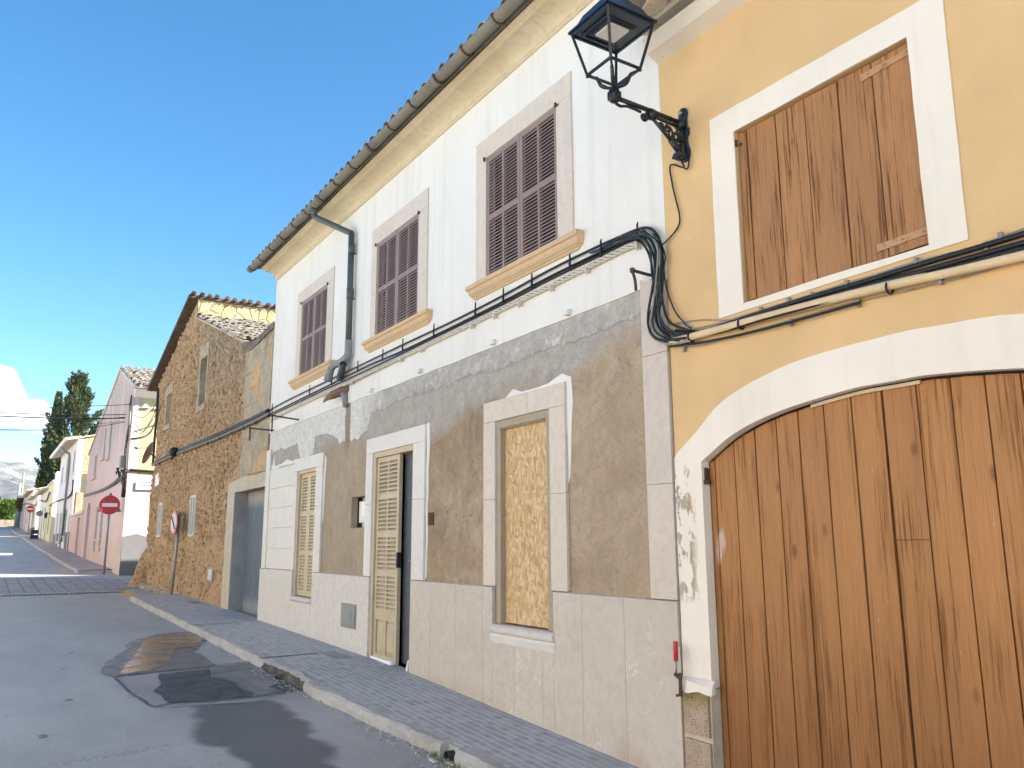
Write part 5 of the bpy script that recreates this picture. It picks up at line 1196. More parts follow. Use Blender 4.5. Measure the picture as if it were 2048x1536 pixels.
# wrapped stub of the old drain over the chase
mb = MB(); c = Vector((-11.10, -.10, 2.10)); 
for (dx, dy, dz, r) in ((0, 0, 0, 1), (.03, .02, .03, .8), (-.08, -.03, -.03, .7)):
    pts = []; 
    mb.tube([c + Vector((.16 + dx, .10 + dy, .03 + dz)), c + Vector((.06 + dx, .03 + dy, .035 + dz)), c + Vector((-.06 + dx, -.03 + dy, .0 + dz)), c + Vector((-.17 + dx, -.08 + dy, -.055 + dz))], [.05 * r, .062 * r, .055 * r, .02 * r], 9)
mb.v = [tuple(Vector(v) + mnoise.noise_vector(Vector(v) * 17) * .022) for v in mb.v]
ws = mb.build('wrapped_pipe_stub', M['brown_rag'], None, loc=c); tag(ws, 'crumpled brown rag wrapped round an old pipe end on the white house', 'wrapped pipe')
mb = MB(); mb.tube([(-10.97, -.005, 1.90), (-10.95, -.04, 2.02), (-10.97, -.05, 2.10)], .045, 10); mb.build('pipe', M['pipe_light'], ws)
# bar clamp on the jamb ledge
c = Vector((-4.38, -.05, -.9)); cl = thing('bar_clamp', 'red handled bar clamp hooked on the jamb ledge of the ochre house', 'clamp', tuple(c))
mb = MB(); mb.tube([c + Vector((-.02, -.03, .10)), c + Vector((-.018, -.03, .23))], .016, 10); mb.build('handle', M['red_paint'], cl, bevel=.003)
mb = MB(); mb.tube([c + Vector((-.02, -.03, .10)), c + Vector((-.022, -.03, .02))], .007, 8); mb.bar(c + Vector((.028, -.04, -.10)), c + Vector((.018, -.03, .20)), .012, .018); mb.build('bar', M['steel'], cl)
mb = MB(); mb.bar(c + Vector((-.03, -.035, .015)), c + Vector((.035, -.04, -.01)), .018, .022); mb.bar(c + Vector((.028, -.04, .03)), c + Vector((.034, -.05, -.12)), .02, .02); mb.bar(c + Vector((.034, -.05, -.11)), c + Vector((.0, -.055, -.12)), .018, .018); mb.build('jaw', M['rusty_iron'], cl)
# ---------------------------------------------------------------- brown rubble stone house
st = thing('stone_house', 'old brown rubble stone house with grey corrugated garage door and tiled gable', 'house', (-20.5, 0, gz(-20.5)))
lx = F(317, 772); pk = F(396, 602); pd = F(395, 637); rl = F(492, 686); pr = F(549, 652)
SX1 = WL - .008
wallp = [(F(288, 1170)[0], -1.5), F(293, 1127), F(299, 1003), F(312, 914), lx] + rough_line([lx, pk], .4, .03, 2)[1:-1] + [pk, pd] + rough_line([pd, rl], .35, .03, 3)[1:-1] + [rl, (-16.45, 3.80)] + rough_line([(-16.45, 3.82), (SX1, 3.93)], .3, .02, 5)[1:] + [(SX1, -1.6)]
GA = (-16.87, -14.80, 1.015)
S1 = (-20.86, -20.14, 3.30, 4.48); S2 = (-25.2, -24.42, 3.35, 4.25); V1 = (-25.2, -24.6, .22, 1.15); V2 = (-20.97, -20.38, .19, 1.155)
# garage opening is cut as a notch of the outline
wallp = wallp[:-1] + [(SX1, 1.26), (GA[1], 1.26), (GA[1], GA[2]), (GA[0], GA[2]), (GA[0], -1.6)] if False else wallp[:-1] + [(SX1, GA[2]), (GA[0], GA[2]), (GA[0], -1.6)]
mb = MB(); mb.slab(wallp, 0, .35, [rect(*S1), rect(*S2), rect(*V1), rect(*V2)])
def inside(x, z):
    for a, b, c, d in (S1, S2, V1, V2):
        if a - .2 < x < b + .2 and c - .2 < z < d + .3: return False
    if x > -17.5 and z < 1.4: return False
    if x > -16.7: return False
    r = False; n = len(wallp)
    for i in range(n):
        (x1, z1), (x2, z2) = wallp[i], wallp[(i + 1) % n]
        if (z1 > z) != (z2 > z) and x < (x2 - x1) * (z - z1) / (z2 - z1) + x1: r = not r
    return r
k = 0
while k < 5200:                            # the small stones that stand out of the rubble
    x = rnd(-27.3, -16.7); z = rnd(-1.1, 6.0); k += 1
    if not inside(x, z) or (z < .1 + .5 * mnoise.noise(Vector((x, 0, z))) and rnd(0, 1) < .7): continue
    s = rnd(.02, .075) * (1 if rnd(0, 1) < .8 else 1.4); e = rnd(.5, 1); a0 = rnd(0, 6.28); vs = []
    for ring, (rr, yy) in enumerate(((1.15, -.0008), (.9, -.018), (.45, -.034))):
        for q in range(6): a = a0 + q * math.pi / 3; t = rr * s * rnd(.75, 1.2); vs.append((x + math.cos(a) * t, yy * (s / .05) ** .5, z + math.sin(a) * t * e))
    mb.add(vs, [(r_ * 6 + q, r_ * 6 + (q + 1) % 6, r_ * 6 + 6 + (q + 1) % 6, r_ * 6 + 6 + q) for r_ in (0, 1) for q in range(6)] + [tuple(12 + q for q in range(6))])
mb.build('wall', M['rubble_stone'], st)
mb = MB(); mb.box(lx[0] + .02, lx[0] + .4, .352, 9, -1.5, lx[1]); mb.box(lx[0] + .42, SX1, 8.6, 9, -1.5, 3.8); mb.box(lx[0] + .42, SX1 - .01, .352, 8.58, 1.9, 2.0); mb.build('side_wall', M['sunny_rubble'], st)
# squared sandstone blocks of the right end
mb = MB(); xs = -16.62; z = 1.30; k = 0
while z < 3.72:
    h = rnd(.30, .38); x = xs + rnd(-.05, .12)
    while x < SX1 - .05:
        x2 = min(x + rnd(.45, .62), SX1 - .002); zt = min(z + h, 3.80)
        if SX1 - x2 < .15: x2 = SX1 - .002
        mb.slab(rough_line([(x + .002, z + .002), (x2 - .002, z + .002), (x2 - .002, zt - .002), (x + .002, zt - .002), (x + .002, z + .002)], .10, .012, x * 3 + z)[:-1], -.010 - rnd(0, .008), -.0005); x = x2
    z += h; k += 1
mb.build('ashlar_blocks', M['mares_blocks'], st)
mb = MB(); mb.slab(rough_line([(-17.42, gz(-17) - .1), (-17.42, .9), (-17.36, 1.22), (-16.2, 1.30), (-15.4, 1.25), (SX1, 1.28)], .15, .012, 8) + [(SX1, GA[2]), (GA[0] - .0, GA[2]), (GA[0], gz(-17) - .1)], -.014, -.0005); mb.build('garage_surround', M['smooth_mortar'], st)
mb = MB(); mb.box(GA[0] - .3, GA[0] + .004, .001, .34, -1.6, GA[2] - .001); mb.build('garage_reveal', M['reveal_mortar'], st)
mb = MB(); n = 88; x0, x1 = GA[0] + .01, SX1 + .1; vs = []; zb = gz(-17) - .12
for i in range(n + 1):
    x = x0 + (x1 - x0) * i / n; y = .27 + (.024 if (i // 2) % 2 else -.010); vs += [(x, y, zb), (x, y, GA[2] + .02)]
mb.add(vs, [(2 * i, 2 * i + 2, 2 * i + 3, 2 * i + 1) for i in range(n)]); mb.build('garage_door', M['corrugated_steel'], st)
mb = MB(); mb.box(GA[0], SX1 + .1, .32, .35, -1.6, GA[2] + .05); mb.build('garage_backing', M['dark_interior'], st)
paint('old_wood', (.34, .25, .17), .9, .1, (.08, .06, .045))
def slit(S, top, name, mat='smooth_mortar'):
    a, b, c, d = S
    mb = MB(); mb.box(a - .14, a + .012, -.02, .236, c - .05, d - .0125); mb.box(b - .012, b + .10, -.018, .236, c - .05, d - .0125); mb.slab(rough_line([(a - .16, d - .012), (b + .12, d - .012), (b + .12, d + top), (a - .14, d + top), (a - .16, d - .012)], .12, .012, a)[:-1], -.022, -.0005); mb.box(a + .001, b - .001, -.02, .236, d - .012, d - .0015)
    w = mb.build('window', M[mat], st, bevel=.01)
    mb = MB(); mb.box(a + .001, b - .001, .24, .28, c, d - .001); mb.build('pane', M['old_wood'], w)
    mb = MB(); mb.hexa([(a - .15, -.05, c - .16), (b + .1, -.05, c - .16), (b + .1, .2, c - .12), (a - .15, .2, c - .12)], [(a - .12, -.03, c - .005), (b + .08, -.03, c - .005), (b + .08, .2, c), (a - .12, .2, c)]); mb.build('sill', M[mat], w)
slit(S1, .34, 'w', 'mares_blocks'); slit(S2, .22, 'w', 'mares_blocks')
for S in (V1, V2):
    a, b, c, d = S; mb = MB(); t = .055
    mb.box(a, a + t, -.025, .06, c, d); mb.box(b - t, b, -.025, .06, c, d); mb.box(a + t, b - t, -.024, .06, d - .05, d); mb.box(a + t, b - t, -.024, .06, c, c + .05)
    xm = (a + b) / 2; mb.box(xm - .03, xm + .03, -.023, .05, c + .05, d - .05)
    w = mb.build('window', M['light_plastic'], st, bevel=.004)
    for p, q in ((a + t, xm - .03), (xm + .03, b - t)):
        mb = MB(); shutter(mb, p + .002, q - .002, c + .052, d - .052, .0, 2, 1, .03, .04, .035, gap=.062); mb.build('shutter', M['pale_green_paint'], w)
    mb = MB(); mb.box(a, b, .08, .09, c, d); mb.build('pane', M['green_paint'], w)
mb = MB(); mb.box(-18.66, -18.22, -.03, -.0005, -.77, -.46); o = mb.build('meter_door', M['grey_plastic'], st, bevel=.006)
mb = MB(); mb.box(-18.60, -18.28, -.038, -.0305, -.72, -.51); mb.build('lid', M['light_plastic'], o, bevel=.005)
# roof: left slope with dark verge over the street, right slope lower, rubble strip between
dv = Vector((pk[0] - lx[0], 0, pk[1] - lx[1])); un = dv.normalized(); nn = Vector((-un.z, 0, un.x))
ll = dv.length + .55; o0 = Vector((lx[0], 0, lx[1])) - un * .45 + nn * .02
mb = MB(); flat(mb, o0 + Vector((0, -.24, 0)), (0, 1, 0), un, nn, 9.3, ll, .10); rt = mb.build('roof', M['verge'], st)
tb = MB(); nr = int(ll / (.42 * .86)) + 1
tiles(tb, o0 + Vector((0, -.27, 0)) + nn * .10 + un * (ll - nr * .42 * .86 + .10), (0, 1, 0), un, nn, 44, nr, .212, .42, .07, jit=.014, rise=-.055, skip=lambda c, q: c > 2 and q < nr - 3)
tb.build('roof_tiles', M['red_tile'], rt)
mb = MB(); e = [pk[0] + .05, pd[1] - .3, pk[1] + .06]; ys = [i * .35 for i in range(27)]
vs = []; fs = []
for y in ys:
    for z in (e[1], e[1] + .3, e[1] + .5, e[2]): v = Vector((e[0], y, z)); nz = mnoise.noise_vector(v * 2.3) * .05; vs.append(v + nz)
for i in range(len(ys) - 1):
    for k in range(3): a = i * 4 + k; fs.append((a, a + 4, a + 5, a + 1))
n0 = len(vs)
mb.add(vs, fs, True); mb.box(pk[0] - .3, pk[0] + .0, .352, 9, pd[1] - .3, pk[1] - .02); mb.build('ridge_wall', M['sunny_rubble'], st)
dr = Vector((rl[0] - pd[0], 0, rl[1] - pd[1])); ur = -dr.normalized(); nr_ = Vector((-ur.z, 0, ur.x)); nr_ = nr_ if nr_.z > 0 else -nr_
mb = MB(); flat(mb, Vector((rl[0], -.05, rl[1])), (0, 1, 0), ur, nr_, 9, dr.length, .05); rr = mb.build('roof', M['old_tile'], st)
tb = MB(); nq = int(dr.length / (.42 * .86)) + 1
tiles(tb, Vector((rl[0], -.10, rl[1])) + nr_ * .05, (0, 1, 0), ur, nr_, 40, nq, .225, .42, .10, jit=.02, rise=.012); tb.build('roof_tiles', M['old_tile'], rr)
mb = MB(); mb.slab(rough_line([(rl[0] - .15, rl[1] - .12), (-16.3, 3.78), (SX1, 3.9), (SX1, 4.02), (-16.0, 3.92), (rl[0] - .1, rl[1] + .06)], .12, .03, 7), -.03, .30); mb.build('parapet', M['dark_tile'], st)
# corner buttress boulder
mb = MB(); c0 = Vector((F(290, 1150)[0] - .12, -.02, gz(-26.6))); vs = []; fs = []
for i in range(9):
    z = i / 8; r = .42 * (1 - z) ** .8 + .10
    for k in range(14):
        a = 2 * math.pi * k / 14; v = c0 + Vector((r * math.cos(a) * 1.0, r * math.sin(a) * .75 + .12 * z, -.15 + z * 1.15)); vs.append(v + mnoise.noise_vector(v * 2.5) * .09)
for i in range(8):
    for k in range(14): fs.append((i * 14 + k, i * 14 + (k + 1) % 14, (i + 1) * 14 + (k + 1) % 14, (i + 1) * 14 + k))
fs.append(tuple(8 * 14 + k for k in range(14))); mb.add(vs, fs, True); mb.build('corner_guard', M['rubble_stone'], st)
mb = MB(); p = [FP(311, 951, -.03), FP(318.5, 945, -.03), FP(317, 969, -.03), FP(309, 974, -.03)]; mb.hexa([q + Vector((0, .02, 0)) for q in p], p); tag(mb.build('street_plaque', M['white_paint'], None, loc=p[0]), 'blank white rectangular plaque high on the corner of the stone house', 'plaque')
# satellite dish on the far corner
dc = PX(300, 907, lx[0] - .35); sd = thing('satellite_dish', 'terracotta coloured satellite dish on the far corner of the stone house', 'satellite dish', dc)
ax = Vector((-.35, -.85, .35)).normalized(); s1 = ax.orthogonal().normalized(); s2 = ax.cross(s1); vs = []; fs = []
for i in range(6):
    r = .36 * i / 5
    for k in range(20): a = 2 * math.pi * k / 20; vs.append(dc + (s1 * math.cos(a) * r + s2 * math.sin(a) * r) + ax * (.5 * r * r))
for i in range(5):
    for k in range(20): fs.append((i * 20 + k, i * 20 + (k + 1) % 20, (i + 1) * 20 + (k + 1) % 20, (i + 1) * 20 + k))
mb = MB(); mb.add(vs, fs, True); mb.v += [tuple(Vector(v) - ax * .012) for v in vs]; n = len(vs); mb.f += [tuple(n + i for i in f[::-1]) for f in fs]; mb.sm += [True] * len(fs); mb.build('dish', M['clay_red'], sd, recalc=False)
mb = MB(); mb.tube([dc - ax * .02, dc - ax * .12 + Vector((.1, .05, -.1)), Vector((lx[0] + .04, .12, dc.z - .25))], .022, 8); mb.tube([dc + s2 * -.38, dc + ax * .42], .01, 6); mb.tube([dc + ax * .40, dc + ax * .50], .035, 8); mb.build('arm', M['galvanised'], sd)
mb = MB(); mb.tube(curve([FP(316, 780, -.04), FP(313, 830, -.04), FP(309, 880, -.04), FP(306, 925, -.04)], 5), .035, 7); mb.tube(curve([FP(317, 776, -.06), FP(315, 815, -.06), FP(311, 860, -.05)], 5), .02, 6); tag(mb.build('corner_cable', M['black_cable'], None, loc=FP(309, 880)), 'black cable dropping down the far corner edge of the stone house', 'cable')
# ---------------------------------------------------------------- street signs
def disc(mb, c, nrm, r, th, n=32):
    nrm = Vector(nrm).normalized(); a1 = nrm.cross(Vector((0, 0, 1))).normalized(); a2 = a1.cross(nrm)
    return mb.tube([c - nrm * th / 2, c + nrm * th / 2], r, n, smooth=False), a1, a2
def no_entry(X, c, base_z, label, r=.30, pole=.04, tri=True, double=False):
    t = thing('no_entry_sign', label, 'road sign', (c.x - .06, c.y, base_z), 'no entry signs along the street')
    nrm = (EYE - c); nrm.z = 0; nrm = nrm.normalized()
    mb = MB(); b = Vector((c.x, c.y, base_z - .1)) - nrm * .06; mb.tube([b, Vector((b.x, b.y, c.z + (.42 if tri else .25)))], pole, 10); mb.build('pole', M['galvanised'], t)
    if double: mb = MB(); b2 = b + Vector((.1, .28, 0)); mb.tube([b2, Vector((b2.x, b2.y, c.z - .2))], pole * .8, 8); mb.build('pole', M['galvanised'], t)
    mb = MB(); _, a1, a2 = disc(mb, c, nrm, r, .02, 40); f = mb.build('sign_face', M['red_paint'], t)
    mb = MB(); o = c + nrm * .013; w, h = r * .74, r * .19; q = [o - a1 * w - a2 * h, o + a1 * w - a2 * h, o + a1 * w + a2 * h, o - a1 * w + a2 * h]; mb.hexa(q, [p + nrm * .004 for p in q]); mb.build('bar', M['white_paint'], f)
    if tri:
        mb = MB(); o = c - nrm * .10 - a2 * .02; P = [o + a2 * .47, o - a1 * .40 - a2 * .22, o + a1 * .40 - a2 * .22]; mb.add(P + [p - nrm * .015 for p in P], [(0, 1, 2), (5, 4, 3), (0, 3, 4, 1), (1, 4, 5, 2), (2, 5, 3, 0)]); mb.build('rear_sign', M['galvanised'], t)
sgx = F(213.5, 1139, -.35)[0]; c = FP(219.5, 1010, -.35); c.x = sgx
c = PX(219.5, 1010, sgx)
no_entry(sgx, c, gz(sgx), 'red no entry sign on a grey post before the pink house', r=.335)
c = PX(61, 1018, -92); no_entry(-92, c, gz(-92), 'small distant red no entry sign on twin posts near the far street end', r=.33, tri=False, double=True)
# parking prohibition sign seen from the side
X0 = F(342, 1191, -.22)[0]; b = Vector((X0, -.22, gz(X0) - .13)); c = PX(354, 1045, X0 + .0); tp = PX(357.5, 1024, X0)
t = thing('no_parking_sign', 'round no parking sign seen almost edge on, on a grey post by the stone house', 'road sign', b)
ps = MB(); ps.tube([b - Vector((0, 0, .1)), Vector((tp.x, tp.y + .03, tp.z))], .035, 10); ps.build('pole', M['galvanised'], t)
nrm = Vector((.10, -1, 0)).normalized(); cc = Vector((c.x - .02, c.y - .06, c.z))
mb = MB(); _, a1, a2 = disc(mb, cc, nrm, .275, .02, 36); f = mb.build('sign_face', M['red_paint'], t)
paint('faded_sign', (.52, .55, .66), .5, .3)
mb = MB(); disc(mb, cc + nrm * .012, nrm, .222, .006, 36); mb.build('sign_disc', M['faded_sign'], f)
mb = MB(); mb.bar(cc + nrm * .017 + (a1 + a2) * .16, cc + nrm * .017 - (a1 + a2) * .16, .05, .006); mb.build('slash', M['red_paint'], f)
mb = MB(); disc(mb, cc - nrm * .013, nrm, .27, .006, 36); mb.bar(cc - nrm * .03 + a2 * .1 - a1 * .1, cc - nrm * .03 + a2 * .1 + a1 * .1, .04); mb.build('sign_back', M['pipe_grey'], f)
# ---------------------------------------------------------------- the sunlit row across the street (behind the camera; it throws its light back on the shaded fronts)
x = 14.0
for k, (wd_, ht_, mt) in enumerate(((11, 5.4, 'cream_plaster'), (9, 6.0, 'far_white_plaster'), (12, 5.2, 'far_white_plaster'), (10, 5.8, 'cream_plaster'), (13, 5.4, 'far_white_plaster'), (15, 5.0, 'peach_plaster'), (18, 5.4, 'far_white_plaster'), (20, 5.0, 'cream_plaster'), (22, 5.2, 'far_white_plaster'))):
    x0 = x - wd_; zb = min(gz(x0), gz(x)) - .5; zt = gz((x0 + x) / 2) + ht_; ops = []
    for i in range(int(wd_ / 2.8)):
        xc = x0 + 1.5 + i * 2.8; g0 = gz(xc)
        ops.append(rect(xc - .5, xc + .5, g0 + .02, g0 + 2.2) if i % 3 == 1 else rect(xc - .5, xc + .5, g0 + .9, g0 + 2.3))
        ops.append(rect(xc - .5, xc + .5, g0 + 3.3, g0 + 4.6))
    mb = MB(); mb.slab([(x0 + .005, zb), (x - .005, zb), (x - .005, zt), (x0 + .005, zt)], -8.9, -8.6, ops); mb.box(x0 + .005, x - .005, -9.05, -9.0, zb, zt); mb.box(x0 + .005, x - .005, -8.95, -8.25, zt + .002, zt + .12)
    mb.hexa([(x0 + .005, -15, zt + 1.9), (x - .005, -15, zt + 1.9), (x - .005, -8.25, zt + .122), (x0 + .005, -8.25, zt + .122)], [(x0 + .005, -15, zt + 2), (x - .005, -15, zt + 2), (x - .005, -8.25, zt + .2), (x0 + .005, -8.25, zt + .2)])
    tag(mb.build('opposite_facade', M[mt]), kind='structure')
    x = x0
lofted('opposite_pavement', M['far_pavement'], lambda x: [(-8.7, gz(x) + .01), (-7.5, gz(x) - .01), (-7.5, gz(x) - .3)], [q for q in XS if -140 <= q <= 20])
# ---------------------------------------------------------------- pink house beyond the side street
ph = thing('pink_house', 'pale pink gabled house on the side street corner with stained plaster', 'house', (-38, 0, gz(-38)))
PXR = -32.0
ap = F(242.5, 740); cr_ = (PXR, F(271, 770)[1]); lo = F(178.5, 911)
DA = (-44.35, -43.05, 1.62)
W1 = (F(217, 914)[0], F(220.5, 914)[0], 3.70, F(222, 847)[1]); 
def wrect(tl, tr, bl): a = F(*tl); b = F(*tr); c = F(*bl); return (a[0], b[0], c[1], a[1])
W1 = wrect((222, 847), (225.6, 846), (217, 914)); W2 = wrect((211, 857.5), (214, 856), (206, 916)); W3 = wrect((190.6, 913), (195.6, 911), (188, 954)); L1 = wrect((194, 1014), (198.3, 1013), (187, 1095)); L2 = wrect((204, 1011), (209, 1010), (198, 1095))
al = [(DA[0] + (DA[1] - DA[0]) * (.5 - .5 * math.cos(math.pi * k / 8)), DA[2] + .36 * math.sin(math.pi * k / 8)) for k in range(9)]
poly = [(lo[0], -1.5), (DA[0], -1.5)] + al + [(DA[1], -1.5), (PXR, -1.8), cr_, ap, lo]
mb = MB(); mb.slab(poly, 0, .3, [rect(*w) for w in (W1, W2, W3, L1, L2)]); mb.build('wall', M['pink_plaster'], ph)
mb = MB(); n = 10
mb.slab([(DA[0], -1.4)] + al + [(DA[1], -1.4)], .12, .16); dd = mb.build('door', M['grey_wood_paint'], ph)
mb = MB(); mb.box((DA[0] + DA[1]) / 2 - .02, (DA[0] + DA[1]) / 2 + .02, .10, .119, gz(-43.7), 1.6); mb.box(DA[0] + .1, DA[1] - .1, .10, .118, .4, .46); mb.build('moulding', M['grey_wood_paint'], dd)
for w in (W1, W2, W3, L1, L2):
    a, b, c, d = w; mb = MB(); shutter(mb, a + .02, (a + b) / 2 - .01, c, d, .04, 2, 1, .06, .08, .05, gap=.09); shutter(mb, (a + b) / 2 + .01, b - .02, c, d, .04, 2, 1, .06, .08, .05, gap=.09)
    o = mb.build('window', M['grey_wood_paint'], ph)
    mb = MB(); mb.box(a, b, .12, .14, c, d); mb.build('pane', M['dark_interior'], o)
    mb = MB(); mb.box(a - .12, b + .12, -.10, .10, c - .14, c - .002); mb.build('sill', M['peach_plaster'], o)
mb = MB(); mb.slab([(lo[0] + 3.4, gz(-42) - .1), (PXR, gz(-32) - .1), (PXR, .28), (-34, .22), (-38, .25), (lo[0] + 3.4, .3)], -.012, -.0005, [(rect(L1[0] - .0, L1[1], L1[2], .2)), rect(L2[0], L2[1], L2[2], .2)]); mb.build('dado', M['peach_plaster'], ph)
# sunny cream wall on the side street
mb = MB(); mb.box(PXR - .25, PXR - .002, .301, 12, -1.6, cr_[1] - .02); mb.build('side_wall', M['pale_yellow_plaster'], ph)
SW = PXR
mb = MB(); mb.box(SW + .0005, SW + .02, .0, .85, -1.5, 2.45); mb.build('corner_strip', M['peach_plaster'], ph)
mb = MB(); mb.slab(rough_line([(.0, -1.5), (12, -1.5), (12, .30), (2.2, .28), (.85, .26), (.45, .38), (.0, .30), (0, -1.5)], .2, .03, 3)[:-1], 0, .012); mb.v = [(SW + .0215 + (v[1]), v[0], v[2]) for v in mb.v]; mb.build('side_dado', M['grey_dado'], ph)
mb = MB(); mb.tube([(SW + .07, .98, gz(-31.7) + .02), (SW + .07, .98, 2.3), (SW + .07, 1.05, 2.5), (SW + .07, 1.15, 2.55)], .055, 10); dpw = mb.build('downpipe', M['white_paint'], ph)
mb = MB(); mb.tube([(SW + .07, .98, gz(-31.7) - .05), (SW + .07, .98, gz(-31.7) + .22)], .10, 10); mb.build('foot', M['black_iron'], dpw)
# tiled roof
mb = MB(); dr = Vector((cr_[0] - ap[0], 0, cr_[1] - ap[1])); ur = -dr.normalized(); nn2 = Vector((-ur.z, 0, ur.x)); nn2 = nn2 if nn2.z > 0 else -nn2
el = Vector((cr_[0], -.06, cr_[1])) - ur * .5
flat(mb, el, (0, 1, 0), ur, nn2, 12, dr.length + .5, .07); dl = Vector((ap[0] - lo[0], 0, ap[1] - lo[1])).normalized(); n3 = Vector((-dl.z, 0, dl.x))
flat(mb, Vector((lo[0] - .1, -.06, lo[1])), (0, 1, 0), dl, n3, 12, Vector((ap[0] - lo[0], 0, ap[1] - lo[1])).length + .1, .07)
rf = mb.build('roof', M['white_tile'], ph)
tb = MB(); nq = int((dr.length + .5) / (.50 * .86)) + 1
tiles(tb, el + nn2 * .07 - ur * .08, (0, 1, 0), ur, nn2, 42, nq, .28, .50, .125, jit=.015, rise=.012); tb.build('roof_tiles', M['old_tile'], rf)
mb = MB(); mb.extr([(0, 0), (0, .01), (.0, .12), (-.0, .12)], 0, .01); 
mb = MB()
mb.hexa([(SW + .0, .0, cr_[1] - .42), (SW + .06, .0, cr_[1] - .40), (SW + .06, 12, cr_[1] - .40), (SW, 12, cr_[1] - .42)], [(SW, .0, cr_[1] - .12), (SW + .34, .0, cr_[1] - .16), (SW + .34, 12, cr_[1] - .16), (SW, 12, cr_[1] - .12)]); mb.build('cornice', M['far_white_plaster'], ph)
mb = MB()
for i in range(14):
    y = .25 + i * .42; mb.add([(SW + .001, y, cr_[1] - .78), (SW + .001, y + .30, cr_[1] - .78), (SW + .001, y + .15, cr_[1] - .64), (SW + .10, y, cr_[1] - .78), (SW + .10, y + .30, cr_[1] - .78), (SW + .10, y + .15, cr_[1] - .64)], [(0, 2, 1), (3, 4, 5), (0, 1, 4, 3), (1, 2, 5, 4), (2, 0, 3, 5)])
mb.build('frieze', M['far_white_plaster'], ph)
# street name plate on an iron bracket
def text_mesh(name, body, size, mat, parent, mtx):
    cu_ = bpy.data.curves.new(name, 'FONT'); cu_.body = body; cu_.size = size; cu_.align_x = 'CENTER'; cu_.align_y = 'CENTER'; cu_.extrude = .004
    o = bpy.data.objects.new(name, cu_); COL.objects.link(o); dg = bpy.context.evaluated_depsgraph_get(); dg.update()
    me = bpy.data.meshes.new_from_object(o.evaluated_get(dg)); bpy.data.objects.remove(o); me.transform(mtx); me.transform(Matrix.Translation(-org(parent))); me.materials.clear(); me.materials.append(mat)
    o = bpy.data.objects.new(name, me); COL.objects.link(o); o.parent = parent; ORG[o.name] = org(parent); return o
nc = PX(291, 972, SW + .06); npl = thing('street_name_sign', 'white street name plate with blue lettering on the cream side wall', 'street sign', nc)
mb = MB(); mb.box(nc.x - .01, nc.x + .01, nc.y - .34, nc.y + .34, nc.z - .16, nc.z + .14); pl_ = mb.build('plate', M['white_paint'], npl)
mb = MB()
for a in ((-.34, .34, .115, .14), (-.34, .34, -.16, -.135)): mb.box(nc.x + .0105, nc.x + .014, nc.y + a[0], nc.y + a[1], nc.z + a[2], nc.z + a[3])
for a in ((-.34, -.315), (.315, .34)): mb.box(nc.x + .0105, nc.x + .014, nc.y + a[0], nc.y + a[1], nc.z - .134, nc.z + .114)
mb.build('border', M['blue_sign'], pl_)
text_mesh('lettering', 'CARRER', .15, M['blue_sign'], pl_, Matrix.Translation(nc + Vector((.013, 0, .02))) @ Matrix(((0, 0, 1, 0), (1, 0, 0, 0), (0, 1, 0, 0), (0, 0, 0, 1))))
# cable tangle at the corner of the pink house
pc = thing('cable_tangle', 'tangled black cables and insulators down the corner of the pink house', 'cables', (PXR, 0, 3))
for k in range(5):
    o_ = k * .05; mb = MB(); pts = [FP(263 - k * 1.0, 790 + k * 4, -.06), FP(259 + rnd(-1.5, 1.5), 840, -.07), FP(254 + rnd(-2, 2), 875, -.07), FP(250 + rnd(-2, 2), 905, -.08), FP(250 + rnd(-1.5, 1.5), 940, -.08), FP(248, 955 + k * 2, -.08)]
    mb.tube(curve(pts, 5), .026 if k < 2 else .018, 6); mb.build('strand', M['black_cable' if k % 2 == 0 else 'grey_cable'], pc)
for k in range(4):
    mb = MB(); mb.tube(curve([FP(252, 950 + k * 2.5, -.08), FP(240, 953 + k * 2, -.08), FP(225, 966 + k * 1.5, -.07), FP(200, 980 + k, -.06), FP(168, 990 + k, -.05)], 5), .022, 6); mb.build('strand', M['black_cable'], pc)
mb = MB(); mb.tube(curve([FP(250, 958, -.08), FP(248, 975, -.08), FP(246, 993, -.06)], 5), .07, 8); mb.build('sleeve', M['black_cable'], pc)
for i in range(22):
    p = FP(rnd(238, 256), rnd(938, 962), -.06); q = p + Vector((rnd(-.25, .25), rnd(-.08, .0), rnd(-.22, .22))); mb = MB(); mb.tube(curve([p, (p + q) / 2 + Vector((0, -.06, .05)), q], 4), .022, 5); mb.build('strand', M['black_cable'], pc)
mb = MB(); mb.tube(curve([(SW + .05, .05, 2.62), (SW + .05, .5, 2.60), (SW + .05, 2.0, 2.55), (SW + .05, 4, 2.55)], 5), .045, 7); mb.build('strand', M['black_cable'], pc)
mb = MB(); mb.box(-33.3, -32.9, -.14, -.0, 2.78, 3.2); mb.build('junction_box', M['grey_plastic'], pc)
for a, b, sg in (((271, 830), (312, 806), .25), ((271, 843), (314, 810), .55), ((262, 850), (316, 818), .5)):
    p = FP(a[0] - 4, a[1], -.08); q = FP(b[0] + 3, b[1], -.06); m = (p + q) / 2 - Vector((0, 0, sg)); mb = MB(); mb.tube(curve([p, m, q], 8), .012, 5); tag(mb.build('overhead_wire', M['black_cable'], None, loc=p), None, 'wire', 'wires crossing the side street')['label'] = 'thin wire spanning the side street from pink corner to stone house'
mb = MB(); mb.tube(curve([PX(262, 877, SW + .05), PX(285, 874, SW + .03), PX(300, 866, SW + .03), PX(308, 850, SW + .03), PX(315, 832, SW + .5)], 6), .022, 5); tag(mb.build('overhead_wire', M['black_cable'], None, loc=(SW, 1, 3.5)), 'thick drooping cable across the sunny cream side wall', 'wire')
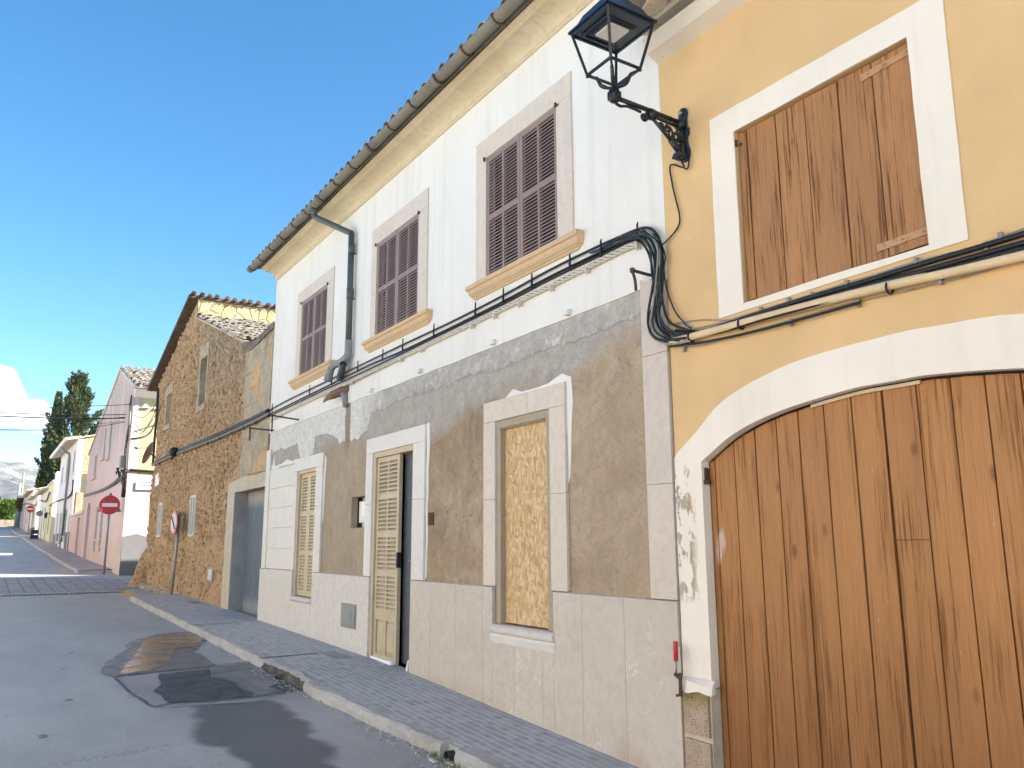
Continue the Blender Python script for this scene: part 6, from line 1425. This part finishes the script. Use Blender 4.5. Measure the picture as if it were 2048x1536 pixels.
def wire(pts, r, label, X0=-33, n=8):
    mb = MB(); P = [PX(x, y, X0 + i * .01) for i, (x, y) in enumerate(pts)]; mb.tube(curve(P, n), r, 5); tag(mb.build('overhead_wire', M['black_cable'], None, loc=P[0]), label, 'wire', 'overhead wires crossing the street')
LW = 'thin overhead wire crossing the street to the pink house'
wire([(-90, 819), (0, 817), (110, 814.5), (237, 810), (268, 807)], .012, LW); wire([(-90, 822), (0, 825), (101, 829), (180, 830), (252, 829)], .016, LW)
wire([(-90, 826), (0, 832), (101, 836), (180, 837), (250, 836)], .022, LW); wire([(-90, 842), (0, 842.5), (101, 843), (180, 840), (250, 834)], .010, LW)
wire([(-90, 856), (0, 860), (90, 860), (180, 855), (250, 844)], .012, LW); wire([(-90, 857), (0, 858.5), (60, 858), (120, 856), (250, 842)], .008, LW)
# ---------------------------------------------------------------- the rest of the row
def house(nm, label, x0, x1, ztop, mat, openings=(), depth=9, roof='old_tile', eave=.35, slope=18, dado=None, side=None, flat_top=False, x0top=None):
    h = thing(nm, label, 'house', ((x0 + x1) / 2, 0, gz((x0 + x1) / 2)))
    zb = min(gz(x0), gz(x1)) - .3
    mb = MB(); mb.slab([(x0, zb), (x1, zb), (x1, ztop), (x0, ztop)], 0, .3, [rect(*o[:4]) for o in openings]); mb.build('wall', M[mat], h)
    mb = MB(); rise = math.tan(R(slope)) * depth * .5
    sd_ = [(.301, zb), (depth, zb), (depth, ztop), (depth / 2, ztop + (0 if flat_top else rise)), (.301, ztop + .0)]
    mb.slab(sd_, 0, .25); mb.v = [(x1 - .25 + v[1], v[0], v[2]) for v in mb.v]; mb.build('side_wall', M[side or mat], h)
    mb = MB(); mb.slab(sd_, 0, .25); mb.v = [(x0 + v[1], v[0], v[2]) for v in mb.v]; mb.build('side_wall', M[mat], h)
    if flat_top: mb = MB(); mb.box(x0 - .02, x1 + .02, -.10, depth, ztop, ztop + .12); mb.build('parapet', M['far_white_plaster'], h)
    else:
        a = R(slope); uu = Vector((0, math.cos(a), math.sin(a))); vv = Vector((0, -math.sin(a), math.cos(a)))
        mb = MB(); L = depth * .5 / math.cos(a) + eave; flat(mb, Vector((x0 - .08, 0, ztop)) - uu * eave + vv * .01, (1, 0, 0), uu, vv, x1 - x0 + .16, L, .08)
        u2 = Vector((0, -math.cos(a), math.sin(a))); flat(mb, Vector((x0 - .08, depth, ztop)) - u2 * eave + Vector((0, math.sin(a), math.cos(a))) * .01, (1, 0, 0), u2, Vector((0, math.sin(a), math.cos(a))), x1 - x0 + .16, L - .1, .08)
        r_ = mb.build('roof', M[roof], h)
        tb = MB(); tiles(tb, Vector((x0 - .08, 0, ztop)) - uu * (eave + .05) + vv * .09, (1, 0, 0), uu, vv, int((x1 - x0 + .1) / .26), 2, .26, .45, .11, jit=.01, rise=.01); tb.build('roof_tiles', M[roof], r_)
    for o in openings:
        a, b, c, d, kd, mt = o
        mb = MB()
        if kd == 'door': mb.box(a, b, .10, .15, c, d); mb.box((a + b) / 2 - .03, (a + b) / 2 + .03, .08, .0995, c + .1, d - .05); mb.box(a + .15, b - .15, .085, .0996, (c + d) / 2, (c + d) / 2 + .08); mb.build('door', M[mt], h)
        else:
            shutter(mb, a + .01, (a + b) / 2 - .01, c, d, .04, 2, 1, .08, .1, .06, gap=.12); shutter(mb, (a + b) / 2 + .01, b - .01, c, d, .04, 2, 1, .08, .1, .06, gap=.12); w = mb.build('window', M[mt], h)
            mb = MB(); mb.box(a, b, .12, .14, c, d); mb.build('pane', M['dark_interior'], w)
            mb = MB(); mb.box(a - .1, b + .1, -.08, .1, c - .12, c - .002); mb.build('sill', M['far_white_plaster'], w)
    if dado: 
        mb = MB(); e = sorted([x0 + .01] + [v for o in openings if o[2] < dado for v in (o[0], o[1])] + [x1 - .01])
        for p, q in zip(e[::2], e[1::2]): mb.hexa([(p, -.012, gz(p) - .1), (q, -.012, gz(q) - .1), (q, -.0005, gz(q) - .1), (p, -.0005, gz(p) - .1)], [(p, -.012, dado), (q, -.012, dado), (q, -.0005, dado), (p, -.0005, dado)])
        mb.build('dado', M['grey_dado'], h)
    return h
def opn(tl, tr, bl, kd='window', mt='grey_wood_paint'):
    a = F(*tl); b = F(*tr); c = F(*bl); return (a[0], b[0], c[1], a[1], kd, mt)
def near(o, x0, x1): return (max(o[0], x0 + .15), min(o[1], x1 - .15)) + tuple(o[2:])
zl = F(158, 985)[1]
l1 = house('annexe', 'low cream walled annexe wedged between the pink and white houses', -52.4, lo[0] - .02, 1.55, 'peach_plaster', [near((-48.6, -47.5, gz(-48) - .0, 1.4, 'door', 'cream_paint'), -52.4, lo[0])], flat_top=True, depth=6)
mb = MB(); mb.box(-52.3, -51.2, .05, .3, 1.672, 2.9); mb.build('terrace_wall', M['field_wall'], l1)
mb = MB(); mb.box(-47.0, -46.1, .0, .32, 1.672, 3.35); mb.box(-46.6, -46.1, -.2, -.001, 2.6, 3.5); mb.build('terrace_wall', M['cream_plaster'], l1)
zt = 5.95
ops = [opn((148.5, 902), (151.5, 900), (145, 946)), opn((134.5, 917), (137, 915), (131, 959)), opn((125, 935), (128, 932), (122, 968)), (-54.0, -53.1, gz(-53.6), 1.75, 'door', 'light_plastic'), (-57.6, -55.4, .55, 2.15, 'window', 'green_paint'), (-60.4, -58.9, .25, 2.0, 'window', 'grey_wood_paint'), (-62.9, -61.6, gz(-62), 2.1, 'door', 'light_plastic')]
w2 = house('far_white_house', 'white two-storey house with sunny rubble side wall and green shutters', -64.2, -52.5, zt, 'far_white_plaster', [near(o, -64.2, -52.5) for o in ops], dado=.75, side='sunny_rubble', eave=.6, slope=14)
mb = MB(); mb.tube([(-64.4, -.62, zt - .05), (-52.4, -.62, zt - .05)], .09, 8); mb.build('gutter', M['white_paint'], w2)
mb = MB(); mb.tube(curve([(-56.3, -.6, zt - .1), (-56.25, -.35, zt - .45), (-56.2, -.1, zt - .7), (-56.2, -.1, 3), (-56.2, -.1, .2)], 4), .07, 8); mb.build('downpipe', M['pipe_light'], w2)
mb = MB(); mb.tube(curve([(-52.4, -.08, 3.6), (-52.45, -.08, 2.9), (-56, -.08, 2.75), (-60, -.08, 2.85), (-64, -.08, 2.9), (-70, -.08, 2.9)], 4), .05, 6); tag(mb.build('facade_cable', M['black_cable'], None, loc=(-60, 0, 2.8)), 'dark cable running along the far white house at mid height', 'cable')
h3 = house('yellow_house', 'small yellow flat topped house with arched window and wall lamp', -74.6, -68.4, 4.55, 'cream_plaster', [(-71.4, -70.0, .95, 3.0, 'window', 'taupe_paint'), (-73.8, -72.6, gz(-73), 2.5, 'door', 'light_plastic')], flat_top=True, depth=7)
mb = MB(); mb.box(-70.2, -68.6, .1, 1.2, 4.68, 5.3); mb.build('chimney', M['far_white_plaster'], h3)
wlm = thing('wall_lamp', 'small dark lantern on a bracket on the yellow house', 'wall lamp', (-69.2, 0, 1.9))
mb = MB(); mb.tube([(-69.2, 0, 2.25), (-69.2, -.3, 2.37)], .025, 6); mb.build('bracket', M['black_iron'], wlm)
mb = MB(); cs_ = [(-1, -1), (1, -1), (1, 1), (-1, 1)]; mb.hexa([(-69.2 + a * .07, -.3 + b * .07, 1.95) for a, b in cs_], [(-69.2 + a * .11, -.3 + b * .11, 2.2) for a, b in cs_]); mb.hexa([(-69.2 + a * .13, -.3 + b * .13, 2.2) for a, b in cs_], [(-69.2 + a * .03, -.3 + b * .03, 2.34) for a, b in cs_]); mb.build('lantern', M['black_iron'], wlm)
h4 = house('cottage', 'white cottage with dark doors and tiled eave beyond the yellow house', -84.0, -74.65, 4.35, 'far_white_plaster', [(-76.6, -75.4, 1.3, 3.0, 'window', 'green_paint'), (-79.6, -78.2, gz(-79), 3.1, 'door', 'taupe_paint'), (-82.6, -81.4, gz(-82), 3.0, 'door', 'taupe_paint')], eave=.5, slope=16)
h5 = house('cottage', 'low white cottage with grey base half way to the street end', -98.0, -88.4, 4.6, 'far_white_plaster', [(-92.4, -91.0, 1.9, 3.4, 'window', 'grey_wood_paint'), (-96.2, -94.6, gz(-95), 3.4, 'door', 'taupe_paint')], dado=1.7, eave=.5, slope=15)
h6 = house('cottage', 'peach coloured cottage last but one before the street end', -113.0, -98.05, 5.6, 'peach_plaster', [(-102, -100.4, gz(-101), 3.9, 'door', 'taupe_paint'), (-107, -105.5, 2.4, 4.1, 'window', 'grey_wood_paint'), (-111.4, -110, gz(-110), 4.2, 'door', 'light_plastic')], eave=.5, slope=15)
h7 = house('cottage', 'rosy end cottage at the far end of the row', -131.0, -113.05, 5.9, 'pink_plaster', [(-118, -116.2, gz(-117), 4.6, 'door', 'taupe_paint'), (-124, -122, 3.0, 4.8, 'window', 'grey_wood_paint'), (-129, -127.6, 3.2, 4.9, 'window', 'grey_wood_paint')], eave=.5, slope=15)
mb = MB(); mb.tube(curve([(-71, -.1, 3.9), (-75, -.1, 3.4), (-84, -.1, 3.9), (-90, -.1, 3.7), (-98, -.1, 4.1), (-110, -.1, 4.7), (-128, -.1, 5.2)], 4), .05, 6); tag(mb.build('facade_cable', M['black_cable'], None, loc=(-90, 0, 3.8)), 'dark cable sagging along the low cottages far down the street', 'cable')
dsh = MB(); dsh.lathe([(.02, 0), (.16, .04), (.24, .10), (.23, .11), (.02, .02)], (-77.6, -.3, 2.55), 16, 'X'); dsh.tube([(-77.6, -.28, 2.5), (-77.7, 0, 2.4)], .025, 6); tag(dsh.build('satellite_dish', M['grey_plastic'], None, loc=(-77.6, -.3, 2.5)), 'small grey satellite dish on the white cottage beyond the yellow house', 'satellite dish')
# folding board on the pavement
bp = Vector((-75.0, -.62, gz(-75) - .02)); fb = thing('pavement_board', 'black folding board standing on the pavement edge before the cottages', 'pavement board', bp)
for s in (1, -1):
    mb = MB(); t0 = bp + Vector((s * .02, 0, .85)); b0 = bp + Vector((s * .26, 0, 0)); wv = Vector((0, .24, 0)); th = Vector((.02, 0, 0))
    q = lambda t: t0 + (b0 - t0) * t
    for a, b in ((.1, .48), (.56, .92)): mb.hexa([q(a) - wv, q(a) + wv, q(b) + wv, q(b) - wv], [q(a) - wv + th, q(a) + wv + th, q(b) + wv + th, q(b) - wv + th])
    for y in (-.25, .25): mb.bar(q(0) + Vector((0, y, 0)), q(1) + Vector((0, y, 0)), .03)
    mb.bar(q(0) - wv, q(0) + wv, .03); mb.build('panel', M['black_iron'], fb)
# end of the street: field wall, poles
ew = MB(); vs = []; fs = []; n = 60
for i in range(n + 1):
    y = -14 + 15.2 * i / n
    for dx, z in ((0, -.3), (.02, .45), (.0, .85), (-.35, .88), (-.4, -.3)): v = Vector((-136 + dx, y, gz(-136) + z)); vs.append(v + mnoise.noise_vector(v * 1.7) * .10)
for i in range(n):
    for k in range(4): fs.append((i * 5 + k, i * 5 + 5 + k, i * 5 + 6 + k, i * 5 + 1 + k))
ew.add(vs, fs); tag(ew.build('field_wall', M['field_wall'], None, loc=(-136, -5, gz(-136))), 'low dry stone wall closing the far end of the street', 'wall')
def pole(name, base, top, X0, r, mat, label, arms=True):
    a = PX(*base, X0); b = PX(*top, X0); a.z = gz(X0) - .2; b.y = a.y
    t = thing(name, label, 'pole', a); mb = MB(); mb.tube([a, b], [r * 1.2, r * .8], 10); mb.build('shaft', M[mat], t)
    if arms: 
        mb = MB(); mb.bar(b - Vector((0, .5, .35)), b + Vector((0, .5, -.35)), .1); 
        for y in (-.4, 0, .4): mb.lathe([(.03, 0), (.07, .04), (.07, .12), (.03, .16)], b + Vector((0, y, -.3)), 8)
        mb.build('crossarm', M['galvanised'], t)
    else: mb = MB(); mb.tube([b - Vector((0, 0, .2)), b + Vector((0, -1.4, .3)), b + Vector((0, -2.2, .2))], .05, 6); mb.build('bracket_arm', M['galvanised'], t)
pole('utility_pole', (36, 1058), (43, 944), -126, .16, 'pole_wood', 'tall weathered wooden utility pole near the street end')
pole('utility_pole', (31, 1058), (35, 966), -128, .20, 'concrete_post', 'shorter grey concrete post at the far street end', False)
# ---------------------------------------------------------------- trees, bushes, hills
def leafquad(mb, c, d, w, l, tw=None):
    d = d.normalized(); s = d.cross(tw if tw is not None else Vector((rnd(-1, 1), rnd(-1, 1), rnd(-1, 1)))); s = s.normalized() if s.length > 1e-3 else Vector((1, 0, 0))
    mb.v += [tuple(c - s * w * .35), tuple(c + d * l * .5 + s * w * .5), tuple(c + d * l), tuple(c + d * l * .45 - s * w * .5)]; n = len(mb.v); mb.f.append((n - 4, n - 3, n - 2, n - 1)); mb.sm.append(False)
def cypress(base, H, Rm, n, label, mat='cypress_leaf', sx=1.0, ls=1.0):
    t = thing('cypress', label, 'tree', base); b = Vector(base)
    mb = MB(); mb.tube([b - Vector((0, 0, .4)), b + Vector((0, 0, H * .5)), b + Vector((0, 0, H * .93))], [.32, .2, .04], 9); mb.build('trunk', M['bark'], t)
    mb = MB()
    for i in range(n):
        h = rnd(.02, 1) ** 1.05; a = rnd(0, 2 * math.pi)
        pr = (min(1, (h + .06) / .22) ** .6) * (1 - h) ** .72 + .015
        lump = .78 + .42 * mnoise.noise(Vector((math.cos(a) * 1.7, math.sin(a) * 1.7, h * 9 + H))) + .16 * mnoise.noise(Vector((math.cos(a) * 5, math.sin(a) * 5, h * 30)))
        r = Rm * pr * lump * (rnd(.5, 1.0) ** .45) * 1.15
        c = b + Vector((math.cos(a) * r, math.sin(a) * r * sx, .3 + h * H * .985))
        leafquad(mb, c, Vector((math.cos(a) * .35 + rnd(-.2, .2), math.sin(a) * .35 + rnd(-.2, .2), 1)), rnd(.07, .15) * ls, rnd(.22, .55) * ls)
    for k in range(3):                      # loose tips sticking out
        h = rnd(.15, .6); a = rnd(0, 6.28); r = Rm * (1 - h) ** .72
        for j in range(90): c = b + Vector((math.cos(a) * (r + j * .004), math.sin(a) * (r + j * .004), h * H + j * .012 + rnd(-.1, .1))); leafquad(mb, c + Vector((rnd(-.12, .12), rnd(-.12, .12), 0)), Vector((math.cos(a) * .4, math.sin(a) * .4, 1)), .12 * ls, .4 * ls)
    mb.build('crown', M[mat], t, recalc=False)
def cedar(base, H, Rm, label, nb=115, mat='cedar_leaf', ls=1.0):
    t = thing('conifer', label, 'tree', base); b = Vector(base)
    tk = MB(); tk.tube([b - Vector((0, 0, .4)), b + Vector((0, 0, H * .55)), b + Vector((0, 0, H * .92))], [.5, .3, .06], 9); mb = MB()
    for i in range(nb):
        h = .10 + .88 * (i / nb) ** .92; a = i * 2.39996 + rnd(-.4, .4); L = Rm * (min(1, (1.10 - h) / .62) ** .8) * (min(1, h / .2) ** .5) * rnd(.68, 1.18)
        p0 = b + Vector((0, 0, h * H)); el = rnd(.25, .75) + h * .55; d = Vector((math.cos(a) * math.cos(el), math.sin(a) * math.cos(el), math.sin(el))); 
        p1 = p0 + d * L * .55; p2 = p0 + d * L + Vector((0, 0, L * .22))
        cv = curve([p0, p1, p2], 5); tk.tube(cv, [.07 * (1 - k / len(cv)) + .012 for k in range(len(cv))], 5)
        m = int(125 * L / Rm) + 40
        for j in range(m):
            s = rnd(.22, 1.02) ** .8; p = p0 + (p1 - p0) * (2 * s) if s < .5 else p1 + (p2 - p1) * (2 * s - 1)
            rr = .34 * (1.1 - s) + .07; dv_ = Vector((rnd(-1, 1), rnd(-1, 1), rnd(-.6, .8))); q = p + dv_ * rr * .62 * ls
            leafquad(mb, q, d + dv_ * .9 + Vector((0, 0, .4)), rnd(.07, .14) * ls, rnd(.18, .38) * ls)
    tk.build('trunk', M['bark'], t); mb.build('crown', M[mat], t, recalc=False)
def bush(name, c, rx, ry, rz, n, mat, label, lw=.10, ll=.22, cat='bush', kind=None):
    t = thing(name, label, cat, (c[0], c[1], c[2] - rz)); c = Vector(c); mb = MB()
    tr = MB()
    for k in range(6): a = k * 1.05; tr.tube([c - Vector((0, 0, rz)), c + Vector((math.cos(a) * rx * .3, math.sin(a) * ry * .3, -rz * .3)), c + Vector((math.cos(a) * rx * .6, math.sin(a) * ry * .6, rz * .3))], [.06, .04, .015], 5)
    cl = [Vector((random.gauss(0, .5), random.gauss(0, .5), random.gauss(0, .5))) for _ in range(26)]
    for i in range(n):
        u = random.choice(cl); v = Vector((u.x + random.gauss(0, .2), u.y + random.gauss(0, .2), u.z + random.gauss(0, .2)))
        if v.length > 1.1: v = v.normalized() * rnd(.8, 1.05)
        p = c + Vector((v.x * rx, v.y * ry, v.z * rz)); leafquad(mb, p, v + Vector((rnd(-.6, .6), rnd(-.6, .6), .5)), rnd(.6, 1.3) * lw, rnd(.6, 1.3) * ll)
    tr.build('stem', M['bark'], t); mb.build('foliage', M[mat], t, recalc=False)
def at(px, py, X0, z=None): p = PX(px, py, X0); p.z = gz(X0) if z is None else z; return p
b = at(97, 1000, -155); top = PX(121, 790, -155)
cypress((b.x, b.y, b.z), top.z - b.z, 2.5, 12000, 'tall dark columnar cypress rising behind the cottages', ls=1.75)
b = at(152, 850, -142); top = PX(157, 752, -142)
cedar((b.x, b.y, b.z), (top.z - b.z) * .98, 5.2, 'large loose conifer with upswept branches behind the white house', 110, ls=1.9)
b = at(236, 900, -142); top = PX(223, 822, -142)
cedar((b.x, b.y, b.z), top.z - b.z, 2.8, 'conifer top peeping out behind the pink gable', 60, ls=1.95)
p = PX(131, 900, -138); cedar((p.x, p.y, gz(-138)), PX(138, 880, -138).z - gz(-138), 2.4, 'dark conifer between the tall cypress and the white house', 70, ls=1.9)
p = PX(79, 982, -140); bush('sapling', (p.x, p.y, p.z - 1), 0.9, 0.9, 2.3, 1500, 'bush_leaf', 'bright green young tree showing over the cottage roofs', .16, .4, 'tree')
p = PX(62, 990, -139); bush('sapling', (p.x, p.y, p.z - .8), 1.1, 1.1, 1.2, 1200, 'bush_leaf', 'light green shrub rising behind the low cottage roof', .12, .26)
p = PX(42, 1008, -122); bush('climbing_plant', (-122, -.35, p.z), 0.6, .3, .9, 900, 'dry_leaf', 'straggly climber hanging on the end cottage wall', .12, .24, 'plant')
for px, py, X0, r, lab in ((16, 1018, -186, 1.9, 'rounded bright green bush in front of the woods'), (-6, 1022, -186, 1.75, 'green bush at the left edge before the woods'), (33, 1024, -190, 1.25, 'smaller green bush beside the concrete post')):
    p = PX(px, py, X0); bush('bush', (p.x, p.y, p.z), r * 1.05, r * 1.1, r * .95, 3000, 'bush_leaf', lab, .22, .42)
wd = MB()
for k in range(900):
    y = rnd(-70, 60); x = rnd(-330, -235); zg = gz(x) + 1; H = rnd(3.0, 6.0) + (x + 235) * -.030
    for j in range(22):
        v = Vector((random.gauss(0, 1), random.gauss(0, 1), abs(random.gauss(0, 1)))); c = Vector((x + v.x * 2, y + v.y * 2, zg + min(1, v.z * .55) * H)); leafquad(wd, c, v + Vector((0, 0, .6)), rnd(.7, 1.6), rnd(1.0, 2.2))
tag(wd.build('woods', M['wood_leaf'], None, recalc=False), 'dense green woods below the mountain', 'woods', kind='stuff')
hv = []; hf = []; nx, ny = 40, 150
for i in range(nx + 1):
    for j in range(ny + 1):
        x = -1500 - 2600 * i / nx; y = -800 + 1600 * j / ny
        t = i / nx; env = max(0, 1 - abs(t - .55) / .55) ** 1.1; v = Vector((x * .0016, y * .0022, 0))
        rg = sum((1 - abs(mnoise.noise(v * (2 ** o)))) * .5 ** o for o in range(6)) / 1.97
        z = env * (130 + 175 * rg ** 2.2) * (1 + .0005 * (-y)) + 8
        hv.append((x, y, z))
for i in range(nx):
    for j in range(ny): a = i * (ny + 1) + j; hf.append((a, a + 1, a + ny + 2, a + ny + 1))
mb = MB(); mb.add(hv, hf, True); tag(mb.build('mountain', M['hill_rock']), kind='structure')
# ---------------------------------------------------------------- haze
hz = MB(); hz.box(-4400, 1700, -1000, 1000, -45, 420)
hm = bpy.data.materials.new('haze_air'); hm.use_nodes = True; nt = hm.node_tree; nt.nodes.clear(); o = nt.nodes.new('ShaderNodeOutputMaterial'); v = nt.nodes.new('ShaderNodeVolumePrincipled'); v.inputs['Density'].default_value = HAZE; v.inputs['Color'].default_value = (.74, .86, 1, 1); v.inputs['Anisotropy'].default_value = .2
nt.links.new(v.outputs[0], o.inputs['Volume'])
if HAZE: tag(hz.build('haze', hm), kind='stuff', label='thin bluish air between the street and the far mountain')
# ---------------------------------------------------------------- sky, sun, camera
w = bpy.data.worlds.new('World'); SC.world = w; w.use_nodes = True; nt = w.node_tree; nt.nodes.clear()
N = lambda t, **k: (lambda n: ([setattr(n, a, b) for a, b in k.items()], n)[1])(nt.nodes.new(t))
L = nt.links.new
SUN_EL, SUN_AZ = R(34), math.atan2(.58, .81)          # azimuth from +Y towards +X
sky = N('ShaderNodeTexSky', sky_type='NISHITA'); sky.sun_disc = False; sky.sun_elevation = SUN_EL; sky.sun_rotation = SUN_AZ; sky.air_density = SKY_AIR; sky.dust_density = SKY_DUST; sky.ozone_density = SKY_OZ
tc = N('ShaderNodeTexCoord'); D = tc.outputs['Generated']
def vm(op, a, b):
    n = N('ShaderNodeVectorMath', operation=op)
    for i, x in enumerate((a, b)):
        if x is None: continue
        if isinstance(x, bpy.types.NodeSocket): L(x, n.inputs[i])
        else: n.inputs[i].default_value = x
    return n.outputs['Value'] if op == 'DOT_PRODUCT' else n.outputs[0]
def mm(op, a, b, cl=False):
    n = N('ShaderNodeMath', operation=op, use_clamp=cl)
    for i, x in enumerate((a, b)):
        if isinstance(x, bpy.types.NodeSocket): L(x, n.inputs[i])
        else: n.inputs[i].default_value = x
    return n.outputs[0]
def nz(scale, det, vec): 
    n = N('ShaderNodeTexNoise'); n.inputs['Scale'].default_value = scale; n.inputs['Detail'].default_value = det; n.inputs['Roughness'].default_value = .6; L(vec, n.inputs['Vector']); return n.outputs['Fac']
def sstep(v, a, b):
    n = N('ShaderNodeMapRange', interpolation_type='SMOOTHSTEP'); L(v, n.inputs[0]); n.inputs[1].default_value = a; n.inputs[2].default_value = b; return n.outputs[0]
cdir = ray(-18, 800).normalized(); ca = cdir.cross(Vector((0, 0, 1))).normalized(); cb2 = ca.cross(cdir)
a = vm('DOT_PRODUCT', D, tuple(ca)); b = vm('DOT_PRODUCT', D, tuple(cb2)); f = vm('DOT_PRODUCT', D, tuple(cdir))
wn = nz(26, 7, D); wn2 = nz(9, 5, D)
aw = mm('ADD', a, mm('MULTIPLY', mm('SUBTRACT', wn2, .5), .045)); bw = mm('ADD', b, mm('MULTIPLY', mm('SUBTRACT', wn, .5), .046))
def blob(ox, oy, rx, ry):
    x = mm('DIVIDE', mm('SUBTRACT', aw, ox), rx); y = mm('DIVIDE', mm('SUBTRACT', bw, oy), ry); return mm('ADD', mm('MULTIPLY', x, x), mm('MULTIPLY', y, y))
k = .000606
d1 = blob(-10 * k, -5 * k, 70 * k, 52 * k); d2 = blob(58 * k, -22 * k, 42 * k, 30 * k); d3 = blob(-120 * k, 10 * k, 110 * k, 70 * k); d4 = blob(10 * k, 22 * k, 40 * k, 36 * k)
dm = mm('MINIMUM', mm('MINIMUM', d1, d2), mm('MINIMUM', d3, d4))
cm = mm('MULTIPLY', mm('SUBTRACT', 1.0, sstep(dm, .72, 1.12)), sstep(b, -62 * k, -12 * k)); cm = mm('MULTIPLY', cm, mm('GREATER_THAN', f, 0.0))
# thin wisps high up
wv = N('ShaderNodeVectorMath', operation='MULTIPLY'); L(D, wv.inputs[0]); wv.inputs[1].default_value = (1.2, 3.2, 5)
wisp = mm('MULTIPLY', sstep(nz(1.6, 6, wv.outputs[0]), .62, .85), .12)
sh = N('ShaderNodeMix', data_type='RGBA'); 
hs = N('ShaderNodeHueSaturation'); hs.inputs['Saturation'].default_value = SKY_SAT; hs.inputs['Value'].default_value = 1; hs.inputs['Hue'].default_value = SKY_HUE; L(sky.outputs[0], hs.inputs['Color'])
shade = N('ShaderNodeMix', data_type='RGBA'); L(sstep(mm('ADD', mm('MULTIPLY', b, 6), mm('MULTIPLY', wn, .8)), .05, .55), shade.inputs[0]); shade.inputs[6].default_value = (CL * .80, CL * .86, CL * .95, 1); shade.inputs[7].default_value = (CL, CL * .99, CL * .97, 1)
m1 = N('ShaderNodeMix', data_type='RGBA'); L(wisp, m1.inputs[0]); L(hs.outputs[0], m1.inputs[6]); m1.inputs[7].default_value = (CL * .7, CL * .78, CL * .88, 1)
m2 = N('ShaderNodeMix', data_type='RGBA'); L(cm, m2.inputs[0]); L(m1.outputs[2], m2.inputs[6]); L(shade.outputs[2], m2.inputs[7])
bg = N('ShaderNodeBackground'); bg.inputs['Strength'].default_value = SKY_STR; L(m2.outputs[2], bg.inputs['Color']); wo = N('ShaderNodeOutputWorld'); L(bg.outputs[0], wo.inputs['Surface'])
sd = bpy.data.lights.new('sun', 'SUN'); sd.energy = SUN_STR; sd.angle = R(.55); sd.color = (1, .93, .82)
so = bpy.data.objects.new('sun', sd); COL.objects.link(so)
sv = Vector((math.sin(SUN_AZ) * math.cos(SUN_EL), math.cos(SUN_AZ) * math.cos(SUN_EL), math.sin(SUN_EL)))
so.rotation_euler = sv.to_track_quat('Z', 'Y').to_euler(); so.location = sv * 50
cd_ = bpy.data.cameras.new('camera'); cd_.sensor_fit = 'HORIZONTAL'; cd_.sensor_width = 36; cd_.lens = 36 * FPX / 2048; cd_.clip_end = 12000; cd_.clip_start = .05
cam = bpy.data.objects.new('camera', cd_); COL.objects.link(cam)
m = Matrix((cr, cu, -fw)).transposed().to_4x4(); m.translation = EYE; cam.matrix_world = m
SC.camera = cam
vs_ = SC.view_settings; vs_.view_transform = 'Standard'; vs_.look = 'None'; vs_.gamma = 1; vs_.exposure = EXPO
SC.cycles.max_bounces = 6; SC.cycles.diffuse_bounces = 4; SC.cycles.glossy_bounces = 3; SC.cycles.adaptive_threshold = .02; SC.cycles.volume_bounces = 0; SC.cycles.use_denoising = True
